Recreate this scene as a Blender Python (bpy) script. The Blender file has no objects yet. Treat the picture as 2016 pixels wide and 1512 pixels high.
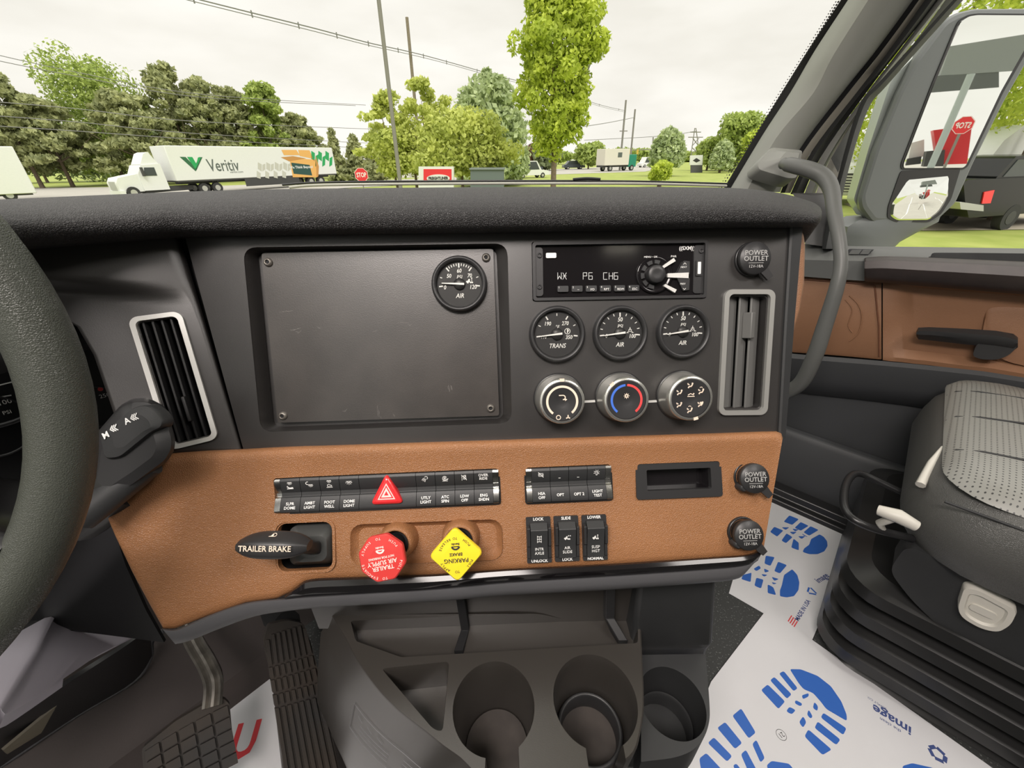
import bpy, bmesh, math, random
import numpy as np
from mathutils import Vector, Matrix

S = bpy.context.scene
COL = S.collection
rnd = random.Random(7)

# ------------------------------------------------------------------ camera
CAM_Z = 1.0                       # eye height above the cab floor (floor z = 0, road z = GZ)
GZ = -1.45
FPX = 795.0                       # focal length in pixels of the 2016 px wide frame
PITCH = math.radians(29.2); ROLL = math.radians(1.0)
_r0 = Vector((1, 0, 0)); _u0 = Vector((0, math.sin(PITCH), math.cos(PITCH)))
CF = Vector((0, math.cos(PITCH), -math.sin(PITCH)))
CR = (_r0 * math.cos(ROLL) - _u0 * math.sin(ROLL)); CU = (_u0 * math.cos(ROLL) + _r0 * math.sin(ROLL))
CO = Vector((0, 0, CAM_Z))
cam_data = bpy.data.cameras.new('camera'); cam = bpy.data.objects.new('camera', cam_data); COL.objects.link(cam)
cam_data.sensor_width = 36.0; cam_data.lens = FPX / 2016 * 36.0; cam_data.clip_start = 0.02; cam_data.clip_end = 900
cam.matrix_world = Matrix(((CR.x, CU.x, -CF.x, CO.x), (CR.y, CU.y, -CF.y, CO.y), (CR.z, CU.z, -CF.z, CO.z), (0, 0, 0, 1)))
S.camera = cam

# ------------------------------------------------------------------ view, sky, light
S.view_settings.view_transform = 'Standard'; S.view_settings.look = 'None'
S.view_settings.gamma = 1.0; S.view_settings.use_curve_mapping = False
S.view_settings.exposure = 0.0
SKY_LOW = (0.93, 0.90, 0.80); SKY_TOP = 2.2
w = bpy.data.worlds.new('overcast_sky'); S.world = w; w.use_nodes = True
nt = w.node_tree; nt.nodes.clear()
def N(t, **kw):
    n = nt.nodes.new(t)
    for k, v in kw.items(): setattr(n, k, v)
    return n
tc = N('ShaderNodeTexCoord'); sep = N('ShaderNodeSeparateXYZ'); nt.links.new(tc.outputs['Generated'], sep.inputs[0])
mp = N('ShaderNodeMapping'); mp.inputs['Scale'].default_value = (2.2, 2.2, 7.0); nt.links.new(tc.outputs['Generated'], mp.inputs[0])
nz = N('ShaderNodeTexNoise'); nz.inputs['Scale'].default_value = 1.3; nz.inputs['Detail'].default_value = 5; nt.links.new(mp.outputs[0], nz.inputs['Vector'])
cr = N('ShaderNodeValToRGB'); nt.links.new(nz.outputs['Fac'], cr.inputs[0])
cr.color_ramp.elements[0].position = .36; cr.color_ramp.elements[0].color = (.96, .93, .85, 1)
cr.color_ramp.elements[1].position = .62; cr.color_ramp.elements[1].color = (1.12, 1.09, 1.02, 1)
rp = N('ShaderNodeMapRange'); nt.links.new(sep.outputs['Z'], rp.inputs['Value'])
rp.inputs['From Min'].default_value = .38; rp.inputs['From Max'].default_value = .95; rp.inputs['To Min'].default_value = .95; rp.inputs['To Max'].default_value = SKY_TOP
bg = N('ShaderNodeBackground'); nt.links.new(cr.outputs[0], bg.inputs['Color']); nt.links.new(rp.outputs[0], bg.inputs['Strength'])
ow = N('ShaderNodeOutputWorld'); nt.links.new(bg.outputs[0], ow.inputs[0])

def area_light(name, loc, aim, size, power, color=(1, 1, 1), size_y=None):
    d = bpy.data.lights.new(name, 'AREA'); d.energy = power; d.color = color; d.size = size
    if size_y: d.shape = 'RECTANGLE'; d.size_y = size_y
    o = bpy.data.objects.new(name, d); COL.objects.link(o); o.location = loc
    o.rotation_euler = (Vector(aim) - Vector(loc)).to_track_quat('-Z', 'Y').to_euler()
    return o
DOME = area_light('cab_dome_lamp', (-0.25, -0.45, 1.96), (0.05, 0.25, 0.35), 0.75, 34.0, (1.0, 0.91, 0.86), 0.45)
REAR = area_light('rear_fill_lamp', (0.98, -0.20, 1.95), (0.45, 0.45, 0.3), 0.5, 9.0, (1.0, 0.93, 0.88), 0.3)  # unseen fill lamp, added to brighten and tint the interior
sun_d = bpy.data.lights.new('sun', 'SUN'); sun_d.energy = 1.6; sun_d.angle = math.radians(25); sun_d.color = (1, .97, .90)
sun = bpy.data.objects.new('sun', sun_d); COL.objects.link(sun); sun.rotation_euler = (math.radians(38), math.radians(22), 0)

# ------------------------------------------------------------------ frames
def ray(u, v): return CF + CR * ((u - 1008) / FPX) - CU * ((v - 756) / FPX)
def P(u, v, d): return CO + ray(u, v) * d
def atz(u, v, z): r = ray(u, v); return CO + r * ((z - CAM_Z) / r.z)
def aty(u, v, y): r = ray(u, v); return CO + r * (y / r.y)
TH = math.radians(46)                       # the truck points 46 degrees to the left of the camera
TF = Vector((-math.sin(TH), math.cos(TH), 0)); TR = Vector((math.cos(TH), math.sin(TH), 0)); TZ = Vector((0, 0, 1))
class Frame:
    def __init__(s, o, U, V):
        s.o = Vector(o); s.U = Vector(U).normalized(); V = Vector(V); V = (V - s.U * V.dot(s.U)).normalized()
        s.V = V; s.N = s.U.cross(V).normalized()
    def l(s, u, v, z=0.0):                  # pixel -> local x, y on the plane N = z
        r = ray(u, v); t = (z - (CO - s.o).dot(s.N)) / r.dot(s.N); q = CO + r * t - s.o
        return (q.dot(s.U), q.dot(s.V))
    def l3(s, u, v, z=0.0): a = s.l(u, v, z); return (a[0], a[1], z)
    def w(s, x, y, z=0.0): return s.o + s.U * x + s.V * y + s.N * z
    def mat(s, x=0, y=0, z=0, rot=0):
        c, sn = math.cos(rot), math.sin(rot); U = s.U * c + s.V * sn; V = s.V * c - s.U * sn; o = s.w(x, y, z)
        return Matrix(((U.x, V.x, s.N.x, o.x), (U.y, V.y, s.N.y, o.y), (U.z, V.z, s.N.z, o.z), (0, 0, 0, 1)))
    def inv(s, p): q = Vector(p) - s.o; return (q.dot(s.U), q.dot(s.V), q.dot(s.N))
def camvec(a, b, c): return CR * a + CU * b - CF * c      # right, up, towards the viewer
FD = Frame(P(1220, 680, .434), camvec(.9991, .0266, -.0318), camvec(-.0275, .9935, .111))   # stack fascia
def tilt(fr, o, deg, yaw=0):                # frame through o, leaned about U then yawed about V
    U = fr.U * math.cos(yaw) + fr.N * math.sin(yaw); Nn = U.cross(fr.V)
    a = math.radians(deg); V = fr.V * math.cos(a) - Nn * math.sin(a)
    return Frame(o, U, V)
FL = tilt(FD, FD.w(*FD.l(1008, 872), 0), 9)              # leather panel: leans a little further back
_wa, _wb = FD.w(*FD.l(357, 466)), FD.w(*FD.l(480, 886))
FW = Frame(FD.w(*FD.l(480, 886)), Vector((.89, .456, 0)).cross(Vector((0, 0, 1))).cross(_wa - _wb) * -1, _wa - _wb)
if FW.U.x < 0: FW = Frame(FW.o, -FW.U, FW.V)
FDO = Frame(CO + TR * 1.38, -TF, TZ)         # inner face of the passenger door
def T(r, f, z): return Vector((0, 0, z)) + TR * r + TF * f

# ------------------------------------------------------------------ objects
def tag(o, label=None, cat=None, group=None, kind=None):
    if label: o['label'] = label
    if cat: o['category'] = cat
    if group: o['group'] = group
    if kind: o['kind'] = kind
    return o
def empty(name, m, label=None, cat=None, group=None, kind=None):
    o = bpy.data.objects.new(name, None); COL.objects.link(o); o.empty_display_size = .02
    o.matrix_world = m if isinstance(m, Matrix) else Matrix.Translation(Vector(m))
    return tag(o, label, cat, group, kind)
def link(name, me, mats=None, parent=None, m=None):
    o = bpy.data.objects.new(name, me); COL.objects.link(o)
    if mats:
        for k in (mats if isinstance(mats, (list, tuple)) else [mats]): me.materials.append(k)
    if parent: o.parent = parent
    if m is not None: o.matrix_local = m
    return o
def copy_tree(o, parent=None):
    c = o.copy(); COL.objects.link(c); c.parent = parent
    for ch in list(o.children): copy_tree(ch, c)
    return c

class MB:
    def __init__(s): s.v = []; s.f = []; s.m = []; s.sm = []; s.mi = 0
    def add(s, vs, fs, smooth=False):
        b = len(s.v); s.v += [tuple(x) for x in vs]
        for f in fs: s.f.append([i + b for i in f]); s.m.append(s.mi); s.sm.append(smooth)
        return s
    def box(s, c, d, rot=None):
        vs = []
        for x in (-1, 1):
            for y in (-1, 1):
                for z in (-1, 1):
                    p = Vector((x * d[0] / 2, y * d[1] / 2, z * d[2] / 2))
                    if rot is not None: p = rot @ p
                    vs.append(Vector(c) + p)
        return s.add(vs, [(0, 1, 3, 2), (4, 6, 7, 5), (0, 4, 5, 1), (2, 3, 7, 6), (0, 2, 6, 4), (1, 5, 7, 3)])
    def loft(s, rings, closed=True, caps=True, smooth=True):
        n = len(rings[0]); vs = [p for r in rings for p in r]; fs = []
        for i in range(len(rings) - 1):
            for j in range(n if closed else n - 1):
                k = (j + 1) % n
                fs.append((i * n + j, i * n + k, (i + 1) * n + k, (i + 1) * n + j))
        s.add(vs, fs, smooth)
        if caps and closed:
            s.add(rings[0], [tuple(range(n))[::-1]], False); s.add(rings[-1], [tuple(range(n))], False)
        return s
    def prism(s, poly, z0, z1, smooth=False):
        a = sum(poly[i][0] * poly[(i + 1) % len(poly)][1] - poly[(i + 1) % len(poly)][0] * poly[i][1] for i in range(len(poly)))
        if a < 0: poly = poly[::-1]
        return s.loft([[(x, y, z0) for x, y in poly], [(x, y, z1) for x, y in poly]], smooth=smooth)
    def lathe(s, prof, n=32, c=(0, 0), smooth=True, caps=True):
        rings = [[(c[0] + r * math.cos(2 * math.pi * k / n), c[1] + r * math.sin(2 * math.pi * k / n), z) for k in range(n)] for r, z in prof]
        return s.loft(rings, smooth=smooth, caps=caps)
    def tube(s, pts, rad, n=12, smooth=True, caps=True):
        pts = [Vector(p) for p in pts]; rings = []
        rr = rad if isinstance(rad, (list, tuple)) else [rad] * len(pts)
        t0 = (pts[1] - pts[0]).normalized(); ref = Vector((0, 0, 1)) if abs(t0.z) < .9 else Vector((1, 0, 0))
        X = t0.cross(ref).normalized()
        for i, p in enumerate(pts):
            t = (pts[min(i + 1, len(pts) - 1)] - pts[max(i - 1, 0)]).normalized()
            X = (X - t * X.dot(t)).normalized(); Y = t.cross(X)
            rings.append([p + (X * math.cos(2 * math.pi * k / n) + Y * math.sin(2 * math.pi * k / n)) * rr[i] for k in range(n)])
        return s.loft(rings, smooth=smooth, caps=caps)
    def cyl(s, a, b, r0, r1=None, n=20, smooth=True): return s.tube([a, b], [r0, r0 if r1 is None else r1], n, smooth)
    def mesh(s, name, fix=True):
        me = bpy.data.meshes.new(name); me.from_pydata([tuple(v) for v in s.v], [], s.f)
        me.polygons.foreach_set('material_index', s.m); me.polygons.foreach_set('use_smooth', s.sm)
        if fix:
            bm = bmesh.new(); bm.from_mesh(me); bmesh.ops.recalc_face_normals(bm, faces=bm.faces); bm.to_mesh(me); bm.free()
        return me
    def build(s, name, mats, parent=None, m=None, bev=0, seg=2, ang=35, sub=0, fix=True, shade=False):
        o = link(name, s.mesh(name, fix), mats, parent, m)
        if bev:
            md = o.modifiers.new('bevel', 'BEVEL'); md.width = bev; md.segments = seg; md.limit_method = 'ANGLE'; md.angle_limit = math.radians(ang); md.harden_normals = False
            o.data.polygons.foreach_set('use_smooth', [True] * len(o.data.polygons))
        if sub:
            md = o.modifiers.new('sub', 'SUBSURF'); md.levels = sub; md.render_levels = sub
            o.data.polygons.foreach_set('use_smooth', [True] * len(o.data.polygons))
        if bev or shade: autosmooth(o)
        return o
def autosmooth(o, deg=38):
    me = o.data; bm = bmesh.new(); bm.from_mesh(me); a = math.radians(deg)
    for f in bm.faces: f.smooth = True
    for e in bm.edges:
        if len(e.link_faces) == 2 and e.calc_face_angle(0) > a: e.smooth = False
    bm.to_mesh(me); bm.free()
def bake(o):
    dg = bpy.context.evaluated_depsgraph_get(); dg.update()
    me = bpy.data.meshes.new_from_object(o.evaluated_get(dg)); old = o.data; o.modifiers.clear(); o.data = me
    return o
def cut(o, cutters):                         # cutters: MB in o's local space (each one closed)
    bpy.context.view_layer.update()
    for c in cutters:
        k = link('cutter', c.mesh('cutter'), m=None); k.matrix_world = o.matrix_world.copy() if o.parent is None else (o.parent.matrix_world @ o.matrix_local)
        k.data.materials.append(o.data.materials[0])
        md = o.modifiers.new('b', 'BOOLEAN'); md.operation = 'DIFFERENCE'; md.object = k; md.solver = 'EXACT'
        bake(o); bpy.data.objects.remove(k, do_unlink=True)
    return o
def rrect(w, h, r, n=5, cx=0, cy=0):
    r = min(r, w / 2 - 1e-5, h / 2 - 1e-5); out = []
    for (sx, sy, a0) in ((1, 1, 0), (-1, 1, 90), (-1, -1, 180), (1, -1, 270)):
        for k in range(n + 1):
            a = math.radians(a0 + 90 * k / n); out.append((cx + sx * (w / 2 - r) + r * math.cos(a), cy + sy * (h / 2 - r) + r * math.sin(a)))
    return out
def roundpoly(pts, r, n=5):                  # rounds the corners of any polygon; r: number or list
    out = []; L = len(pts)
    for i in range(L):
        a, b, c = Vector(pts[i - 1][:2]), Vector(pts[i][:2]), Vector(pts[(i + 1) % L][:2])
        q = r[i] if isinstance(r, (list, tuple)) else r
        if q <= 0: out.append(tuple(b)); continue
        d1, d2 = (a - b), (c - b); q = min(q, d1.length * .48, d2.length * .48)
        p0, p2 = b + d1.normalized() * q, b + d2.normalized() * q
        for k in range(n + 1):
            t = k / n; out.append(tuple(p0 * (1 - t) ** 2 + b * 2 * t * (1 - t) + p2 * t * t))
    return out
def spline(pts, n=6):                        # Catmull-Rom through points of any dimension
    pts = [Vector(p) for p in pts]; out = []
    for i in range(len(pts) - 1):
        p0, p1, p2, p3 = pts[max(i - 1, 0)], pts[i], pts[i + 1], pts[min(i + 2, len(pts) - 1)]
        for k in range(n):
            t = k / n; out.append(.5 * (2 * p1 + (p2 - p0) * t + (2 * p0 - 5 * p1 + 4 * p2 - p3) * t * t + (3 * p1 - p0 - 3 * p2 + p3) * t ** 3))
    out.append(pts[-1]); return out
def circ(r, n=32, cx=0, cy=0, a0=0, a1=360):
    full = abs(a1 - a0) >= 359.9
    return [(cx + r * math.cos(math.radians(a0 + (a1 - a0) * k / (n if full else n - 1))), cy + r * math.sin(math.radians(a0 + (a1 - a0) * k / (n if full else n - 1)))) for k in range(n)]
def curve2d(splines, ext=0.0, bev=0.0, res=2):      # filled 2D outlines (with holes) -> mesh
    cu = bpy.data.curves.new('c', 'CURVE'); cu.dimensions = '2D'; cu.fill_mode = 'BOTH'; cu.extrude = ext; cu.bevel_depth = bev; cu.bevel_resolution = res
    for pts in splines:
        sp = cu.splines.new('POLY'); sp.points.add(len(pts) - 1); sp.use_cyclic_u = True
        for q, p in zip(sp.points, pts): q.co = (p[0], p[1], 0, 1)
    o = bpy.data.objects.new('c', cu); COL.objects.link(o); dg = bpy.context.evaluated_depsgraph_get(); dg.update()
    me = bpy.data.meshes.new_from_object(o.evaluated_get(dg)); bpy.data.objects.remove(o, do_unlink=True); bpy.data.curves.remove(cu)
    return me
def me_into(mb, me, M=None):
    vs = [(M @ v.co) if M is not None else v.co.copy() for v in me.vertices]
    mb.add(vs, [tuple(p.vertices) for p in me.polygons]); bpy.data.meshes.remove(me)
def plate(mb, outer, holes=(), z0=0.0, z1=.003):
    me = curve2d([outer] + list(holes), ext=abs(z1 - z0) / 2); me_into(mb, me, Matrix.Translation((0, 0, (z0 + z1) / 2)))
def text(mb, s, x, y, size, z=.0, rot=0.0, sx=1.0, ext=.00012, align='CENTER', shear=0.0, bold=0.0, mirror=False, M=None):
    cu = bpy.data.curves.new('t', 'FONT'); cu.body = s; cu.size = size; cu.align_x = align; cu.align_y = 'CENTER'; cu.extrude = ext; cu.shear = shear; cu.offset = bold; cu.resolution_u = 2
    cu.space_line = .8
    o = bpy.data.objects.new('t', cu); COL.objects.link(o); dg = bpy.context.evaluated_depsgraph_get(); dg.update()
    me = bpy.data.meshes.new_from_object(o.evaluated_get(dg)); bpy.data.objects.remove(o, do_unlink=True); bpy.data.curves.remove(cu)
    K = Matrix.Translation((x, y, z)) @ Matrix.Rotation(math.radians(rot), 4, 'Z') @ Matrix.Diagonal((-sx if mirror else sx, 1, 1, 1))
    if M is not None: K = M @ K
    me_into(mb, me, K)
def arc(mb, r0, r1, a0, a1, z=0, n=24, c=(0, 0), h=.0003):
    A = [(math.cos(math.radians(a0 + (a1 - a0) * k / n)), math.sin(math.radians(a0 + (a1 - a0) * k / n))) for k in range(n + 1)]
    mb.loft([[(c[0] + r * x, c[1] + r * y, zz) for (r, zz) in ((r0, z), (r1, z), (r1, z + h), (r0, z + h))] for x, y in A], smooth=False)
def stroke(mb, pts, wd, z=0, h=.00025):      # thin printed line of icons
    for a, b in zip(pts[:-1], pts[1:]):
        a, b = Vector(a), Vector(b); d = (b - a)
        if d.length < 1e-7: continue
        n = Vector((-d.y, d.x)).normalized() * wd / 2; e = d.normalized() * wd * .3
        mb.prism([tuple(a - e + n), tuple(a - e - n), tuple(b + e - n), tuple(b + e + n)], z, z + h)
def disc(mb, x, y, r, z=0, h=.00025, n=14): mb.prism(circ(r, n, x, y), z, z + h)

# ------------------------------------------------------------------ materials
MATS = {}
def mat(name, col, rough=.5, metal=0.0, bump=0.0, bscale=600.0, btype='noise', var=0.0, vscale=8.0, col2=None, coat=0.0, spec=.5, emit=None, es=1.0, alpha=None, trans=0.0):
    if name in MATS: return MATS[name]
    m = bpy.data.materials.new(name); m.use_nodes = True; t = m.node_tree; b = t.nodes['Principled BSDF']; MATS[name] = m
    b.inputs['Base Color'].default_value = (*col, 1); b.inputs['Roughness'].default_value = rough; b.inputs['Metallic'].default_value = metal
    b.inputs['Coat Weight'].default_value = coat; b.inputs['Specular IOR Level'].default_value = spec; b.inputs['Transmission Weight'].default_value = trans
    if emit: b.inputs['Emission Color'].default_value = (*emit, 1); b.inputs['Emission Strength'].default_value = es
    c = t.nodes.new('ShaderNodeTexCoord')
    if var:
        n = t.nodes.new('ShaderNodeTexNoise'); n.inputs['Scale'].default_value = vscale; n.inputs['Detail'].default_value = 5; t.links.new(c.outputs['Object'], n.inputs['Vector'])
        x = t.nodes.new('ShaderNodeMix'); x.data_type = 'RGBA'; mr = t.nodes.new('ShaderNodeMapRange'); mr.inputs['From Min'].default_value = .32; mr.inputs['From Max'].default_value = .68
        t.links.new(n.outputs['Fac'], mr.inputs['Value']); t.links.new(mr.outputs[0], x.inputs['Factor'])
        c2 = col2 or tuple(k * (1 - var) for k in col); x.inputs['A'].default_value = (*c2, 1); x.inputs['B'].default_value = (*col, 1)
        t.links.new(x.outputs['Result'], b.inputs['Base Color'])
    if bump:
        if btype == 'noise':
            n = t.nodes.new('ShaderNodeTexNoise'); n.inputs['Detail'].default_value = 2; out = n.outputs['Fac']
        else:
            n = t.nodes.new('ShaderNodeTexVoronoi'); n.feature = 'DISTANCE_TO_EDGE' if btype == 'leather' else 'F1'; out = n.outputs['Distance']
        n.inputs['Scale'].default_value = bscale; t.links.new(c.outputs['Object'], n.inputs['Vector'])
        if btype == 'leather':
            mr = t.nodes.new('ShaderNodeMapRange'); mr.inputs['From Max'].default_value = .28; t.links.new(out, mr.inputs['Value']); out = mr.outputs[0]
            n2 = t.nodes.new('ShaderNodeTexNoise'); n2.inputs['Scale'].default_value = bscale * .35; t.links.new(c.outputs['Object'], n2.inputs['Vector'])
            ad = t.nodes.new('ShaderNodeMath'); ad.operation = 'ADD'; t.links.new(out, ad.inputs[0]); t.links.new(n2.outputs['Fac'], ad.inputs[1]); out = ad.outputs[0]
            mx = t.nodes.new('ShaderNodeMix'); mx.data_type = 'VECTOR'; mx.inputs['Factor'].default_value = .0016
            n3 = t.nodes.new('ShaderNodeTexNoise'); n3.inputs['Scale'].default_value = bscale * .6; t.links.new(c.outputs['Object'], n3.inputs['Vector'])
            t.links.new(c.outputs['Object'], mx.inputs['A']); t.links.new(n3.outputs['Color'], mx.inputs['B']); t.links.new(mx.outputs['Result'], n.inputs['Vector'])
        bp = t.nodes.new('ShaderNodeBump'); bp.inputs['Strength'].default_value = bump; bp.inputs['Distance'].default_value = .001
        t.links.new(out, bp.inputs['Height']); t.links.new(bp.outputs[0], b.inputs['Normal'])
    return m
BLK = mat('black_plastic', (.030, .031, .032), .48, bump=.10, bscale=1400, var=.12, vscale=25)
BLK2 = mat('fascia_plastic', (.027, .025, .024), .40, bump=.10, bscale=1500, var=.2, vscale=14, spec=.9)
PLATE = mat('blank_plate_black', (.044, .038, .034), .36, bump=.08, bscale=900, var=.35, vscale=22, spec=1.0)
PAD = mat('pad_vinyl', (.036, .035, .036), .55, bump=.9, bscale=620, btype='leather')
SMOOTHB = mat('smooth_black', (.018, .018, .019), .30)
SATIN = mat('satin_black', (.025, .025, .026), .42, bump=.04, bscale=800)
GLOSS = mat('gloss_black', (.010, .009, .010), .10, coat=.0, spec=.35)
DARK = mat('dark_cavity', (.008, .008, .009), .8)
GREY = mat('grey_plastic', (.085, .085, .09), .5, bump=.1, bscale=1200)
LGREY = mat('pillar_grey', (.27, .275, .255), .6, bump=.12, bscale=900, var=.06)
SEAL = mat('rubber_seal', (.030, .031, .032), .65)
LEATHER = mat('tan_leather', (.33, .150, .062), .46, bump=.40, bscale=600, btype='leather', var=.10, vscale=9)
LEATHER_D = mat('door_tan_leather', (.27, .135, .070), .55, bump=.25, bscale=500, btype='leather', var=.08)
RIM = mat('wheel_leather', (.058, .063, .053), .29, bump=.28, bscale=760, btype='leather')
SEATV = mat('seat_vinyl', (.085, .085, .080), .40, bump=.35, bscale=500, btype='leather')
CHROME = mat('satin_chrome', (.62, .62, .60), .24, 1.0)
SILV = mat('silver_paint', (.52, .52, .50), .38, .55, bump=.04, bscale=2000)
WSILV = mat('pale_silver_paint', (.72, .72, .69), .38, .25)
STEEL = mat('worn_steel', (.30, .28, .25), .45, .7, bump=.3, bscale=120, var=.5, vscale=30)
WHITE = mat('white_print', (.80, .80, .78), .5)
CREAM = mat('cream_print', (.82, .68, .55), .5)
GPRINT = mat('grey_print', (.40, .40, .39), .5)
WHITE_PL = mat('ivory_plastic', (.62, .60, .54), .42)
REDP = mat('red_plastic', (.62, .045, .04), .38)
YELP = mat('yellow_plastic', (.86, .66, .03), .36)
REDG = mat('red_gloss', (.75, .03, .035), .2, coat=.4)
BLUEP = mat('blue_print', (.06, .17, .65), .45)
REDPR = mat('red_print', (.75, .07, .07), .45)
DPRINT = mat('dark_print', (.03, .03, .03), .5)
RUBBER = mat('pedal_rubber', (.045, .043, .042), .5, bump=.2, bscale=200, var=.45, vscale=9, col2=(.065, .052, .042))
PAPER = mat('mat_paper', (.74, .74, .76), .65, bump=.15, bscale=45, var=.05, vscale=6)
INK = mat('blue_ink', (.035, .14, .52), .5)
REDINK = mat('red_ink', (.72, .05, .06), .5)
CARPET = mat('speckled_floor', (.22, .23, .22), .85, bump=.4, bscale=500, var=.4, vscale=260, col2=(.045, .047, .046))
for n_ in CARPET.node_tree.nodes:
    if n_.type == 'MAP_RANGE': n_.inputs['From Min'].default_value = .60; n_.inputs['From Max'].default_value = .70
BROWNF = mat('footwell_lining', (.060, .047, .044), .7, bump=.3, bscale=300, var=.2)
class Th:                                    # a thing standing in a frame: an Empty plus its parts
    def __init__(s, name, fr, u, v, z=0.0, rot=0.0, label=None, cat=None, group=None, kind=None, at=None):
        x, y = at if at else fr.l(u, v, z)
        m = fr.mat(x, y, z, rot); s.o = empty(name, m, label, cat, group, kind)
        s.fr = Frame(m.translation, m.col[0].xyz, m.col[1].xyz)
    def l(s, u, v, z=0.0): return s.fr.l(u, v, z)
    def l3(s, u, v, z=0.0): return s.fr.l3(u, v, z)
    def poly(s, pts, z=0.0): return [s.fr.l(u, v, z) for u, v in pts]
    def part(s, name, mb, mats, parent=None, **kw): return mb.build(name, mats, parent or s.o, **kw)
def quad(fr, TL, TRc, BR, BL, z=0.0):        # centre, size and turn of a pixel rectangle seen on a frame
    a, b, c, d = [Vector(fr.l(*q, z)) for q in (TL, TRc, BR, BL)]
    ctr = (a + b + c + d) / 4; U = ((b - a) + (c - d)) / 2; V = ((a - d) + (b - c)) / 2
    return ctr, U.length, V.length, math.atan2(U.y, U.x)

# ============================================================ DASHBOARD (fixed body)
DB = empty('dashboard', FD.mat(0, 0, 0), 'black truck dashboard with tan leather lower panel and padded top, right of the steering wheel', 'dashboard')
FDL = FD
def w2d(p): return FD.inv(p)
# --- centre fascia
fas = [(357, 440), (480, 888), (1010, 874), (1529, 862), (1560, 440)]
m = MB(); m.prism([FD.l(*q) for q in fas], -.014, 0)
fascia = m.build('centre_fascia', [BLK2, DARK], DB)
rec = [FD.l(*q) for q in ((478, 487), (999, 479), (1008, 833), (513, 851))]
rec = roundpoly(rec, .014, 6)
def ringof(poly, z): return [(x, y, z) for x, y in poly]
radio_c = quad(FD, (1047, 478), (1392, 472), (1390, 587), (1050, 592))
vent_q = quad(FD, (1431, 583), (1509, 580), (1500, 806), (1424, 804))
c1 = MB().prism(rec, -.03, .01)
def rotrect(q, w, h, r): 
    c, W, H, a = q; pts = rrect(W + w, H + h, r, 4); return [(c.x + x * math.cos(a) - y * math.sin(a), c.y + x * math.sin(a) + y * math.cos(a)) for x, y in pts]
c2 = MB().prism(rotrect(radio_c, .001, .001, .002), -.03, .01)
c3 = MB().prism(rotrect(vent_q, -.002, -.002, .004), -.03, .01)
cut(fascia, [c1, c2, c3])
# recess funnel
inn = roundpoly([FD.l(u, v, -.013) for u, v in ((505, 496), (977, 488), (991, 824), (538, 841))], .008, 6)
m = MB(); m.loft([ringof(rec, 0), ringof([(x * .999 + .0005 * 0, y) for x, y in rec], -.002), ringof(inn, -.012), ringof(inn, -.016)], caps=False)
m.add(ringof(inn, -.016), [tuple(range(len(inn)))])
m.build('screen_recess', [BLK2], DB, shade=True)
# right trim edge of the stack
m = MB(); e = [((1553, 440), (1580, 440)), ((1541, 640), (1563, 640)), ((1529, 862), (1546, 862))]
m.loft([[(*FD.l(a[0], a[1]), -.012), (*FD.l(a[0], a[1]), .0025), (*FD.l(a[0] + 3, a[1]), .004), (*FD.l(b[0] - 2, b[1]), .002), (*FD.l(b[0], b[1]), -.002), (*FD.l(b[0], b[1]), -.012)] for a, b in e])
m.build('edge_trim', [BLK], DB, shade=True)
m = MB(); e = [((1560, 455), (1581, 455)), ((1560, 480), (1585, 485)), ((1560, 560), (1583, 560)), ((1556, 610), (1575, 610)), ((1550, 650), (1563, 650))]
m.loft([[(*FD.l(a[0], a[1], -.02), -.02), (*FD.l(b[0] - 4, b[1], -.015), -.015), (*FD.l(b[0], b[1], -.03), -.03), (*FD.l(b[0] - 12, b[1], -.08), -.08)] for a, b in e])
m.build('side_cover', [LEATHER_D], DB)
# body behind the fascia
m = MB(); bp = [FD.l(*q) for q in ((330, 455), (470, 900), (1010, 885), (1535, 868), (1572, 455))]
m.loft([ringof(bp, -.03), ringof([(x * .98, y) for x, y in bp], -.22)], smooth=False); m.build('stack_body', [DARK], DB)

# --- driver side wing, joined to the fascia along the slanting seam, turned towards the driver
def wing_z(x, y, u, v):                      # the hood that swells out above the vent
    t = max(0, min(1, (360 - u) / 330)); k = max(0, min(1, (596 + (u - 380) * .075 - v) / 26)); k = k * k * (3 - 2 * k)
    return .020 * t ** .8 * k
m = MB(); W_ = []; cols = 30; rows = 44
for i in range(cols + 1):
    s = i / (cols - 1) * .985 if i < cols else 1
    for j in range(rows + 1):
        t = j / rows; ur = 354 + t * (482 - 354); v = (462 + s * 0) + t * (892 - 462) + (1 - s) * (1 - t) * 25; ul = np.interp(v, [545, 600, 640, 700, 860, 900], [-260, 60, 150, 185, 240, 256])
        u = ul + s * (ur - 3 - ul)
        x, y = FW.l(u, v); z = wing_z(x, y, u, v) + (-.004 if i == cols else 0); W_.append(w2d(FW.w(x, y, z)))
m.add(W_, [(i * (rows + 1) + j, (i + 1) * (rows + 1) + j, (i + 1) * (rows + 1) + j + 1, i * (rows + 1) + j + 1) for i in range(cols) for j in range(rows)], True)
wing = m.build('driver_wing', [BLK2], DB); sol = wing.modifiers.new('s', 'SOLIDIFY'); sol.thickness = .004; sol.offset = -1
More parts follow.
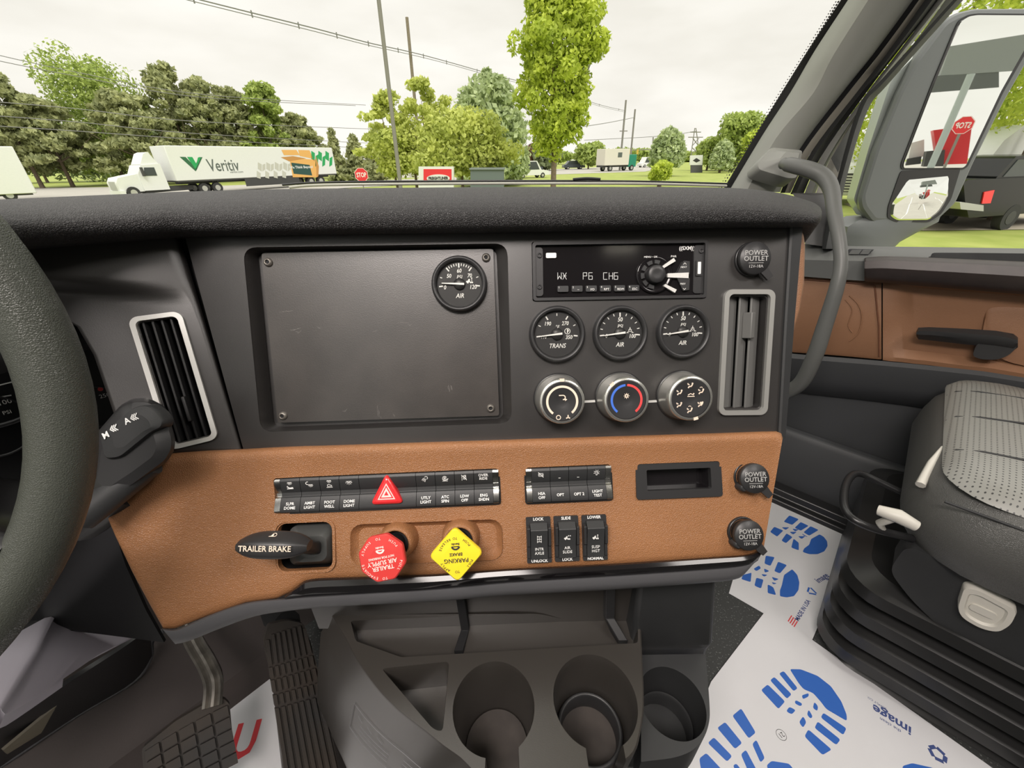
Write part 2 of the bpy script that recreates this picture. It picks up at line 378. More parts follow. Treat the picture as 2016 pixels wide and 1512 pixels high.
# normals must look at the viewer
if (wing.data.polygons[400].normal @ Vector((0, 0, 1)) if False else wing.data.polygons[400].normal.z) < 0: wing.data.flip_normals()
bake(wing)
k = MB(); k.loft([[w2d(FW.w(*FW.l(u, v), z)) for u, v in ((300, 455), (420, 890), (500, 890), (380, 455))] for z in (-.012, -.016)], smooth=False); k.build('seam_backing', [DARK], DB)
ventl_q = quad(FW, (251, 633), (352, 614), (432, 862), (346, 878))
def w_in_d(pt, z): return w2d(FW.w(pt[0], pt[1], z))
k = MB(); rr_ = rotrect(ventl_q, -.008, -.008, .003); k.loft([[w_in_d(p, -.03) for p in rr_], [w_in_d(p, .03) for p in rr_]])
cut(wing, [k])

# --- padded top
ZB = lambda u: max(0, (FD.l(372, 450)[0] - FD.l(u, 450)[0])) * math.tan(math.radians(25))
colsP = [(-420, 405, 520), (-150, 395, 500), (0, 388, 489), (150, 381.5, 480), (300, 375.5, 471), (380, 372.5, 467), (560, 368, 464), (800, 365.5, 461), (1008, 364, 458), (1200, 364, 455), (1400, 365, 450), (1480, 369, 449), (1540, 377, 449), (1580, 388, 448), (1603, 397, 445), (1615, 407, 436), (1618, 415, 424)]
rings = []
for i, (u, vt, vb) in enumerate(colsP):
    zb = ZB(u); e = 0 if i < 13 else (.004, .010, .018, .03)[i - 13]; r = []
    for (f, z) in ((1.0, -.03), (1.0, .006), (.97, .017), (.86, .027), (.66, .033), (.46, .030), (.28, .018), (.14, -.002), (.05, -.028), (0.0, -.065)):
        v = vt + (vb - vt) * f; zz = z + zb - (e if z > -.02 else 0); x, y = FD.l(u, v, zz); r.append((x, y, zz))
    x, y, zz = r[-1]; r.append((x, y - .006, zz - .10)); r.append((x, y - .05, zz - .26)); r.append((x, y - .12, zz - .12))
    rings.append(r)
rs = [[Vector(p) for p in r] for r in rings]
dense = []
for j in range(len(rs[0])): dense.append(spline([r[j] for r in rs], 5))
rings = [[dense[j][i] for j in range(len(dense))] for i in range(len(dense[0]))]
m = MB(); m.loft(rings); pad = m.build('padded_top', [PAD], DB, sub=1)

# --- tan leather panel with rounded lip: columns (u, top v, bottom v, lip)
ZL = lambda x: .30 * .03 * math.log1p(math.exp(min(30, (FL.l(500, 1000)[0] - x) / .03)))
def lpt(u, v, z, z0=0):
    x, y = FL.l(u, v, z)
    for _ in range(4): zz = z + ZL(x) + z0; x, y = FL.l(u, v, zz)
    return FL.w(x, y, z + ZL(x) + z0)
colsL = [(208, 1003, 207, 1006), (222, 930, 228, 1056), (262, 905, 262, 1128), (302, 896, 298, 1195), (330, 893, 322, 1238), (352, 891, 345, 1237), (410, 887, 412, 1211), (480, 884, 484, 1186), (540, 880.5, 545, 1178), (575, 879, 572, 1166), (600, 878, 600, 1146), (640, 877, 640, 1141), (700, 875, 700, 1139), (850, 870, 850, 1134), (1008, 865, 1005, 1122), (1200, 859, 1200, 1113), (1400, 853, 1385, 1101), (1500, 849.5, 1470, 1095), (1528, 849, 1490, 1092), (1538, 853, 1499, 1087), (1541, 862, 1504, 1076)]
rings = []
for (ut, vt, ub, vb) in colsL:
    r = []
    for (f, z) in ((0.0, -.012), (0.0, .004), (.010, .0095), (.03, .0125), (.055, .013), (.075, .0125), (.12, .011), (.16, .0095), (.30, .006), (.50, .004), (.70, .003), (.85, .0025), (.95, .002), (.985, .0005), (1.0, -.003), (1.0, -.012)):
        r.append(w2d(lpt(ut + (ub - ut) * f, vt + (vb - vt) * f, z)))
    rings.append(r)
m = MB(); m.loft(rings); leather = m.build('leather_panel', [LEATHER], DB); autosmooth(leather, 50)
LZ = .004                                    # height of the leather face over its frame
cutq = lambda q, w, h, r, z0, z1: [w2d(FL.w(x, y, z0)) for x, y in rotrect(q, w, h, r)], 
def fl_cut(q, w, h, r, z0=-.04, z1=.05):
    pts = rotrect(q, w, h, r); return MB().loft([[w2d(FL.w(x, y, z0)) for x, y in pts], [w2d(FL.w(x, y, z1)) for x, y in pts]], smooth=False)
q_bank1 = quad(FL, (541, 937), (984, 918), (986, 992), (545, 1012), LZ)
q_bank2 = quad(FL, (1031, 917), (1204, 910), (1205, 984), (1034, 992), LZ)
q_pock = quad(FL, (1249, 909), (1418, 903), (1419, 976), (1252, 983), LZ)
q_tb = quad(FL, (543, 1028), (657, 1023), (659, 1122), (547, 1128), LZ)
q_kr = quad(FL, (690, 1034), (988, 1021), (989, 1102), (691, 1112), LZ)
q_r = [quad(FL, (1034, 1018), (1083, 1016), (1086, 1106), (1039, 1108), LZ), quad(FL, (1089, 1016), (1138, 1014), (1140, 1103), (1093, 1105), LZ), quad(FL, (1144, 1014), (1193, 1012), (1195, 1101), (1148, 1103), LZ)]
cut(leather, [fl_cut(q_bank1, -.003, -.003, .003), fl_cut(q_bank2, -.003, -.003, .003), fl_cut(q_pock, -.004, -.004, .003), fl_cut(q_tb, 0, 0, .010), fl_cut(q_kr, 0, 0, .012, -.010)] + [fl_cut(q, -.003, -.003, .001) for q in q_r])
autosmooth(leather, 50)
# knob recess liner
m = MB(); a_ = rotrect(q_kr, .0005, .0005, .012); b_ = rotrect(q_kr, -.012, -.012, .008)
m.loft([[w2d(FL.w(x, y, .0045)) for x, y in a_], [w2d(FL.w(x, y, -.001)) for x, y in rotrect(q_kr, -.004, -.004, .011)], [w2d(FL.w(x, y, -.004)) for x, y in b_]], caps=False)
m.add([w2d(FL.w(x, y, -.004)) for x, y in b_], [tuple(range(len(b_)))]); m.build('knob_recess', [LEATHER], DB, shade=True)
# backing
m = MB(); bk = [FL.l(*q) for q in ((500, 890), (1530, 860), (1490, 1105), (560, 1150))]; m.loft([[w2d(FL.w(x, y, -.05)) for x, y in bk], [w2d(FL.w(x, y, -.045)) for x, y in bk]], smooth=False)
m.build('leather_backing', [DARK], DB)

# --- gloss strip and skirt under the leather
def strip(name, cols, prof, mt, z0=0, sub=0):
    rg = []
    for (ut, vt, ub, vb) in cols:
        rg.append([w2d(lpt(ut + (ub - ut) * f, vt + (vb - vt) * f, z, z0)) for f, z in prof])
    dn = [spline([r[j] for r in rg], 4) for j in range(len(rg[0]))]
    m = MB(); m.loft([[dn[j][i] for j in range(len(dn))] for i in range(len(dn[0]))]); return m.build(name, [mt], DB, shade=True)
strip('gloss_strip', [(560, 1174, 561, 1180), (584, 1156, 586, 1177), (612, 1140, 614, 1174), (700, 1136, 700, 1170), (860, 1130, 860, 1160), (1000, 1120, 1000, 1147), (1200, 1110, 1200, 1135), (1400, 1097, 1396, 1121), (1474, 1091, 1470, 1114), (1506, 1076, 1492, 1104)],
      ((0, -.02), (0, .004), (.15, .008), (.5, .010), (.85, .006), (1, .001), (1, -.02)), GLOSS)
strip('lower_skirt', [(318, 1236, 345, 1268), (350, 1238, 372, 1262), (410, 1212, 432, 1238), (484, 1187, 500, 1214), (560, 1178, 565, 1203), (660, 1171, 662, 1194), (860, 1159, 860, 1184), (1000, 1146, 1000, 1172), (1190, 1134, 1188, 1162), (1380, 1121, 1372, 1149), (1460, 1113, 1446, 1141), (1490, 1103, 1466, 1130)],
      ((0, -.03), (0, .001), (.1, .004), (.6, .003), (.9, -.002), (1, -.008), (1, -.04)), GREY)

# ============================================================ BLANK PLATE with gauge
th = Th('blanking_plate', FD, 748, 660, -.016, label='square black blank plate screwed into the screen recess, one gauge in its corner', cat='panel')
pp = roundpoly(th.poly([(515, 499), (971, 490), (983, 818), (547, 832)], .006), .003, 3)
th.part('plate', MB().prism(pp, .001, .0065), [PLATE], bev=.0008)
for (u, v) in ((527, 516), (957, 507), (966, 804), (556, 819)):
    x, y = th.l(u, v, .008); sb = MB(); sb.lathe([(.0046, .0065), (.0046, .0075), (.0042, .0082), (.0030, .0095), (.0022, .0096), (.0021, .0078)], 20, (x, y))
    s = th.part('screw', sb, [CHROME if False else STEEL]); MB().prism(circ(.0019, 6, x, y), .0079, .0085).build('screw_socket', [DARK], s)

t = MB()
for (u, v, du, dv) in ((572, 652, 26, -9), (583, 655, 10, -3), (624, 643, 8, 4), (734, 655, 12, -8), (772, 637, 40, -3), (800, 637, 12, 6), (745, 798, 1, 26), (748, 818, 3, 6), (676, 811, 6, -5), (774, 815, 5, 8), (880, 752, 4, 22), (888, 758, 3, 14), (540, 612, 44, 2)):
    a, b = th.l(u, v, .0066), th.l(u + du, v + dv, .0066)
    for q in range(3): f0, f1 = rnd.random() * .5, .5 + rnd.random() * .5; o_ = rnd.uniform(-.0012, .0012); stroke(t, [(a[0] + (b[0] - a[0]) * f0 + o_, a[1] + (b[1] - a[1]) * f0 - o_), (a[0] + (b[0] - a[0]) * f1 + o_, a[1] + (b[1] - a[1]) * f1 + o_)], .00022, .0065, .00004)
th.part('scuff_marks', t, [mat('scuff_grey', (.16, .15, .14), .6)])

# ============================================================ GAUGES
def gauge(u, v, z, R, txt, unit, name, hand, ticks, icon, label, rot=0.0, group=None):
    th = Th('gauge', FD, u, v, z, rot, label, 'gauge', group)
    th.part('bezel', MB().lathe([(R * .98, 0), (R, .002), (R * .985, .0055), (R * .93, .0085), (R * .88, .0088), (R * .82, .0062), (R * .80, .0035), (R * .80, .002)], 48, caps=False), [SATIN])
    fd = MB(); fd.prism(circ(R * .81, 40), .001, .0025); th.part('dial_face', fd, [mat('dial_black', (.022, .022, .024), .6)])
    t = MB(); r = R * .80
    for (a, ln) in ticks:
        ca, sa = math.cos(math.radians(a)), math.sin(math.radians(a)); stroke(t, [(r * .90 * ca, r * .90 * sa), (r * (.90 - ln) * ca, r * (.90 - ln) * sa)], .0008 if ln < .12 else .0013, .0025)
    for (s_, x, y, sz) in txt: text(t, s_, x * r, y * r, sz * r, .0026, shear=.18, sx=.85, bold=.00008)
    text(t, unit, 0, .30 * r if unit == 'PSI' else .30 * r, .24 * r, .0026, shear=.25, sx=.85)
    text(t, name, 0, -.52 * r, .28 * r, .0026, shear=.25, sx=.85, bold=.00005)
    icon(t, .46 * r, .12 * r, .12 * r); th.part('markings', t, [WHITE])
    th.part('hub', MB().lathe([(r * .27, .0025), (r * .25, .0045), (r * .05, .0048)], 24), [SATIN])
    a = math.radians(hand); n = MB(); c, s = math.cos(a), math.sin(a)
    n.prism([(c * r * .78 - s * .0004, s * r * .78 + c * .0004), (c * r * .78 + s * .0004, s * r * .78 - c * .0004), (-c * r * .22 + s * .0011, -s * r * .22 - c * .0011), (-c * r * .22 - s * .0011, -s * r * .22 + c * .0011)], .0050, .0056)
    th.part('needle', n, [WHITE])
    g = MB().prism(circ(R * .82, 40), .0064, .0067); th.part('lens', g, [LENS])
    return th
def glass(name, tint=(.98, .98, .97), f=.06):
    m = bpy.data.materials.new(name); m.use_nodes = True; t = m.node_tree; t.nodes.clear()
    a = t.nodes.new('ShaderNodeBsdfTransparent'); a.inputs[0].default_value = (*tint, 1); g = t.nodes.new('ShaderNodeBsdfGlossy'); g.inputs['Roughness'].default_value = .04
    x = t.nodes.new('ShaderNodeMixShader'); fr = t.nodes.new('ShaderNodeFresnel'); fr.inputs['IOR'].default_value = 1.25
    ml = t.nodes.new('ShaderNodeMath'); ml.operation = 'MULTIPLY'; ml.inputs[1].default_value = f * 10; t.links.new(fr.outputs[0], ml.inputs[0])
    o = t.nodes.new('ShaderNodeOutputMaterial'); t.links.new(ml.outputs[0], x.inputs[0]); t.links.new(a.outputs[0], x.inputs[1]); t.links.new(g.outputs[0], x.inputs[2]); t.links.new(x.outputs[0], o.inputs[0]); return m
LENS = glass('gauge_glass', f=.07); WINDOW = glass('window_glass', f=.02)
def ic_axle(t, x, y, s):
    arc(t, s * .45, s * .6, 0, 360, .0025, 16, (x, y)); stroke(t, [(x - s * 1.1, y - s * .9), (x - s * .5, y - s * .3)], s * .18, .0025); stroke(t, [(x + s * 1.1, y - s * .9), (x + s * .5, y - s * .3)], s * .18, .0025)
    stroke(t, [(x, y), (x, y + s * 1.1)], s * .2, .0025); stroke(t, [(x - s * 1.3, y - s * .9), (x - s * .6, y - s * .9)], s * .2, .0025); stroke(t, [(x + s * 1.3, y - s * .9), (x + s * .6, y - s * .9)], s * .2, .0025)
def ic_ring(t, x, y, s):
    arc(t, s * .9, s * 1.1, 0, 360, .0025, 20, (x, y)); stroke(t, [(x, y - s * .6), (x, y + s * .7)], s * .3, .0025); arc(t, s * .2, s * .45, -90, 90, .0025, 8, (x + s * .1, y + s * .2))
def ic_truck(t, x, y, s, z=.0025, ups=1):
    disc(t, x - s * .7, y - s * .5, s * .32, z); disc(t, x + s * .4, y - s * .5, s * .28, z); disc(t, x + s * 1.0, y - s * .5, s * .28, z)
    t.prism([(x - s * 1.3, y - s * .4), (x - s * 1.25, y + s * .1), (x - s * .6, y + s * .25), (x - s * .4, y + s * .8), (x + s * .1, y + s * .8), (x + s * .1, y - s * .2), (x + s * 1.2, y - s * .2), (x + s * 1.2, y - s * .4)], z, z + .0002)
    if ups: stroke(t, [(x + s * .8, y), (x + s * .8, y + s * 1.1)], s * .18, z); disc(t, x + s * .8, y + s * 1.1, s * .24, z)
def ic_truck2(t, x, y, s): ic_truck(t, x, y, s)
tk = lambda n, a0=186, a1=-6, maj=(): [(a0 + (a1 - a0) * i / (n - 1), .16 if i in maj else .09) for i in range(n)]
gauge(1096, 658, 0, .0300, [('190', -.42, .46, .24), ('270', .36, .46, .24), ('110', -.60, -.12, .2), ('350', .52, -.15, .24)], '°F', 'TRANS', 186, [(186, .16), (154, .09), (122, .14), (90, .09), (58, .14), (26, .09), (-6, .14)], ic_ring, 'round black TRANS temperature gauge with 350 scale, left of the three under the radio', group='gauges under the radio')
gauge(1219, 656, 0, .0295, [('50', 0, .60, .26), ('0', -.62, -.12, .24), ('100', .56, -.15, .25)], 'PSI', 'AIR', 187, tk(11, maj=(0, 5, 10)), ic_axle, 'round black AIR pressure gauge in the middle of the three under the radio', group='gauges under the radio')
gauge(1342, 653, 0, .0290, [('50', 0, .60, .26), ('0', -.62, -.12, .24), ('100', .56, -.15, .25)], 'PSI', 'AIR', 188, tk(11, maj=(0, 5, 10)), ic_axle, 'round black AIR gauge beside the right air vent, last of the three under the radio', group='gauges under the radio')
gauge(905, 560, -.0095, .0295, [('60', 0, .58, .25), ('50', -.46, .36, .24), ('70', .46, .36, .24), ('0', -.66, -.14, .26), ('120', .60, -.14, .26)], 'PSI', 'AIR', 177, [(186, .14), (160, .08)] + [(128 - i * 7.6, .16 if i in (0, 5, 10) else .09) for i in range(11)] + [(20, .08), (-6, .14)], ic_truck2, 'round black AIR gauge reading to 120 in the corner of the square blank plate')

# ============================================================ CLIMATE KNOBS
for (a, b) in ((1145, 1178), (1268, 1300)):
    m = MB(); A = FD.l(a, 791); B = FD.l(b, 789); m.prism([(A[0], A[1] - .0012), (B[0], B[1] - .0012), (B[0], B[1] + .0012), (A[0], A[1] + .0012)], 0, .0012); m.build('climate_trim_line', [WSILV], DB)
def knob(u, v, ident, label):
    th = Th('climate_knob', FD, u, v, 0, 0, label, 'control knob', 'climate control knobs')
    th.part('knob_body', MB().lathe([(.0262, .0003), (.0262, .003), (.0255, .006), (.0243, .016), (.0235, .0225), (.0226, .0238), (.0205, .0240)], 56, caps=False), [mat('knob_silver', (.62, .62, .58), .27, .85)])
    th.part('knob_skirt', MB().lathe([(.0275, .0002), (.0275, .0018), (.0258, .0020)], 48, caps=False), [SMOOTHB])
    fb = MB(); fb.lathe([(.0207, .0225), (.0207, .0238), (.0195, .0236), (.0085, .0236), (.006, .0228), (.002, .0226)], 48); th.part('knob_face', fb, [SATIN])
    z = .02365; t = MB()
    if ident == 0:
        arc(t, .0143, .0166, -50, 232, z, 48); arc(t, .0018, .0026, 0, 360, z, 16, (-.004, -.0165)); th.part('scale', t, [CREAM]); t = MB()
        arc(t, .0017, .0027, -90, 90, z + .0001, 10, (.001, .0042)); stroke(t, [(.001, .0064), (-.003, .0064)], .001, z + .0001); stroke(t, [(.001, .002), (.0035, .002)], .001, z); t.prism([(.003, .0034), (.003, .0004), (.0052, .002)], z, z + .0003)
        for k in range(3): a = math.radians(90 + 120 * k); stroke(t, [(.006, -.0165), (.006 + .002 * math.cos(a), -.0165 + .002 * math.sin(a))], .0012, z)
        th.part('symbol', t, [CREAM])
    if ident == 1:
        arc(t, .0143, .0166, 95, 232, z, 30); th.part('cold_scale', t, [BLUEP]); t = MB(); arc(t, .0143, .0166, -52, 88, z, 30); th.part('warm_scale', t, [REDPR]); t = MB()
        for k in range(8): a = math.radians(45 * k); stroke(t, [(.0009 * math.cos(a), .0042 + .0009 * math.sin(a)), (.0028 * math.cos(a), .0042 + .0028 * math.sin(a))], .0006, z)
        arc(t, .0012, .0018, 0, 360, z, 12, (0, .0042)); th.part('symbol', t, [CREAM])
    if ident == 2:
        for k, (x, y) in enumerate([(0, .0135), (.0115, .007), (.0112, -.0065), (0, -.0125), (-.0112, -.0065), (-.0112, .0065)]):
            disc(t, x + .0012, y + .0020, .0009, z); stroke(t, [(x + .0012, y + .001), (x, y - .001), (x - .002, y - .001), (x - .003, y - .0024)], .0012, z); stroke(t, [(x - .0035, y + .001), (x - .002, y + .001)], .0008, z); disc(t, x - .0035, y + .0018, .0006, z)
            if k in (1, 3): arc(t, .0012, .0018, 30, 150, z, 6, (x - .001, y + .003))
        t.prism([(.0095, -.004), (.0130, -.004), (.0124, -.007), (.0101, -.007)], z + .00005, z + .0003)
        stroke(t, [(-.0035, .002), (.0035, .002)], .0008, z); stroke(t, [(-.003, .0035), (-.0005, .005), (.0025, .0035)], .0008, z); disc(t, .0028, .0048, .0007, z); th.part('symbols', t, [CREAM])
    th.part('indicator', MB().box((-.0022 if ident == 1 else 0, 0, 0), (.001, .001, .001)) if False else MB().prism([(-.0022, .0206), (.0022, .0206), (.0024, .0236), (-.0024, .0236)], .0222, .0243), [CREAM], m=Matrix.Rotation(math.radians((0, 42, 195)[ident]), 4, 'Z'))
    return th
knob(1100, 784, 0, 'round fan-speed knob with cream ring scale, left of the three climate knobs')
knob(1220, 781, 1, 'round temperature knob with blue and red arc scale, middle climate knob')
knob(1340, 778, 2, 'round airflow knob ringed by little seated-figure symbols, right climate knob')

# ============================================================ RADIO
c, Wd, Hd, an = radio_c
th = Th('radio', FD, 0, 0, 0, an, 'black single-slot car radio showing WX P6 CH6 above the three gauges', 'radio', at=(c.x, c.y))
m = MB(); m.prism(rrect(Wd, Hd, .003), -.02, -.002); th.part('radio_body', m, [GLOSS])
m = MB(); plate(m, rrect(Wd, Hd, .003), [rrect(Wd - .006, Hd - .006, .002)], -.004, .0022); th.part('radio_surround', m, [SATIN], bev=.0006)
X = lambda u, v, z=-.001: th.l(u, v, z)
for (u, v) in ((1062, 503), (1062, 565), (1380, 494)): x, y = X(u, v); m = MB(); m.lathe([(.0026, -.002), (.0026, .0004), (.0018, .0006), (.001, -.001)], 16, (x, y)); th.part('face_screw', m, [SATIN])
a, b = X(1048, 0)[0], 0
for side, uu in ((-1, (1052, 1069)), (1, (1365, 1388))):
    x0, x1 = X(uu[0], 535)[0], X(uu[1], 535)[0]; m = MB(); m.prism(rrect(x1 - x0, Hd - .010, .003, 4, (x0 + x1) / 2, 0), -.002, -.0006); th.part('side_clip', m, [SATIN], bev=.0004)
m = MB(); x, y = X(1085, 503); m.prism(rrect(.0108, .0052, .001, 3, x, y), -.002, -.0005); th.part('badge', m, [WHITE])
for k in range(6): x, y = X(1108 + 27.8 * k, 569 - .3 * k); m = MB(); m.prism(rrect(.0115, .0062, .001, 3, x, y), -.002, .0005); th.part('preset_button', m, [BLK], bev=.0004)
x, y = X(1288, 541); kx, ky = x, y
m = MB(); m.lathe([(.0195, -.002), (.0195, .0002), (.0172, .0008), (.0160, -.0004), (.0152, -.0005)], 40, (x, y)); th.part('dial_ring', m, [GLOSS])
for k in range(6):
    a0 = 68 + 35 * k; m = MB(); arc(m, .0112, .0150, a0, a0 + 24, -.0005, 6, (x, y), .0016); th.part('dial_segment', m, [BLK])
th.part('volume_knob', MB().lathe([(.0096, -.001), (.0094, .006), (.0086, .0075), (.004, .0070), (.001, .0068)], 36, (x, y)), [SATIN])
for (A, B, w0) in (((1303, 527), (1326, 512), .0038), ((1312, 543), (1353, 543), .0058), ((1306, 562), (1328, 574), .0038)):
    p, q = Vector(X(*A)), Vector(X(*B)); d = (q - p).normalized(); nn = Vector((-d.y, d.x)) * w0 / 2; m = MB()
    m.prism([tuple(p + nn * .7), tuple(p - nn * .7), tuple(q - nn), tuple(q + nn)], -.001, .0022); th.part('lever_button', m, [WSILV], bev=.0006)
for q_ in ([X(1331, 541), X(1356, 540), X(1356, 515), X(1345, 514)], [X(1331, 547), X(1356, 548), X(1355, 571), X(1343, 573)]): m = MB(); m.prism(q_, -.001, .0012); th.part('track_button', m, [SATIN], bev=.0005)
m = MB(); x, y = X(1375, 528); m.prism(rrect(.0066, .0165, .001, 3, x, y), -.001, .0008); o = th.part('port_frame', m, [SATIN], bev=.0004)
m = MB(); m.prism(rrect(.0034, .0125, .0004, 2, x, y), .0006, .0011); m.build('port_tongue', [WHITE], o)
def seg(t, ch, x, y, w, h, lw, z):           # seven-segment style letters on the display
    S7 = {'P': 'abefg', '6': 'acdefg', 'C': 'adef', 'H': 'bcefg', 'W': 'bcefw', 'X': 'x'}
    L = {'a': ((0, 1), (1, 1)), 'b': ((1, 1), (1, .5)), 'c': ((1, .5), (1, 0)), 'd': ((0, 0), (1, 0)), 'e': ((0, .5), (0, 0)), 'f': ((0, 1), (0, .5)), 'g': ((0, .5), (1, .5))}
    for q in S7[ch]:
        if q == 'w': stroke(t, [(x, y), (x + w / 2, y + h * .5), (x + w, y)], lw, z); continue
        if q == 'x': stroke(t, [(x, y), (x + w, y + h)], lw, z); stroke(t, [(x + w, y), (x, y + h)], lw, z); stroke(t, [(x, y + h * .5), (x + w, y + h * .5)], lw * .8, z); continue
        (a, b), (c_, d) = L[q]; stroke(t, [(x + a * w, y + b * h), (x + c_ * w, y + d * h)], lw, z)
t = MB()
for ch, u in (('W', 1098), ('X', 1108), ('P', 1148), ('6', 1159), ('C', 1188), ('H', 1199), ('6', 1209)):
    x, y = X(u, 550, -.002); seg(t, ch, x, y, .0038, .0068, .00045, -.0019)
th.part('display_text', t, [mat('display_glow', (.5, .5, .5), .5, emit=(.62, .60, .56), es=.45)])
t = MB(); z = .00055
for k, s_ in enumerate(('1', '2', '3', '4', '5', '6')):
    x, y = X(1108 + 27.8 * k, 569 - .3 * k, .0005); text(t, s_, x - .004, y + .0016, .0028, z)
    if k: text(t, ('', '⮌', 'I/O', 'RPT', 'RDM', 'ESC')[k] if k != 1 else '~', x + .0015, y - .0008, .0034, z)
for s_, u, v, sz in (('PWR', 1326, 505, .0028), ('MENU • OK', 1281, 506, .0028), ('NEXT', 1346, 526, .0026), ('PREV', 1344, 559, .0026), ('MODE', 1345, 543, .002)):
    x, y = X(u, v, .001); text(t, s_, x, y, sz, .0013 if s_ in ('NEXT', 'PREV') else (.0012 if s_ != 'MODE' else .0023))
x, y = X(1352, 489, -.002); text(t, '((SXM))', x, y, .0052, -.0018, bold=.00012)
for (u, v, sg) in ((1348, 519, 1), (1347, 569, -1)): x, y = X(u, v, .001); stroke(t, [(x - .0014, y - .0008 * sg), (x, y + .0008 * sg), (x + .0014, y - .0008 * sg)], .0004, .0013)
th.part('lettering', t, [WHITE])

# ============================================================ AIR VENTS
def vent(th, W, H, nsl, frame_m, slat_m, fw, depth, angle, tab):
    m = MB(); plate(m, rrect(W, H, .008, 6), [rrect(W - 2 * fw, H - 2 * fw, .005, 6)], -.003, .004); th.part('vent_frame', m, [frame_m], bev=.0012)
    m = MB(); m.loft([ringof(rrect(W - 2 * fw + .001, H - 2 * fw + .001, .005, 3), -.002), ringof(rrect(W - 2 * fw + .001, H - 2 * fw + .001, .005, 3), -depth)], caps=False); m.add(ringof(rrect(W - 2 * fw + .001, H - 2 * fw + .001, .005, 3), -depth), [tuple(range(16))])
    th.part('vent_duct', m, [DARK], fix=False)
    iw = W - 2 * fw
    for k in range(nsl):
        x = -iw / 2 + iw * (k + .75) / (nsl + .5); m = MB(); m.box((0, 0, 0), (.0022, H - 2 * fw - .002, .015))
        s = th.part('slat', m, [slat_m], m=Matrix.Translation((x, 0, -.008)) @ Matrix.Rotation(angle, 4, 'Y'), bev=.0006)
        if k == tab[0]: MB().box((0, tab[1], .009), (.003 if tab[2] == 0 else .0105, tab[3], .007)).build('slat_tab', [slat_m], s, bev=.001)
c, Wd, Hd, an = quad(FD, (1421, 572), (1519, 569), (1510, 817), (1414, 815))
th = Th('air_vent', FD, 0, 0, 0, an, 'tall air vent in a grey frame at the right end of the black dash', 'air vent', 'dash air vents', at=(c.x, c.y))
vent(th, Wd, Hd, 3, mat('vent_frame_grey', (.40, .40, .38), .4, .5), mat('vent_slat_grey', (.13, .13, .125), .5), .0050, .035, math.radians(-62), (2, .030, 1, .028))
c, Wd, Hd, an = quad(FW, (246, 630), (354, 611), (436, 864), (342, 882))
th = Th('air_vent', FW, 0, 0, 0, an, 'slanted black air vent in a bright white-silver frame beside the steering wheel', 'air vent', 'dash air vents', at=(c.x, c.y))
vent(th, Wd, Hd, 4, WSILV, SATIN, .0044, .05, math.radians(-8), (2, -.030, 0, .026))

# ============================================================ POWER OUTLETS
def outlet(fr, u, v, z, R, label, seated):
    th = Th('power_outlet', fr, u, v, z, 0, label, 'power outlet', 'power outlets')
    th.part('socket_rim', MB().lathe([(R * 1.02, -.002), (R * 1.02, .002), (R * .98, .003), (R * .90, .003), (R * .88, 0)], 40, caps=False), [SMOOTHB])
    zz = .004 if seated else .008
    th.part('cap', MB().lathe([(R * .80, .001), (R * .84, zz), (R * .97, zz + .0005), (R * .97, zz + .004), (R * .92, zz + .0055), (R * .1, zz + .006)], 44), [SATIN])
    m = MB(); sg = 1
    a = math.radians(-50); d = Vector((math.cos(a), math.sin(a))); n_ = Vector((-d.y, d.x))
    p0, p1 = d * R * .85, d * R * 1.55
    m.prism([tuple(p0 + n_ * .0045), tuple(p0 - n_ * .0045), tuple(p1 - n_ * .0034), tuple(p1 + n_ * .0034)], zz + .0015, zz + .0045); th.part('cap_tab', m, [SATIN], bev=.001)
    if not seated:
        m = MB(); b = Vector((-.72, -.62)) * R * .95; m.lathe([(.0045, .0), (.0045, zz + .003), (.003, zz + .0042)], 16, tuple(b)); th.part('hinge_lug', m, [SATIN])
    t = MB(); z2 = zz + .0061; text(t, 'POWER', 0, R * .28, R * .40, z2, bold=.00005); text(t, 'OUTLET', 0, R * -.06, R * .40, z2, bold=.00005); t.box((0, -R * .30, z2), (R * .9, .0004, .0002)); text(t, '12V-18A', 0, -R * .50, R * .25, z2); th.part('lettering', t, [GPRINT])
outlet(FD, 1477, 511, 0, .0175, 'black POWER OUTLET cap on the upper dash, right of the radio', True)
outlet(FL, 1472, 938, LZ, .0165, 'black POWER OUTLET cap on tan leather, upper of the two', False)
outlet(FL, 1461, 1047, LZ - .001, .0165, 'black POWER OUTLET cap on tan leather, lower of the two, above the paper mat', False)
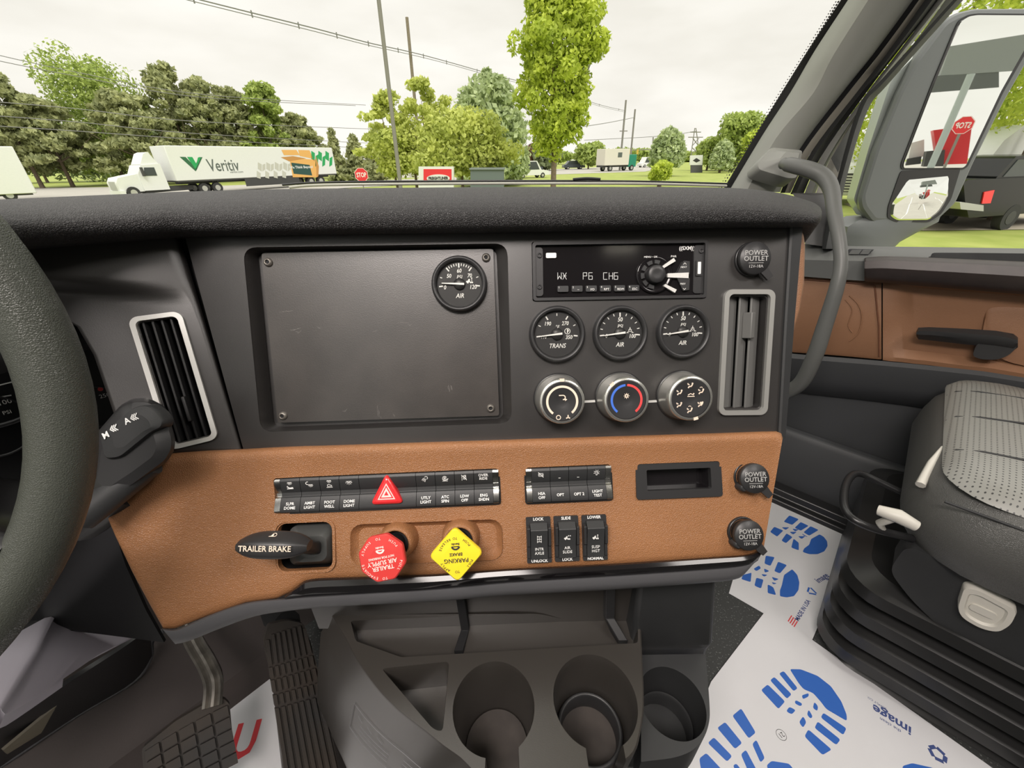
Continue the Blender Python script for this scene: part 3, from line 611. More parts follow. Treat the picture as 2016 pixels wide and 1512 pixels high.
# ============================================================ SWITCH BANKS
def bank(q, n_left, hazard, names, label):
    c, W, H, an = q; x0 = -W / 2
    th = Th('switch_bank', FL, 0, 0, LZ, an, label, 'switch panel', 'switch banks on the tan leather', at=(c.x, c.y))
    m = MB(); plate(m, rrect(W, H, .003), [rrect(W - .003, H - .003, .002)], -.012, .0025); th.part('bank_frame', m, [SMOOTHB], bev=.0005)
    m = MB(); m.box((0, 0, -.010), (W - .002, H - .002, .004)); th.part('bank_base', m, [DARK])
    cw = .0058
    def prof(x0, x1, h, sc=1.0):
        return [[(x, y * h / 2, z * sc) for y, z in ((-1, -.004), (-.98, .0062), (-.80, .0072), (-.16, .0040), (-.10, .0022), (.14, .0022), (.20, .0034), (.82, .0068), (.98, .0058), (1, -.004))] for x in (x0, x1)]
    for s in (-1, 1):
        m = MB(); a = s * (W / 2 - .0018); b = s * (W / 2 - .0018 - cw); m.loft(prof(min(a, b), max(a, b), H - .004), smooth=False); th.part('end_cap', m, [CHROME], bev=.0006)
    tot = W - .0036 - 2 * cw; hz = .0595 if hazard else 0; sw = (tot - hz) / len(names); x = -tot / 2
    for i, (ln, icon) in enumerate(names):
        if hazard and i == n_left:
            m = MB(); m.loft(prof(x + .0002, x + hz - .0002, H - .004), smooth=False); th.part('blank_cover', m, [BLK], bev=.0004)
            tri = lambda r, dy=0: [((r) * math.cos(math.radians(90 + 120 * k)), r * math.sin(math.radians(90 + 120 * k)) + dy) for k in range(3)]
            cx = x + hz / 2; m = MB(); R = .0215; o3 = roundpoly(tri(R), .006, 5); sh = lambda P_, k=1.0: [(cx + a * k * .94, b * k - .0020) for a, b in P_]
            m.loft([ringof(sh(o3), .002), ringof(sh(o3), .0080), ringof(sh(o3, .95), .0098), ringof(sh(o3, .72), .0104)])
            hb = th.part('hazard_button', m, [REDG]); t = MB()
            for r0, r1 in ((.0112, .0092), (.0068, .0)):
                if r1: plate(t, sh(tri(r0)), [sh(tri(r1))], .01035, .0107)
                else: plate(t, sh(tri(r0)), [sh(tri(.0030))], .01035, .0107)
            t.build('hazard_symbol', [mat('pink_print', (.88, .62, .58), .5)], hb); x += hz
        m = MB(); m.loft(prof(x + .00025, x + sw - .00025, H - .004), smooth=False); b = th.part('switch_button', m, [BLK], bev=.0004)
        cx = x + sw / 2; t = MB(); K = Matrix.Translation((0, -.27 * H, .0067)) @ Matrix.Rotation(-.25, 4, 'X')
        for k, s_ in enumerate(ln): text(t, s_, cx, (.0021 if len(ln) > 1 else 0) - k * .0042, .0041, 0, bold=.00006, M=K)
        K = Matrix.Translation((0, .27 * H, .0061)) @ Matrix.Rotation(.27, 4, 'X'); t2 = MB(); icon(t2, cx); 
        t.add([K @ Vector(p) for p in t2.v], t2.f); t.build('switch_print', [WHITE], b); x += sw
LW = .00042
def i_lamp(t, x, y=0, s=.0030, full=1):
    arc(t, s * .35, s * .55, 180, 360, 0, 10, (x, y + s * .55)); stroke(t, [(x - s * .95, y + s * .6), (x + s * .95, y + s * .6)], LW, 0)
    for a in (200, 235, 270, 305, 340): c, q = math.cos(math.radians(a)), math.sin(math.radians(a)); stroke(t, [(x + s * .75 * c, y + s * .5 + s * .75 * q), (x + s * 1.15 * c, y + s * .5 + s * 1.15 * q)], LW, 0)
def i_slp(t, x): i_lamp(t, x, .0016, .0022); stroke(t, [(x - .003, -.0042), (x + .003, -.0042)], LW * 1.6, 0); stroke(t, [(x - .0026, -.0022), (x - .0005, -.0034), (x + .0028, -.0030)], LW * 2.4, 0); disc(t, x - .0026, -.0018, .0007)
def i_amb(t, x): arc(t, .0012, .0018, 60, 300, 0, 10, (x - .0022, .0012)); i_lamp(t, x + .0010, -.0018, .0022)
def i_foot(t, x): i_lamp(t, x, .0020, .0021); stroke(t, [(x - .003, -.0045), (x + .003, -.0045)], LW, 0); stroke(t, [(x - .0022, -.0034), (x + .0024, -.0034), (x + .0022, -.0024), (x + .0002, -.0014), (x - .0008, -.0010), (x - .0020, -.0014), (x - .0022, -.0034)], LW, 0)
def i_dome(t, x): i_lamp(t, x, -.0005, .0030)
def i_utl(t, x):
    arc(t, .0014, .0019, -60, 150, 0, 12, (x + .0008, .0014))
    for k in range(4): stroke(t, [(x + .0006 - k * .0008, .0002 + k * .0004), (x - .0006 - k * .0010, -.0030 + k * .0007)], LW, 0)
def i_atc(t, x): arc(t, .0022, .0026, 30, 330, 0, 16, (x, 0)); arc(t, .0014, .0017, 0, 360, 0, 12, (x, 0)); disc(t, x, 0, .0008); stroke(t, [(x - .0024, -.0030), (x + .0030, -.0030)], LW, 0); stroke(t, [(x + .0022, -.0016), (x + .0034, -.0006)], LW * 2, 0)
def i_ldw(t, x): stroke(t, [(x - .0026, .003), (x + .0026, -.0026)], LW * 1.3, 0); stroke(t, [(x - .0022, .0026), (x - .0022, -.003)], LW, 0); stroke(t, [(x + .0018, .0028), (x + .0024, -.003)], LW, 0); arc(t, .0007, .0012, 0, 360, 0, 10, (x + .0006, .0016)); arc(t, .0007, .0012, 0, 360, 0, 10, (x + .0003, -.0010))
def i_ovr(t, x): text(t, 'OVER', x, .0017, .0041, 0, bold=.00006); text(t, 'RIDE', x, -.0022, .0041, 0, bold=.00006)
def i_hsa(t, x):
    arc(t, .0015, .0019, 0, 360, 0, 16, (x, 0)); arc(t, .0024, .0028, -50, 50, 0, 8, (x, 0)); arc(t, .0024, .0028, 130, 230, 0, 8, (x, 0)); stroke(t, [(x - .0026, .0028), (x + .0026, -.0028)], LW * 1.4, 0); disc(t, x, 0, .0006)
def i_opt(t, x): stroke(t, [(x - .001, -.0045), (x + .001, -.0045)], LW, 0)
def i_bulb(t, x):
    arc(t, .0014, .0018, -60, 240, 0, 14, (x, 0)); stroke(t, [(x - .0007, -.0016), (x - .0007, -.0028), (x + .0007, -.0028), (x + .0007, -.0016)], LW, 0); stroke(t, [(x, -.0004), (x + .0008, .0006)], LW, 0)
    for a in range(-30, 240, 45): c, q = math.cos(math.radians(a)), math.sin(math.radians(a)); stroke(t, [(x + .0023 * c, .0023 * q), (x + .0031 * c, .0031 * q)], LW, 0)
bank(q_bank1, 4, True, [(('SLPR', 'DOME'), i_slp), (('AMBT', 'LIGHT'), i_amb), (('FOOT', 'WELL'), i_foot), (('DOME', 'LIGHT'), i_dome), (('UTLY', 'LIGHT'), i_utl), (('ATC', 'SPIN'), i_atc), (('LDW', 'OFF'), i_ldw), (('ENG', 'SHDN'), i_ovr)], 'long black switch bank with the red hazard triangle in its middle')
bank(q_bank2, 9, False, [(('HSA', 'OFF'), i_hsa), (('OPT',), i_opt), (('OPT 2',), i_opt), (('LIGHT', 'TEST'), i_bulb)], 'short black switch bank of HSA OFF, OPT, OPT 2 and LIGHT TEST buttons')

# ============================================================ ROCKERS
def i_ax(t): 
    for y in (.003, 0, -.003):
        stroke(t, [(-.0018, y), (.0018, y)], LW, 0)
        for x in (-.0020, .0020): stroke(t, [(x, y - .0009), (x, y + .0009)], LW * 1.6, 0)
    stroke(t, [(0, .003), (0, -.003)], LW, 0)
def i_sl(t): ic_truck(t, -.0004, 0, .0026, 0, 0); disc(t, .001, .0026, .0006); disc(t, .0028, .0026, .0006)
def i_su(t): ic_truck(t, -.0004, -.0006, .0026, 0, 1)
for q, top, ln, bot, ic, lb in ((q_r[0], 'LOCK', ('INTR', 'AXLE'), 'UNLOCK', i_ax, 'black INTR AXLE rocker switch, leftmost of the three under the short bank'), (q_r[1], 'SLIDE', ('AIR', 'SLIDE'), 'LOCK', i_sl, 'black AIR SLIDE rocker switch, middle of the three under the short bank'), (q_r[2], 'LOWER', ('SUSP', 'HGT'), 'NORMAL', i_su, 'black SUSP HGT rocker switch, rightmost of the three under the short bank')):
    c, W, H, an = q; th = Th('rocker_switch', FL, 0, 0, LZ, an, lb, 'rocker switch', 'rocker switches on the tan leather', at=(c.x, c.y))
    m = MB(); m.prism(rrect(W, H, .0012, 3), -.02, .0018); th.part('rocker_housing', m, [SATIN], bev=.0004)
    for s in (-1, 1):
        m = MB(); x = s * (W / 2 - .0020); m.loft([[(x + dx, y * H, z) for y, z in ((-.40, .0015), (-.38, .0040), (-.12, .0050), (-.10, .0075), (.30, .0100), (.34, .0015))] for dx in (-.0014, .0014)], smooth=False); th.part('side_guard', m, [SATIN], bev=.0004)
    m = MB(); w2 = W / 2 - .0042; m.loft([[(x, y * H, z) for y, z in ((-.41, .0015), (-.41, .0040), (-.14, .0052), (.22, .0105), (.26, .0110), (.395, .0050), (.395, .0015))] for x in (-w2, w2)], smooth=False); rk = th.part('rocker', m, [BLK], bev=.0005)
    t = MB(); text(t, top, 0, .452 * H, .0042, .0020, bold=.0001); th.part('upper_legend', t, [WHITE]); t = MB(); text(t, bot, 0, -.455 * H, .0042, .0020, bold=.0001); th.part('lower_legend', t, [WHITE]); t = MB(); K = Matrix.Translation((0, -.225 * H, .0050)) @ Matrix.Rotation(.09, 4, 'X')
    for k, s_ in enumerate(ln): text(t, s_, 0, .0022 - k * .0044, .0042, 0, M=K)
    K = Matrix.Translation((0, .06 * H, .0084)) @ Matrix.Rotation(.29, 4, 'X'); t2 = MB(); ic(t2); t.add([K @ Vector(p) for p in t2.v], t2.f); t.build('rocker_print', [WHITE], rk)

# ============================================================ OPEN POCKET
c, W, H, an = q_pock; th = Th('display_housing', FL, 0, 0, LZ, an, 'black rectangular frame with an empty dark window, right of the short switch bank', 'display', at=(c.x, c.y))
m = MB(); plate(m, rrect(W, H, .003), [rrect(W - .024, H - .018, .0015)], -.004, .0028); th.part('housing_frame', m, [SATIN], bev=.0008)
m = MB(); r0 = rrect(W - .022, H - .016, .0015); r1 = rrect(W - .028, H - .022, .0015); m.loft([ringof(r0, .002), ringof(r1, -.014)], caps=False); m.add(ringof(r1, -.014), [tuple(range(len(r1)))]); th.part('housing_window', m, [GLOSS], shade=True)

# ============================================================ TRAILER HAND BRAKE
c, W, H, an = q_tb; th = Th('trailer_brake', FL, 0, 0, LZ, an, 'black TRAILER BRAKE hand lever in its square recess, left of the red knob', 'brake lever', at=(c.x, c.y))
m = MB(); plate(m, rrect(W + .003, H + .003, .011), [rrect(W - .003, H - .003, .009)], -.006, .0012); th.part('recess_rim', m, [LEATHER], bev=.0008)
m = MB(); rr0 = rrect(W - .001, H - .001, .010); m.loft([ringof(rr0, 0), ringof(rr0, -.026)], caps=False); m.add(ringof(rr0, -.026), [tuple(range(len(rr0)))]); th.part('recess_box', m, [SMOOTHB], shade=True)
m = MB(); bx, by = .004, -.001
m.loft([ringof(rrect(W * .84, H * .82, .008, 5, bx, by), -.025), ringof(rrect(W * .80, H * .78, .008, 5, bx, by), -.006), ringof(rrect(W * .56, H * .50, .008, 5, bx + .003, by - .001), .004), ringof(rrect(W * .30, H * .28, .008, 5, bx + .003, by - .002), .0045)])
th.part('lever_block', m, [mat('lever_block_grey', (.06, .062, .06), .35)], shade=True)
m = MB(); lx, ly = th.l(612, 1090, .012); hx, hy = th.l(592, 1072, .034)
m.loft([[(x + lx + (hx - lx) * k - .004 * k, y + ly + (hy - ly) * k, z) for x, y in rrect(.016 - .002 * k, .015 - .004 * k, .004)] for k, z in ((0, -.004), (.5, .016), (1, .034))]); th.part('lever_neck', m, [SATIN])
# lens-shaped paddle seen edge-on, its front edge carries the lettering
A = th.l3(472, 1073, .040); B = th.l3(610, 1074, .036); A, B = Vector(A), Vector(B); L = (B - A).length; X_ = (B - A).normalized(); Y_ = Vector((0, 1, 0)); Y_ = (Y_ - X_ * Y_.dot(X_)).normalized(); Z_ = X_.cross(Y_)
mid = (A + B) / 2; rings = []
for k in range(13):
    t_ = -1 + 2 * k / 12; hh = .0118 * (1 - abs(t_) ** 3.2 * .62); dd = .016 * (1 - abs(t_) ** 3 * .5); o = mid + X_ * (t_ * L / 2)
    rings.append([o + Y_ * (hh * y) + Z_ * (dd * z) for y, z in ((-.55, .95), (-.8, .75), (-1, 0), (-.8, -.8), (.3, -1), (.9, -.7), (1.15, -.1), (.95, .35), (.62, .86), (.52, .95))])
m = MB(); m.loft(rings); pd = th.part('paddle', m, [SATIN], sub=1)
t = MB(); M_ = Matrix(((X_.x, Y_.x, Z_.x, mid.x), (X_.y, Y_.y, Z_.y, mid.y), (X_.z, Y_.z, Z_.z, mid.z), (0, 0, 0, 1)))
text(t, 'TRAILER BRAKE', -.002, .0018, .0074, .0156, bold=.00008, sx=.90, M=M_); K = M_ @ Matrix.Translation((.0005, .0094, .006)) @ Matrix.Rotation(-.9, 4, 'X'); t2 = MB(); ic_truck(t2, 0, 0, .0030, .0012, 0); arc(t2, .0016, .0021, 0, 360, .0012, 10, (.0010, .0018)); t.add([K @ Vector(p) for p in t2.v], t2.f)
t.build('lettering', [CREAM], pd)

# ============================================================ AIR BRAKE KNOBS
def brake_knob(cu, cv, ku, kv, h, poly, mt, pm, lines, ring, rot, label, R):
    x, y = FL.l(cu, cv, 0); th = Th('air_brake_knob', FL, 0, 0, 0, 0, label, 'brake knob', at=(x, y))
    m = MB(); m.lathe([(.0205, -.004), (.0190, .010), (.0172, .016), (.0155, .0172), (.0140, .0165), (.0135, .004)], 36, caps=False); th.part('collar', m, [LEATHER])
    m = MB(); m.lathe([(.0137, .002), (.0137, .006)], 30); th.part('collar_bore', m, [DARK])
    kx, ky = th.l(ku, kv, h); top = Vector((kx, ky, h)); m = MB(); m.tube([(0, 0, .002), tuple(top * .93)], .0085, 20); th.part('stem', m, [SMOOTHB])
    Zk = top.normalized(); Zk = (Zk + Vector((0, .03, .6))).normalized(); Xk = Vector((1, 0, 0)); Xk = (Xk - Zk * Xk.dot(Zk)).normalized(); Yk = Zk.cross(Xk); a = math.radians(rot)
    M = Matrix(((Xk.x, Yk.x, Zk.x, kx), (Xk.y, Yk.y, Zk.y, ky), (Xk.z, Yk.z, Zk.z, h), (0, 0, 0, 1))) @ Matrix.Rotation(a, 4, 'Z')
    m = MB(); m.lathe([(.0105, -.010), (.0150, -.006)], 24); m.loft([ringof(poly(.93), -.0062), ringof(poly(1.0), -.0048), ringof(poly(1.0), -.0008), ringof(poly(.95), .0004), ringof(poly(.5), .0010)])
    kb = th.part('knob_plate', m, [mt], m=M, shade=True); t = MB()
    for (s_, yy, sz) in lines: text(t, s_, 0, yy, sz, .0013, bold=.00006)
    for (s_, a_, up) in ring:
        n = len(s_)
        for i, ch in enumerate(s_):
            an = a_ + (i - (n - 1) / 2) * (-8.2 if up else 8.2) ; r_ = R; ra = math.radians(an)
            text(t, ch, r_ * math.cos(ra), r_ * math.sin(ra), .0033, .0009, rot=an - 90 if up else an + 90)
    # small crescent emblem
    arc(t, .0030, .0046, 20, 160, .0012, 10, (0, -.0092)); stroke(t, [(-.0032, -.0080), (.0036, -.0080)], .0009, .0012); text(t, 'Bendix', .0, -.0104, .0028, .0013, bold=.00006)
    t.build('lettering', [pm], kb)
def octo(k, R=.0232): return roundpoly([(R * k * math.cos(math.radians(22.5 + 45 * i)), R * k * math.sin(math.radians(22.5 + 45 * i))) for i in range(8)], .0025, 3)
def diam(k, R=.0262): return roundpoly([(R * k * math.cos(math.radians(90 * i)), R * k * math.sin(math.radians(90 * i))) for i in range(4)], .0055, 5)
brake_knob(785, 1062, 752, 1099, .050, octo, REDP, mat('pinkish_print', (.90, .72, .66), .5), [('TRAILER', .0085, .0056), ('AIR SUPPLY', .0035, .0056), ('NOT FOR PARKING', -.0010, .0028)], [('PULL', 150, 1), ('TO', 90, 1), ('EVACUATE', 38, 1), ('PUSH', 222, 0), ('TO', 270, 0), ('SUPPLY', 318, 0)], 190, 'red eight-sided trailer air supply knob with upside-down white lettering', .0186)
brake_knob(907, 1056, 898, 1092, .048, diam, YELP, DPRINT, [('PARKING', .0050, .0056), ('BRAKE', -.0008, .0042)], [('PULL', 145, 1), ('TO', 92, 1), ('APPLY', 45, 1), ('PUSH', 225, 0), ('TO', 270, 0), ('RELEASE', 315, 0)], 182, 'yellow diamond-shaped parking brake knob with upside-down dark lettering', .0158)

# ============================================================ STEERING WHEEL
WC = Vector((-.489, .0935, .9202)); wt, wyaw = .2154, TH - .1257
WR = Vector((math.cos(wyaw), math.sin(wyaw), 0)); WFv = Vector((-math.sin(wyaw), math.cos(wyaw), 0)); WU = WFv * math.sin(wt) + TZ * math.cos(wt); WN = WR.cross(WU)
Mw = Matrix(((WR.x, WU.x, WN.x, WC.x), (WR.y, WU.y, WN.y, WC.y), (WR.z, WU.z, WN.z, WC.z), (0, 0, 0, 1)))
th = empty('steering_wheel', Mw, 'large black leather steering wheel cut off by the left edge', 'steering wheel')
m = MB(); n = 96; m2 = []
for i in range(n):
    a = 2 * math.pi * i / n; c, s = math.cos(a), math.sin(a); m2.append([((.24 + .0173 * math.cos(b)) * c, (.24 + .0173 * math.cos(b)) * s, .0173 * math.sin(b)) for b in [2 * math.pi * k / 20 for k in range(20)]])
m2.append(m2[0]); m.loft(m2, caps=False); m.build('rim', [RIM], th)
m = MB(); m.loft([[(x, y, z) for x, y in rrect(w, w * .9, .03)] for w, z in ((.10, -.07), (.155, -.045), (.165, -.02), (.14, -.006), (.08, -.002))]); m.build('hub', [SATIN], th)
for a in (180, 0, 250, 290):
    d = Vector((math.cos(math.radians(a)), math.sin(math.radians(a)), 0))
    if a == 0: d = Vector((.78, -.63, 0))
    m = MB(); m.tube([d * .06 + Vector((0, 0, -.03)), d * .14 + Vector((0, 0, -.022)), d * .226], [.022, .016, .010], 12); m.build('spoke', [SATIN], th)
# column and shroud
def wl(x, y, z): return Mw @ Vector((x, y, z))
m = MB(); ax = Vector((0, -.45, -1)).normalized(); m.loft([[(x, y + ax.y * t_, -.06 + ax.z * t_) for x, y in rrect(w, w * .95, .03)] for w, t_ in ((.12, .02), (.15, .04), (.17, .16), (.16, .30))], smooth=True)
cs = m.build('steering_column', [SATIN], None, m=Mw); tag(cs, 'dark steering column shroud behind the wheel', 'steering column')

# ============================================================ GEAR STALK
FS = Frame(P(270, 870, .36), camvec(.95, .30, .0), camvec(-.30, .95, .0))
th = empty('gear_stalk', FS.mat(), 'black gear selector stalk marked M and A beside the steering wheel', 'gear selector')
top = [FS.l(*q) for q in ((168, 878), (238, 797), (262, 784), (292, 783), (325, 800), (336, 830), (345, 862), (344, 885), (330, 908), (262, 958), (180, 1012), (150, 985))]
tpx = roundpoly([(168, 878), (238, 797), (262, 784), (292, 783), (325, 800), (336, 830), (345, 862), (344, 885), (330, 908), (262, 958), (180, 1012), (150, 985)], 9, 3)
def sring(k, z): return [FS.l3(250 + (u - 250) * k, 890 + (v - 890) * k, z) for u, v in tpx]
m = MB(); m.loft([sring(.70, -.050), sring(.93, -.040), sring(1.0, -.022), sring(.99, -.010), sring(.92, -.003), sring(.6, .001)]); m.build('stalk_body', [SATIN], th, shade=True)
m = MB(); pb = roundpoly([FS.l(*q, .004) for q in ((196, 858), (262, 802), (292, 795), (318, 815), (326, 838), (300, 850), (236, 902), (206, 905))], .005, 4); cxm, cym = sum(p[0] for p in pb) / len(pb), sum(p[1] for p in pb) / len(pb)
sc2 = lambda k: [(cxm + (x - cxm) * k, cym + (y - cym) * k) for x, y in pb]
m.loft([ringof(sc2(1), -.006), ringof(sc2(1), .003), ringof(sc2(.94), .0052), ringof(sc2(.6), .0064)]); kp = m.build('selector_pad', [BLK], th, shade=True)
t = MB(); x, y = FS.l(252, 829, .006); text(t, 'A', x, y, .0078, .0068, rot=10, bold=.0001); x, y = FS.l(210, 857, .006); text(t, 'M', x, y, .0078, .0068, rot=10, bold=.0001)
for (u, v) in ((266, 822), (226, 844)):
    for k in range(3): x, y = FS.l(u - 4 + k * 4, v + 1 - k * 1.5, .006); stroke(t, [(x + .0012, y + .0028), (x - .0012, y), (x + .0014, y - .0024)], .0008, .0068)
t.build('lettering', [WHITE], kp)
m = MB(); m.tube([FS.inv(P(250, 960, .40)), FS.inv(P(170, 1010, .40)), FS.inv(P(60, 1000, .42)), FS.inv(P(-60, 980, .44))], [.020, .026, .026, .024], 14); m.build('stalk_arm', [SATIN], th)
m = MB(); m.tube([FS.inv(P(300, 915, .375)), FS.inv(P(230, 965, .37)), FS.inv(P(160, 1020, .36))], [.010, .013, .013], 12); m.build('lower_stalk', [BLK], th)

# ============================================================ INSTRUMENT CLUSTER behind the wheel
FC = Frame(P(60, 760, .56), WR, TZ * .95 + WFv * .30)
th = empty('instrument_cluster', FC.mat(), 'instrument cluster with white numbers glimpsed behind the steering wheel', 'instrument cluster')
def fc(u, v, z=0): return FC.l(u, v, z)
m = MB(); poly = [fc(*q) for q in ((-520, 560), (150, 560), (196, 700), (238, 860), (236, 960), (-520, 1100))]; m.prism(poly, -.02, 0); m.build('cluster_face', [mat('cluster_black', (.012, .012, .013), .3)], th)
m = MB()
for (u, v, r) in ((-60, 720, .085), (-20, 840, .042), (190, 800, .030)): x, y = fc(u, v); m.lathe([(r, 0), (r * 1.02, .004), (r * .97, .004), (r * .95, 0)], 48, (x, y), caps=False)
m.build('dial_rings', [SATIN], th)
t = MB()
for s_, u, v, sz in (('5', 3, 684, .013), ('55', -30, 740, .013), ('100', 9, 792, .009), ('PSI', 14, 812, .007), ('250', 206, 779, .008)): x, y = fc(u, v, .001); text(t, s_, x, y, sz, .001)
for (a, b) in (((-2, 668), (6, 672)), ((0, 758), (24, 752)), ((0, 782), (22, 778))): x, y = fc(*a); x2, y2 = fc(*b); stroke(t, [(x, y), (x2, y2)], .0016, .001)
t.build('cluster_print', [WHITE], th)
t = MB(); x, y = fc(198, 766); disc(t, x, y, .003, .001); t.build('warning_mark', [REDPR], th)
# ============================================================ FLOOR AND SHELL
m = MB(); m.add([T(-1.1, -1.4, 0), T(1.42, -1.4, 0), T(1.42, .98, 0), T(-1.1, .98, 0), T(-1.1, -1.4, -.04), T(1.42, -1.4, -.04), T(1.42, .98, -.04), T(-1.1, .98, -.04)], [(0, 1, 2, 3), (4, 5, 6, 7), (0, 1, 5, 4), (1, 2, 6, 5), (2, 3, 7, 6), (3, 0, 4, 7)])
tag(m.build('floor', [CARPET]), kind='structure')
# firewall and toe board
m = MB(); m.loft([[T(r, f, z) for f, z in ((.78, 0), (.92, .10), (1.02, .34), (1.03, .86), (1.07, .86), (1.07, 0))] for r in (-1.1, 1.42)], smooth=False)
tag(m.build('wall_front', [BROWNF]), kind='structure')
m = MB(); m.loft([[T(r, f, z) for f, z in ((-1.4, 0), (-1.4, .75), (.9, .75), (.98, 0))] for r in (-1.1, -1.14)], smooth=False); tag(m.build('wall_left', [BLK]), kind='structure')
# raised floor hump in the driver's footwell, lined dark brown
m = MB(); m.loft([[T(r, f, z) for f, z in ((.79, .002), (.715, .003), (.40, .003), (.40, .001), (.79, .001))] for r in (-.75, .02)], smooth=False)
tag(m.build('trim_3', [BROWNF]), kind='structure')

# rear wall, driver's side wall above its window line, roof
def wallbox(name, rs, fs, zs, mt):
    m = MB(); m.loft([[T(rs[0], fs[0], z), T(rs[1], fs[0], z), T(rs[1], fs[1], z), T(rs[0], fs[1], z)] for z in zs], smooth=False); o = m.build(name, [mt]); o['kind'] = 'structure'; return o
LINING = mat('headlining', (.42, .41, .39), .8)
wallbox('wall_back', (-1.14, 1.42), (-1.40, -1.45), (0, 2.05), mat('sleeper_lining', (.12, .12, .12), .8))
wallbox('ceiling', (-1.14, 1.44), (-1.45, .42), (2.02, 2.07), LINING)
wallbox('trim_4', (1.385, 1.43), (-1.45, -.95), (.80, 2.02), BLK)
wallbox('trim_5', (-1.14, -1.10), (-1.45, -.42), (.75, 2.02), BLK)
dl = empty('dome_light', (0, 0, 0), 'ceiling dome light with a row of four small bulbs, mirrored in the radio face', 'ceiling light')
for k in range(4):
    r_ = ray(1199 + 15.5 * k, 491.5 - .4 * k); t_ = (-.002 - (CO - FD.o).dot(FD.N)) / r_.dot(FD.N); H_ = CO + r_ * t_; d_ = r_ - FD.N * 2 * r_.dot(FD.N); q_ = H_ + d_ * ((2.005 - H_.z) / d_.z)
    m = MB(); m.tube([q_ - Vector((.012, 0, 0)), q_ + Vector((.012, 0, 0))], .009, 10); m.build('bulb', [mat('bulb_glow', (1, .95, .8), .5, emit=(1, .93, .78), es=14)], dl)

# ============================================================ CONSOLE
ZC = .47
def cz(u, v, z=ZC): p = atz(u, v, z); return (p.x, p.y)
th = empty('console', (0, 0, 0), 'dark plastic floor console with two cup wells and an open tray, under the dash', 'console')
out = [cz(*q) for q in ((650, 1208), (677, 1252), (700, 1296), (737, 1350), (782, 1397), (836, 1439), (872, 1468), (907, 1493), (935, 1520), (980, 1545), (1080, 1560), (1175, 1550), (1222, 1505), (1250, 1480), (1262, 1440), (1269, 1386), (1266, 1300), (1262, 1205))]
out = [tuple(p) for p in spline([Vector(p) for p in out], 3)]
def flare(k): return [(x - (.075 * k if x < 0 else .004 * k) * (1 if x < .02 else .2), y + (.01 * k)) for x, y in out]
def scp(pts, k, dy=0):
    cx = sum(p[0] for p in pts) / len(pts); cy = sum(p[1] for p in pts) / len(pts); return [(cx + (x - cx) * k, cy + (y - cy) * k + dy) for x, y in pts]
m = MB(); m.loft([ringof(scp(out, .985), ZC), ringof(scp(out, .996), ZC - .0015), ringof(out, ZC - .005), ringof(flare(.35), ZC - .05), ringof(flare(.8), ZC - .16), ringof(flare(1.2), .20), ringof(flare(1.3), .01)])
CONS = mat('console_plastic', (.038, .034, .030), .33, bump=.06, bscale=900, spec=.8)
body = m.build('console_body', [CONS, DARK], th)
cl, cr_ = cz(893, 1392), cz(1051, 1390); C1 = ((cl[0] + cr_[0]) / 2, atz(971, 1300, ZC).y - .0465); R1 = (cr_[0] - cl[0]) / 2
cl, cr_ = cz(1091, 1377), cz(1252, 1377); C2 = ((cl[0] + cr_[0]) / 2, atz(1171, 1288, ZC).y - .0465); R2 = (cr_[0] - cl[0]) / 2
cuts = []
for C, R_ in ((C1, R1), (C2, R2)):
    k = MB(); k.lathe([(R_ * .86, ZC - .105), (R_ * .97, ZC - .01), (R_ * 1.0, ZC - .004), (R_ * 1.02, ZC), (R_ * 1.02, ZC + .03)], 48, C); cuts.append(k)
k = MB(); k.prism(roundpoly([(C1[0] - .006, C1[1]), (C1[0] + .026, C1[1]), (C1[0] + .030, .05), (C1[0] - .010, .05)], .002), ZC - .10, ZC + .03); cuts.append(k)
k = MB(); k.prism(roundpoly([(C2[0] - .018, C2[1]), (C2[0] + .022, C2[1]), (C2[0] + .020, .05), (C2[0] - .016, .05)], .002), ZC - .10, ZC + .03); cuts.append(k)
tri_ = roundpoly([cz(*q) for q in ((752, 1317), (884, 1303), (871, 1440), (852, 1434))], .006, 5)
k = MB(); k.loft([ringof(scp(tri_, .86), ZC - .045), ringof(scp(tri_, .97), ZC - .006), ringof(scp(tri_, 1.02), ZC), ringof(scp(tri_, 1.02), ZC + .02)]); cuts.append(k)
tray = roundpoly([cz(*q, ZC) for q in ((690, 1222), (1256, 1198), (1256, 1266), (790, 1294), (700, 1262))], .004, 4)
k = MB(); k.loft([ringof(scp(tray, .985), ZC - .022), ringof(scp(tray, 1.0), ZC), ringof(scp(tray, 1.0), ZC + .02)], smooth=False); cuts.append(k)
cut(body, cuts); autosmooth(body, 35)
bv = body.modifiers.new('bevel', 'BEVEL'); bv.width = .0012; bv.segments = 2; bv.limit_method = 'ANGLE'; bv.angle_limit = math.radians(45)
for C, R_ in ((C1, R1), (C2, R2)):
    m = MB(); m.lathe([(R_ * .845, ZC - .1045), (R_ * .845, ZC - .101)], 40, C); m.build('cup_mat', [mat('dusty_rubber', (.035, .029, .026), .75, bump=.4, bscale=60, var=.5, vscale=30, col2=(.06, .05, .044))], th)
m = MB(); m.lathe([(R2 * .86, ZC - .075), (R2 * .80, ZC - .070), (R2 * .74, ZC - .074), (R2 * .74, ZC - .100)], 44, C2, caps=False); m.build('cup_ring', [SATIN], th)
m = MB(); m.lathe([(R1 * 1.035, ZC - .0005), (R1 * 1.02, ZC + .0008), (R1 * .995, ZC - .002)], 56, C1, caps=False)
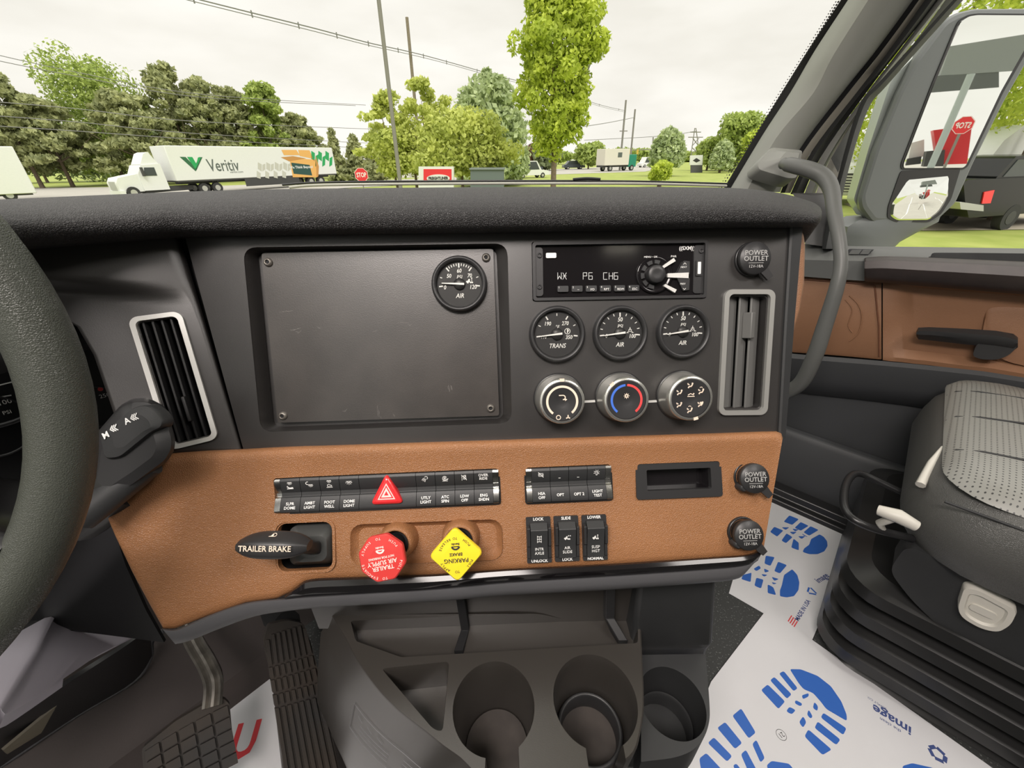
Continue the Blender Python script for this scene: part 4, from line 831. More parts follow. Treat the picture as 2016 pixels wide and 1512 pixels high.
# back wall, side wing and ribs of the open compartment
yb = atz(1000, 1213, ZC - .02).y - .008
def back(u): return atz(u, 1213, ZC - .02).x
m = MB(); m.loft([[(x, yb + o, z) for o, z in ((0, ZC - .03), (.002, ZC + .03), (.012, ZC + .20), (.02, ZC + .20), (.02, ZC - .03))] for x in (-.27, .235)], smooth=False); m.build('back_panel', [CONS], th, bev=.002)
for (u0, v0, u1, v1, u2, v2, mt, wd) in ((905, 1182, 916, 1240, 903, 1284, DARK, .011), (1196, 1165, 1200, 1216, 1226, 1264, SATIN, .012)):
    a_ = aty(u0, v0, yb - .008); b_ = aty(u1, v1, yb - .008); c_ = atz(u2, v2, ZC - .018)
    m = MB(); m.loft([[Vector((q.x + dx, q.y + dy, q.z + dz)) for dx in (-wd / 2, wd / 2)] + [Vector((q.x + wd / 2, q.y + dy2, q.z + dz2)), Vector((q.x - wd / 2, q.y + dy2, q.z + dz2))] for q, dy, dz, dy2, dz2 in ((a_ + Vector((0, 0, .05)), 0, 0, .012, 0), (b_, -.002, .002, .012, -.010), (c_, 0, .004, .0, -.012))], smooth=False); m.build('rib', [mt], th, bev=.001)
# warning sticker on the left flank
k3 = []
def flank(s, t, off=.0012):                  # s along the rim, t down the side
    i = 8 + s * 14; a0 = int(i); f_ = i - a0; top = Vector((*flare(.35)[a0], ZC - .05)).lerp(Vector((*flare(.35)[a0 + 1], ZC - .05)), f_); lo = Vector((*flare(.8)[a0], ZC - .16)).lerp(Vector((*flare(.8)[a0 + 1], ZC - .16)), f_); return top.lerp(lo, t) + Vector((-off, -off * .6, off * .5))
m = MB()
for (s0, t0, s1, t1) in [(.02, .15, .98, .15), (.02, .8, .98, .8), (.02, .15, .02, .8), (.98, .15, .98, .8)] + [(.08 + .1 * k, .28, .08 + .1 * k + .05, .34) for k in range(3)] + [(.52, .3 + .1 * k, .90, .3 + .1 * k) for k in range(4)] + [(.12, .45 + .1 * k, .40, .45 + .1 * k) for k in range(3)]:
    n_ = 8
    P_ = [flank(s0 + (s1 - s0) * i / n_, t0 + (t1 - t0) * i / n_) for i in range(n_ + 1)]
    m.tube(P_, .00030, 4)
m.build('warning_sticker', [mat('faint_print', (.22, .22, .23), .5)], th)

# right-hand body and single cup holder
th = empty('side_cup_holder', (0, 0, 0), 'lower black cup holder clipped to the right flank of the console', 'cup holder')
ZR = .405
def cr2(u, v): p = atz(u, v, ZR); return (p.x, p.y)
o2 = [cr2(*q) for q in ((1262, 1289), (1389, 1287), (1393, 1330), (1397, 1385), (1398, 1415), (1389, 1450), (1366, 1478), (1330, 1492), (1262, 1500))]
o2 = roundpoly(o2, [.001, .004, .02, .02, .02, .02, .02, .02, .001], 4)
m = MB(); m.loft([ringof(o2, ZR), ringof(scp(o2, .99), ZR - .07), ringof(scp(o2, .93), ZR - .10)], smooth=False); b = m.build('holder_body', [BLK], th)
c3c = cr2(1323, 1381); rr3 = cr2(1387, 1381)[0] - c3c[0]; k = MB(); k.lathe([(rr3 * .86, ZR - .085), (rr3 * .98, ZR - .004), (rr3 * 1.0, ZR + .02)], 48, c3c); cut(b, [k]); autosmooth(b, 35)
bv = b.modifiers.new('bevel', 'BEVEL'); bv.width = .001; bv.limit_method = 'ANGLE'; bv.angle_limit = math.radians(45)
m = MB(); m.lathe([(rr3 * .87, ZR - .055), (rr3 * .80, ZR - .058), (rr3 * .80, ZR - .084)], 40, c3c, caps=False); m.build('inner_ring', [BLK], th)
th = empty('centre_column', (0, 0, 0), 'black side panel dropping from the dash to the floor, right of the console', 'console panel')
y0 = atz(1330, 1289, ZR).y; xl = .150
tl = P(1447, 1142, .425); bl = atz(1389, 1282, ZR - .01)
m = MB(); m.loft([[(xl, y0 + .01, z0_) if False else Vector((xl, yy, zz)), Vector((xr, yy, zz)), Vector((xr - .01, yy + .25, zz)), Vector((xl, yy + .25, zz))] for xr, yy, zz in ((tl.x + .006, tl.y + .055, tl.z + .02), (tl.x + .010, tl.y + .045, tl.z - .03), (bl.x - .006, y0 - .006, ZR + .035), (bl.x, y0 + .004, ZR + .004), (bl.x, y0 + .01, .0))], smooth=False); m.build('column_panel', [BLK], th, bev=.006, seg=3)

# ============================================================ PEDALS
FA = Frame(P(590, 1370, .689), TR + TF * .05, TF * .50 + TZ * .87)
th = empty('accelerator_pedal', FA.mat(), 'ribbed black rubber accelerator treadle with dusty lower half', 'pedal')
o_ = roundpoly([FA.l(*q) for q in ((519, 1262), (528, 1230), (566, 1221), (597, 1227), (612, 1266), (634, 1351), (672, 1540), (560, 1540), (539, 1351))], .006, 4)
m = MB(); m.prism(o_, -.012, 0); m.build('treadle', [RUBBER], th, bev=.002)
m = MB()
for k in range(8):
    f0 = (k + .18) / 8; f1 = (k + .78) / 8
    for (v0, v1) in ((1240, 1297), (1302, 1322), (1327, 1350), (1356, 1376), (1382, 1530)):
        lft = lambda v: 519 + (v - 1262) * (41 / 278) if v > 1262 else 521; rgt = lambda v: 612 + (v - 1266) * (60 / 274) if v > 1266 else 604
        dv = -10 * math.sin(0); pts = []
        for f, v in ((f0, v0), (f1, v0), (f1, v1), (f0, v1)):
            vv = v - (f - .5) * 26 + (8 if v == 1240 and (k in (0, 7)) else 0); pts.append(FA.l(lft(vv) + (rgt(vv) - lft(vv)) * f, vv, .002))
        m.prism(pts, -.001, .0045)
m.build('ribs', [RUBBER], th, bev=.0006, seg=1)
m = MB(); m.tube([FA.inv(P(565, 1228, .72)), FA.inv(P(545, 1212, .78)), FA.inv(P(530, 1195, .9))], [.022, .024, .02], 12); m.build('pedal_arm', [DARK], th)
FB = Frame(P(372, 1448, .67), TR, TF * .62 + TZ * .78)
th = empty('brake_pedal', FB.mat(), 'worn steel brake pedal arm with a black checkered rubber pad', 'pedal')
o_ = roundpoly([FB.l(*q) for q in ((279, 1474), (345, 1420), (405, 1385), (440, 1375), (452, 1386), (461, 1489), (440, 1510), (420, 1560), (290, 1560), (282, 1512))], .004, 3)
m = MB(); m.prism(o_, -.014, 0); m.build('pedal_pad', [RUBBER], th, bev=.004)
m = MB()
def pb(s, t): # bilinear over the pad in pixels
    a = (282 + (450 - 282) * s, 1478 + (1384 - 1478) * s - 4 * math.sin(math.pi * s)); b = (300 + (472 - 300) * s, 1590 + (1500 - 1590) * s); return (a[0] + (b[0] - a[0]) * t, a[1] + (b[1] - a[1]) * t)
for i in range(5):
    for j in range(5):
        s0, s1, t0, t1 = i / 5 + .012, (i + 1) / 5 - .018, j / 5 + .02, (j + 1) / 5 - .012
        m.prism([FB.l(*pb(s, t), .003) for s, t in ((s0, t0), (s1, t0), (s1, t1), (s0, t1))], -.001, .006)
m.build('tread_blocks', [RUBBER], th, bev=.001, seg=1)
m = MB(); path = [P(362, 1215, .80), P(381, 1262, .77), P(407, 1307, .74), P(420, 1344, .71), P(417, 1392, .69)]
path = [FB.inv(p) for p in spline([Vector(p) for p in path], 4)]; rg = []
for i, p in enumerate(path):
    p = Vector(p); t_ = (Vector(path[min(i + 1, len(path) - 1)]) - Vector(path[max(i - 1, 0)])).normalized(); X_ = t_.cross(Vector((0, 0, 1))).normalized() * -1; Z_ = X_.cross(t_).normalized(); Z_ = Z_ if Z_.z > 0 else -Z_
    rg.append([p + X_ * x + Z_ * z for x, z in ((-.014, -.010), (-.014, .003), (-.010, .006), (-.006, .001), (-.002, .006), (.002, .006), (.006, .001), (.010, .006), (.014, .003), (.014, -.010))])
m.loft(rg); m.build('pedal_arm', [STEEL], th, shade=True)

# ============================================================ KNEE PANEL, lower left
th = empty('knee_panel', (0, 0, 0), 'dark lower dash panel under the steering column, at the bottom left', 'dash panel')
def sheet(name, rows, mt, thick=.006, n=5, sub=0):
    R_ = [spline([P(*q) for q in r], n) for r in rows]; m = MB(); c = len(R_[0]); m.add([p for r in R_ for p in r], [(i * c + j, i * c + j + 1, (i + 1) * c + j + 1, (i + 1) * c + j) for i in range(len(R_) - 1) for j in range(c - 1)], True)
    o = m.build(name, [mt], th); md = o.modifiers.new('s', 'SOLIDIFY'); md.thickness = thick; md.offset = 0; bake(o); autosmooth(o, 50); return o
sheet('upper_panel', [[(-150, 1000, .56), (60, 1010, .60), (215, 1000, .60)], [(-150, 1120, .58), (70, 1130, .64), (250, 1110, .66)], [(-150, 1225, .60), (60, 1222, .66), (290, 1200, .70)], [(-150, 1260, .60), (90, 1238, .66), (325, 1262, .72)]], SMOOTHB)
sheet('column_cover', [[(-260, 1420, .50), (85, 1222, .66), (112, 1222, .68), (262, 1254, .74)], [(-260, 1470, .46), (40, 1300, .57), (90, 1285, .60), (190, 1292, .66)], [(-260, 1560, .42), (-20, 1400, .50), (20, 1400, .51), (120, 1336, .60)], [(-260, 1590, .46), (-20, 1432, .56), (10, 1425, .57), (120, 1350, .64)]], mat('mauve_grey_plastic', (.50, .47, .53), .5, bump=.08, bscale=700))
sheet('lower_panel', [[(-260, 1560, .60), (0, 1425, .64), (150, 1330, .70), (255, 1262, .77), (300, 1225, .80)], [(-260, 1620, .64), (0, 1470, .68), (150, 1378, .74), (252, 1318, .80), (294, 1262, .83)], [(-260, 1690, .68), (0, 1507, .72), (150, 1407, .78), (262, 1340, .83), (296, 1290, .85)]], SMOOTHB, .008)
m = MB(); m.tube(spline([P(-200, 1640, .70), P(0, 1507, .72), P(150, 1407, .78), P(262, 1340, .83), P(294, 1296, .85), P(298, 1262, .86), P(325, 1240, .86)], 5), .006, 8); m.build('panel_edge', [GREY], th)
m = MB(); m.prism([(0, 0), (.07, .055), (.05, .02), (.01, -.006)], 0, .002) ; 
q4 = [P(2, 1474, .66), P(108, 1386, .70), (P(78, 1440, .71)), P(10, 1482, .675)]; m = MB(); m.loft([q4, [p + Vector((0, 0, -.006)) for p in q4]], smooth=False); m.build('vent_flap', [mat('olive_grey', (.16, .14, .10), .5)], th)

# dark side of the passage right of the accelerator
m = MB(); m.loft([[T(r, f, z) for f, z in ((.34, .0), (.34, .42), (.76, .52), (.76, 0))] for r in (.085, .13)], smooth=False); o = m.build('tunnel_panel', [BLK], None); tag(o, 'dark panel beside the accelerator under the dash', 'tunnel panel')

# ============================================================ PAPER FLOOR MATS
FF = Frame((0, 0, 0), (1, 0, 0), (0, 1, 0))
Z4 = lambda x, y: (1316 + x * .37175, 950 + y * .37175)
def fl(u, v, z=.003): p = atz(u, v, z); return (p.x, p.y)
def paper(label, poly, z):
    th = empty('paper_floor_mat', (0, 0, 0), label, 'paper floor mat', 'paper floor mats')
    pts = [fl(*q, z) for q in poly]; me = curve2d([pts], ext=.0004); m = MB(); me_into(m, me, Matrix.Translation((0, 0, z))); m.build('sheet', [PAPER], th); return th
def ink(th, polys, z, name='footprint', mt=None, rd=.004):
    for g in polys:
        m = MB()
        for p in g: m.prism(roundpoly([fl(*Z4(*q), z) for q in p], rd, 3), z + .0005, z + .0008)
        m.build(name, [mt or INK], th)
def ftext(m, s, A, B, size, z, sx=1.0, mirror=False, bold=0.0):
    a, b = Vector(fl(*Z4(*A), z)), Vector(fl(*Z4(*B), z)); d = b - a; c = (a + b) / 2; text(m, s, c.x, c.y, size, z + .0006, rot=math.degrees(math.atan2(d.y, d.x)), sx=sx, ext=.0001, mirror=mirror, bold=bold)
pa = paper('white paper floor mat with blue boot prints, farther one by the door', [(1500, 935), (1560, 958), (1704, 1052), (1650, 1140), (1598, 1262), (1435, 1168), (1455, 1100)], .002)
ink(pa, [[[(640, 175), (690, 195), (655, 225), (610, 208)], [(700, 210), (742, 230), (700, 256), (668, 240)], [(752, 232), (795, 252), (745, 282), (715, 264)],
 [(745, 330), (755, 300), (800, 275), (822, 288), (840, 312), (842, 338), (825, 365), (790, 380), (745, 380), (710, 368), (718, 350)], [(560, 235), (608, 255), (575, 287), (538, 262)], [(625, 270), (657, 290), (622, 322), (598, 308)], [(662, 298), (690, 320), (690, 360), (650, 345)],
 [(598, 238), (640, 238), (620, 252)], [(640, 262), (680, 262), (660, 276)], [(685, 285), (725, 285), (705, 300)], [(655, 245), (690, 250), (670, 260)], [(705, 270), (740, 290), (715, 282)]],
 [[(515, 388), (562, 396), (540, 442), (508, 430)], [(580, 420), (627, 438), (590, 482), (560, 470)], [(600, 545), (612, 490), (655, 460), (682, 490), (693, 530), (688, 570), (665, 602), (625, 609), (590, 603), (590, 572)], [(395, 490), (440, 478), (435, 528), (385, 512)], [(465, 505), (503, 515), (490, 562), (455, 547)], [(525, 540), (555, 555), (570, 597), (525, 586)],
 [(450, 458), (480, 440), (490, 455), (465, 470)], [(505, 455), (535, 470), (510, 478)], [(490, 485), (525, 490), (505, 500)], [(545, 500), (585, 512), (560, 522)], [(545, 528), (575, 535), (555, 540)]]], .002)
m = MB(); ftext(m, 'MADE IN USA', (692, 708), (730, 645), .0130, .002, bold=.0003); m.build('origin_print', [mat('navy_ink', (.06, .09, .25), .5)], pa); m = MB(); ftext(m, 'image', (790, 520), (835, 492), .020, .002, bold=.0004); m.build('paper_print', [mat('navy_ink', (.06, .09, .25), .5)], pa)
m = MB()
for k in range(4): a, b = Z4(634 + 10 * k, 735 + 10 * k), Z4(652 + 10 * k, 706 + 10 * k); stroke(m, [fl(*a, .002), fl(*b, .002)], .0022, .0025)
m.build('flag_print', [REDINK], pa)
m = MB()
for k in range(3):
    a = math.radians(90 + 120 * k); c = Vector(fl(*Z4(757, 577), .002)); stroke(m, [tuple(c + Vector((math.cos(a), math.sin(a))) * .010), tuple(c + Vector((math.cos(a + 1.6), math.sin(a + 1.6))) * .010)], .004, .0025)
m.build('recycling_mark', [INK], pa)
pb_ = paper('large white paper floor mat with blue boot prints, nearest beside the cup holders', [(1510, 1199), (1560, 1232), (1700, 1332), (1948, 1508), (2060, 1590), (1250, 1640), (1335, 1512), (1392, 1362), (1400, 1342)], .006)
zb = .006
ink(pb_, [[[(490, 1100), (525, 1070), (617, 1160), (582, 1200)], [(538, 1048), (560, 1030), (652, 1122), (627, 1146)], [(585, 1012), (610, 999), (684, 1090), (662, 1106)], [(642, 989), (700, 990), (790, 1025), (860, 1080), (915, 1160), (943, 1230), (944, 1264), (835, 1200), (805, 1160), (765, 1115), (715, 1095), (690, 1065)],
 [(820, 1220), (942, 1302), (925, 1338), (806, 1245)], [(790, 1266), (910, 1362), (888, 1391), (773, 1300)], [(740, 1308), (864, 1415), (815, 1444), (720, 1345)],
 [(705, 1128), (742, 1116), (742, 1134), (712, 1148)], [(672, 1152), (710, 1172), (700, 1187), (668, 1170)], [(640, 1188), (674, 1206), (652, 1229), (623, 1212)], [(772, 1162), (792, 1185), (788, 1212), (764, 1195)], [(742, 1203), (764, 1240), (752, 1252), (733, 1230)], [(713, 1238), (730, 1270), (712, 1300), (691, 1270)]],
 [[(338, 1236), (385, 1197), (462, 1325), (425, 1356)], [(258, 1300), (300, 1269), (390, 1380), (352, 1412)], [(208, 1380), (240, 1350), (337, 1450), (310, 1479)], [(163, 1462), (200, 1433), (300, 1540), (200, 1590), (170, 1510)], [(443, 1385), (465, 1363), (510, 1460), (487, 1484)], [(383, 1440), (410, 1416), (470, 1530), (440, 1570)], [(518, 1500), (545, 1475), (640, 1490), (690, 1560), (560, 1580)], [(340, 1500), (360, 1488), (400, 1545), (380, 1560)]],
 [[(1238, 1502), (1290, 1487), (1400, 1512), (1480, 1560), (1400, 1640), (1250, 1580)]]], zb)
m = MB(); ftext(m, 'image', (1240, 1290), (1125, 1218), .026, zb, bold=.0006); ftext(m, 'the clean', (1198, 1298), (1150, 1268), .009, zb); ftext(m, 'SUPPLY CO.', (1125, 1182), (1078, 1152), .006, zb)
for k in range(5):
    a = math.radians(72 * k); c = Vector(fl(*Z4(1425, 1438), zb)); stroke(m, [tuple(c + Vector((math.cos(a), math.sin(a))) * .011), tuple(c + Vector((math.cos(a + .8), math.sin(a + .8))) * .011)], .006, zb + .0005)
m.build('paper_print', [mat('navy_ink', (0, 0, 0))], pb_)
m = MB(); c = fl(*Z4(597, 1337), zb); arc(m, .0085, .0092, 0, 360, zb + .0005, 24, c); text(m, '21', c[0], c[1], .011, zb + .0006, rot=200); m.build('number_mark', [DPRINT], pb_)
pc = empty('paper_floor_mat', (0, 0, 0), 'white paper floor mat with a red letter U, under the pedals', 'paper floor mat', 'paper floor mats')
m = MB(); m.loft([[T(-.62, .716, .004), T(-.045, .716, .004), T(-.03, .30, .004), T(-.62, .30, .004)], [T(-.62, .716, .005), T(-.045, .716, .005), T(-.03, .30, .005), T(-.62, .30, .005)]], smooth=False); m.build('sheet', [PAPER], pc)
m = MB(); A = atz(463, 1490, .005); B = atz(505, 1480, .005); c = atz(481, 1460, .005); text(m, 'U', c.x, c.y, .082, .0055, rot=math.degrees(math.atan2(B.y - A.y, B.x - A.x)), bold=.002, sx=.85); m.build('red_letter', [REDINK], pc)

# ============================================================ PASSENGER SEAT
th = empty('passenger_seat', T(1.05, -.4, 0), 'black perforated vinyl passenger seat on a bellows air-ride base', 'seat')
inv = Matrix.Translation(-T(1.05, -.4, 0))
def tl(r, f, z): return inv @ T(r, f, z)
def rbox(r0, r1, f0, f1, rad, z, n=6):       # rounded rectangle in truck axes
    return [tl((r0 + r1) / 2 + x, (f0 + f1) / 2 + y, z) for x, y in rrect(r1 - r0, f1 - f0, rad, n)]
# cushion: slightly domed top, rolled front
m = MB(); rows = []
for (dz, ins) in ((.385, .035), (.395, .010), (.43, -.003), (.47, .0), (.505, .008), (.528, .022), (.540, .045), (.547, .075)): rows.append(rbox(.79 + ins, 1.34 - ins, -.70 + ins, -.142 - ins * .9, .11, dz))
m.loft(rows); m.build('seat_cushion', [SEATV], th, shade=True)
m = MB(); m.loft([rbox(.815, 1.32, -.66, -.160, .07, .530), rbox(.825, 1.31, -.655, -.168, .07, .544), rbox(.845, 1.29, -.645, -.185, .07, .554), rbox(.90, 1.24, -.60, -.24, .06, .564), rbox(.96, 1.18, -.54, -.30, .06, .570)])
PERF = mat('perforated_vinyl_lit', (.26, .26, .24), .42)  # paler than the bolsters: window light on the seat top put into the colour
t_ = PERF.node_tree; c_ = t_.nodes.new('ShaderNodeTexCoord'); mp_ = t_.nodes.new('ShaderNodeMapping'); mp_.inputs['Rotation'].default_value = (0, 0, TH); mp_.inputs['Scale'].default_value = (150, 150, 0); v_ = t_.nodes.new('ShaderNodeTexVoronoi'); v_.inputs['Scale'].default_value = 1.0; v_.inputs['Randomness'].default_value = 0
t_.links.new(c_.outputs['Object'], mp_.inputs[0]); t_.links.new(mp_.outputs[0], v_.inputs['Vector']); r_ = t_.nodes.new('ShaderNodeValToRGB'); r_.color_ramp.interpolation = 'CONSTANT'; r_.color_ramp.elements[0].color = (.03, .03, .03, 1); r_.color_ramp.elements[1].position = .17; r_.color_ramp.elements[1].color = (.25, .25, .23, 1); t_.links.new(v_.outputs['Distance'], r_.inputs[0]); t_.links.new(r_.outputs[0], t_.nodes['Principled BSDF'].inputs['Base Color'])
m.build('perforated_panel', [PERF], th, shade=True)
m = MB()
for r0, zt in ((1.07, .570), (1.20, .566), (.93, .568)): m.tube([tl(r0, -.163, .532), tl(r0, -.172, .546), tl(r0, -.20, .557), tl(r0, -.26, zt - .001), tl(r0, -.50, zt)], .0020, 6)
m.tube([tl(.806, -.17 - .05 * k, .515) for k in range(10)], .0022, 6); m.build('seam', [SEAL], th)
# under-cushion frame
m = MB(); m.loft([rbox(.86, 1.30, -.66, -.20, .05, z) if i else rbox(.88, 1.28, -.64, -.22, .05, z) for i, z in enumerate((.26, .30, .39))]); m.build('seat_frame', [BLK], th, shade=True)
m = MB(); pr = roundpoly([(-.165, .325), (-.165, .395), (-.62, .395), (-.62, .20), (-.50, .185), (-.38, .235), (-.27, .250), (-.21, .285)], .02, 5); m.loft([[tl(r, a, b) for a, b in pr] for r in (.875, .83, .822)]); m.build('side_cover', [BLK], th, shade=True)
# handle recess with pale moulded lever
FSS = Frame(CO + TR * .806, -TF, TZ); hpx = [(1897, 1156), (1925, 1160), (2006, 1203), (1992, 1232), (1966, 1247), (1930, 1239), (1891, 1216), (1884, 1196)]
hc = roundpoly([FSS.l(*q) for q in hpx], .010, 5); ax_, ay_ = sum(p[0] for p in hc) / len(hc), sum(p[1] for p in hc) / len(hc)
m = MB(); m.loft([[inv @ FSS.w(ax_ + (x - ax_) * k, ay_ + (y - ay_) * k, z) for x, y in hc] for z, k in ((-.03, 1), (-.004, 1), (0, .96), (.0, .74), (-.004, .66), (-.004, .2))]); h_ = m.build('adjuster_handle', [WHITE_PL], th, shade=True)
m = MB(); m.loft([[inv @ FSS.w(ax_ + a, ay_ + b, z) for a, b in rrect(.030, .014, .006)] for z in (-.005, -.0015)]); m.build('handle_emblem', [WHITE_PL], h_)
# front release bar and pale hook
m = MB(); m.tube(spline([tl(.84, -.17, .40), tl(.80, -.11, .415), tl(.805, -.075, .42), tl(.86, -.062, .42), tl(.92, -.062, .42), tl(.955, -.075, .418), tl(.965, -.11, .41), tl(.965, -.17, .40)], 5), .007, 10); m.build('slide_bar', [SMOOTHB], th)
m = MB(); m.tube([tl(.800, -.158, .455), tl(.797, -.133, .462), tl(.802, -.108, .455)], [.009, .012, .009], 12); m.tube([tl(.799, -.130, .455), tl(.803, -.118, .430), tl(.812, -.128, .412)], [.007, .006, .005], 10); m.build('release_knob', [WHITE_PL], th)
m = MB(); m.tube([inv @ P(1856, 880, .74), inv @ P(1834, 912, .72), inv @ P(1812, 955, .70)], [.0025, .006, .007], 8); m.build('side_clip', [WHITE_PL], th)
# bellows
m = MB(); rg = []
z = .275
for k in range(4):
    g = .013 * (3 - k); rg += [rbox(.860 - g * .3, 1.26 + g * .3, -.64 - g, -.165 + g * .45, .06, z), rbox(.826 - g * .2, 1.30, -.68 - g, -.128 + g * .35, .07, z - .016), rbox(.824 - g * .2, 1.30, -.68 - g, -.125 + g * .35, .07, z - .042), rbox(.858 - g * .3, 1.26, -.64 - g, -.165 + g * .45, .06, z - .060)]; z -= .064
rg.append(rbox(.84, 1.28, -.66, -.15, .06, .003)); m.loft(rg); m.build('bellows', [mat('bellows_rubber', (.018, .018, .018), .32)], th, shade=True)
m = MB(); m.loft([[tl(r, f, z) for r, f in rr_] for rr_, z in (([(1.05 + x, -.66 + y) for x, y in rrect(.50, .12, .05)], .50), ([(1.05 + x, -.70 + y) for x, y in rrect(.52, .13, .05)], .75), ([(1.05 + x, -.78 + y) for x, y in rrect(.46, .11, .05)], 1.15))]); m.build('backrest', [SEATV], th, shade=True)
# ============================================================ PASSENGER DOOR (x = towards the rear, y = up, z = into the cab)
FR = FDO
door = empty('door_1', FR.mat(), 'grey passenger door with tan leather upper panel and a dark armrest bar', 'door'); door['kind'] = 'structure'
def dcols(cols, fr=FR):                      # cols: list of columns, each [(u, v, off)...]
    return [[fr.l3(u, v, o) for (u, v, o) in c] for c in cols]
def dloft(name, cols, mt, n=4, parent=door, closed=True, **kw):
    R_ = dcols(cols); d = [spline(([Vector(r[j]) for r in R_] + ([Vector(R_[-1][j]) + (Vector(R_[-1][j]) - Vector(R_[-2][j])) * 3.0] if cols[-1][0][0] == 2200 else [])), n) for j in range(len(R_[0]))]; m = MB(); m.loft([[d[j][i] for j in range(len(d))] for i in range(len(d[0]))], closed=closed, caps=closed); return m.build(name, mt, parent, shade=True, **kw)
# door skin
DGREY = mat('door_charcoal', (.050, .052, .055), .55, bump=.1, bscale=900)
DTOP = mat('door_top_grey', (.15, .155, .15), .5, bump=.1, bscale=900)
m = MB(); m.prism([(-.30, -.98), (1.2, -.98), (1.2, -.245), (-.10, -.245), (-.30, -.30)], -.06, -.002); m.build('door_body', [DGREY], door)
m = MB(); m.prism([(-1.05, -.98), (-.14, -.98), (-.14, -.245), (-.30, -.245), (-.34, -.14), (-1.05, -.14)], -.05, -.004); o = m.build('wall_right', [DGREY], None, m=FR.mat()); tag(o, kind='structure')
dloft('door_sill', [[(u, a, 0), (u, a + 1, .012), (u, b, .050), (u, b + 6, .056), (u, c, .050), (u, c, -.004)] for u, a, b, c in ((1540, 477, 504, 541), (1640, 483, 507, 549), (1700, 485, 508, 553), (1800, 486, 511, 560), (2016, 489, 518, 577), (2200, 493, 526, 594))], [DTOP])
dloft('sill_pocket', [[(u, a, .026), (u, a, .030), (u, b, .054), (u, b, .046)] for u, a, b in ((1815, 507, 511), (1835, 499, 512), (1860, 497.5, 513), (2016, 499, 517), (2200, 502, 524))], [DARK])
m = MB()
sp = [FR.l(*q, .035) for q in ((1672, 490), (1721, 491), (1709, 502), (1664, 500))]; m.prism(sp, .030, .041); sw_ = m.build('switch_plate', [DGREY], door, bev=.001)
for a_, b_ in (((1675, 492), (1694, 500)), ((1697, 492), (1713, 500))):
    m = MB(); m.prism([FR.l(a_[0] + 2, a_[1], .041), FR.l(b_[0] + 3, a_[1], .041), FR.l(b_[0] - 3, b_[1], .041), FR.l(a_[0] - 4, b_[1], .041)], .040, .0445); m.build('window_switch', [DTOP], sw_, bev=.0008)
dloft('armrest_bar', [[(u, a, .050), (u, a + 1, .072), (u, a + (b - a) * .16, .088), (u, a + (b - a) * .45, .094), (u, a + (b - a) * .8, .084), (u, b, .066), (u, b, .050)] for u, a, b in ((1702, 510, 551), (1706, 507, 555), (1740, 504.5, 557), (1800, 506, 562), (2016, 515, 580), (2200, 524, 598))], [mat('dark_woodgrain', (.045, .033, .030), .42, var=.3, vscale=40)])
# leather panels
dloft('speaker_panel', [[(u, a, .0), (u, a, .030), (u, a + 6, .034), (u, b - 6, .034), (u, b, .030), (u, b, 0)] for u, a, b in ((1530, 538, 690), (1566, 543, 694), (1650, 549, 700), (1726, 556, 707), (1735, 557, 707))], [LEATHER_D])
dloft('upper_leather', [[(u, a, .0), (u, a, .030), (u, a + 6, .034 - q), (u, (a + b) / 2, .030 - q), (u, b - 26, .028 - q), (u, b - 8, .036), (u, b, .034), (u, b, 0)] for u, a, b, q in ((1738, 556, 709, 0), (1752, 557, 711, .001), (1775, 559, 713, .006), (1800, 561, 716, .012), (1830, 563, 719, .014), (1900, 568, 728, .014), (1925, 570, 730, .014), (1950, 572, 733, .014), (2016, 577, 744, .014), (2200, 596, 775, .014))], [LEATHER_D])
dloft('pull_cup', [[(u, a, .005), (u, a, .020), (u, a + 10, .0235), (u, b, .0235), (u, b, .005)] for u, a, b in ((1935, 640, 668), (1942, 614, 690), (1960, 605, 700), (2016, 606, 720), (2200, 620, 740))], [LEATHER_D])
m = MB(); pts = spline([FR.l3(u, v, .035) for u, v in ((1672, 582), (1690, 600), (1697, 625), (1690, 655), (1672, 672))], 5); m.tube(pts, .0016, 6); m.tube(spline([FR.l3(u, v, .035) for u, v in ((1664, 590), (1678, 610), (1670, 640), (1678, 655))], 5), .0012, 6); m.build('embossed_pattern', [LEATHER_D], door)
# dark stitches line along the speaker panel
m = MB(); m.tube([FR.l3(u, v, .036) for u, v in ((1570, 549), (1650, 555), (1722, 561))], .0016, 6); m.tube([FR.l3(u, v, .036) for u, v in ((1722, 561), (1730, 640), (1731, 702))], .0016, 6); m.build('stitching', [mat('dark_tan', (.15, .06, .03), .6)], door)
# ledge under the leather, lower skin
dloft('lower_ledge', [[(u, a, .0), (u, a + 1, .036), (u, a + 10, .046), (u, b, .040), (u, b + 30, .006), (u, b + 30, .0)] for u, a, b in ((1520, 690, 726), (1566, 696, 742), (1740, 710, 762), (1900, 726, 786), (1975, 736, 800), (2200, 772, 850))], [DGREY])
def z0(u, z): return None
m = MB(); m.loft([[(x, y - 1.0, z) for y, z in ((.235, .0), (.232, .020), (.215, .032), (.05, .040), (.0, .045), (.0, 0))] for x in (-1.05, 1.2)], smooth=False); m.build('kick_panel', [DGREY], door, bev=.004)
m = MB(); m.loft([[(x, y - 1.0, z) for y, z in ((.045, .04), (.042, .075), (.02, .080), (.018, .100), (.001, .104), (.001, .04))] for x in (-1.0, 1.2)], smooth=False); m.build('sill_strip', [SMOOTHB], door, bev=.003)
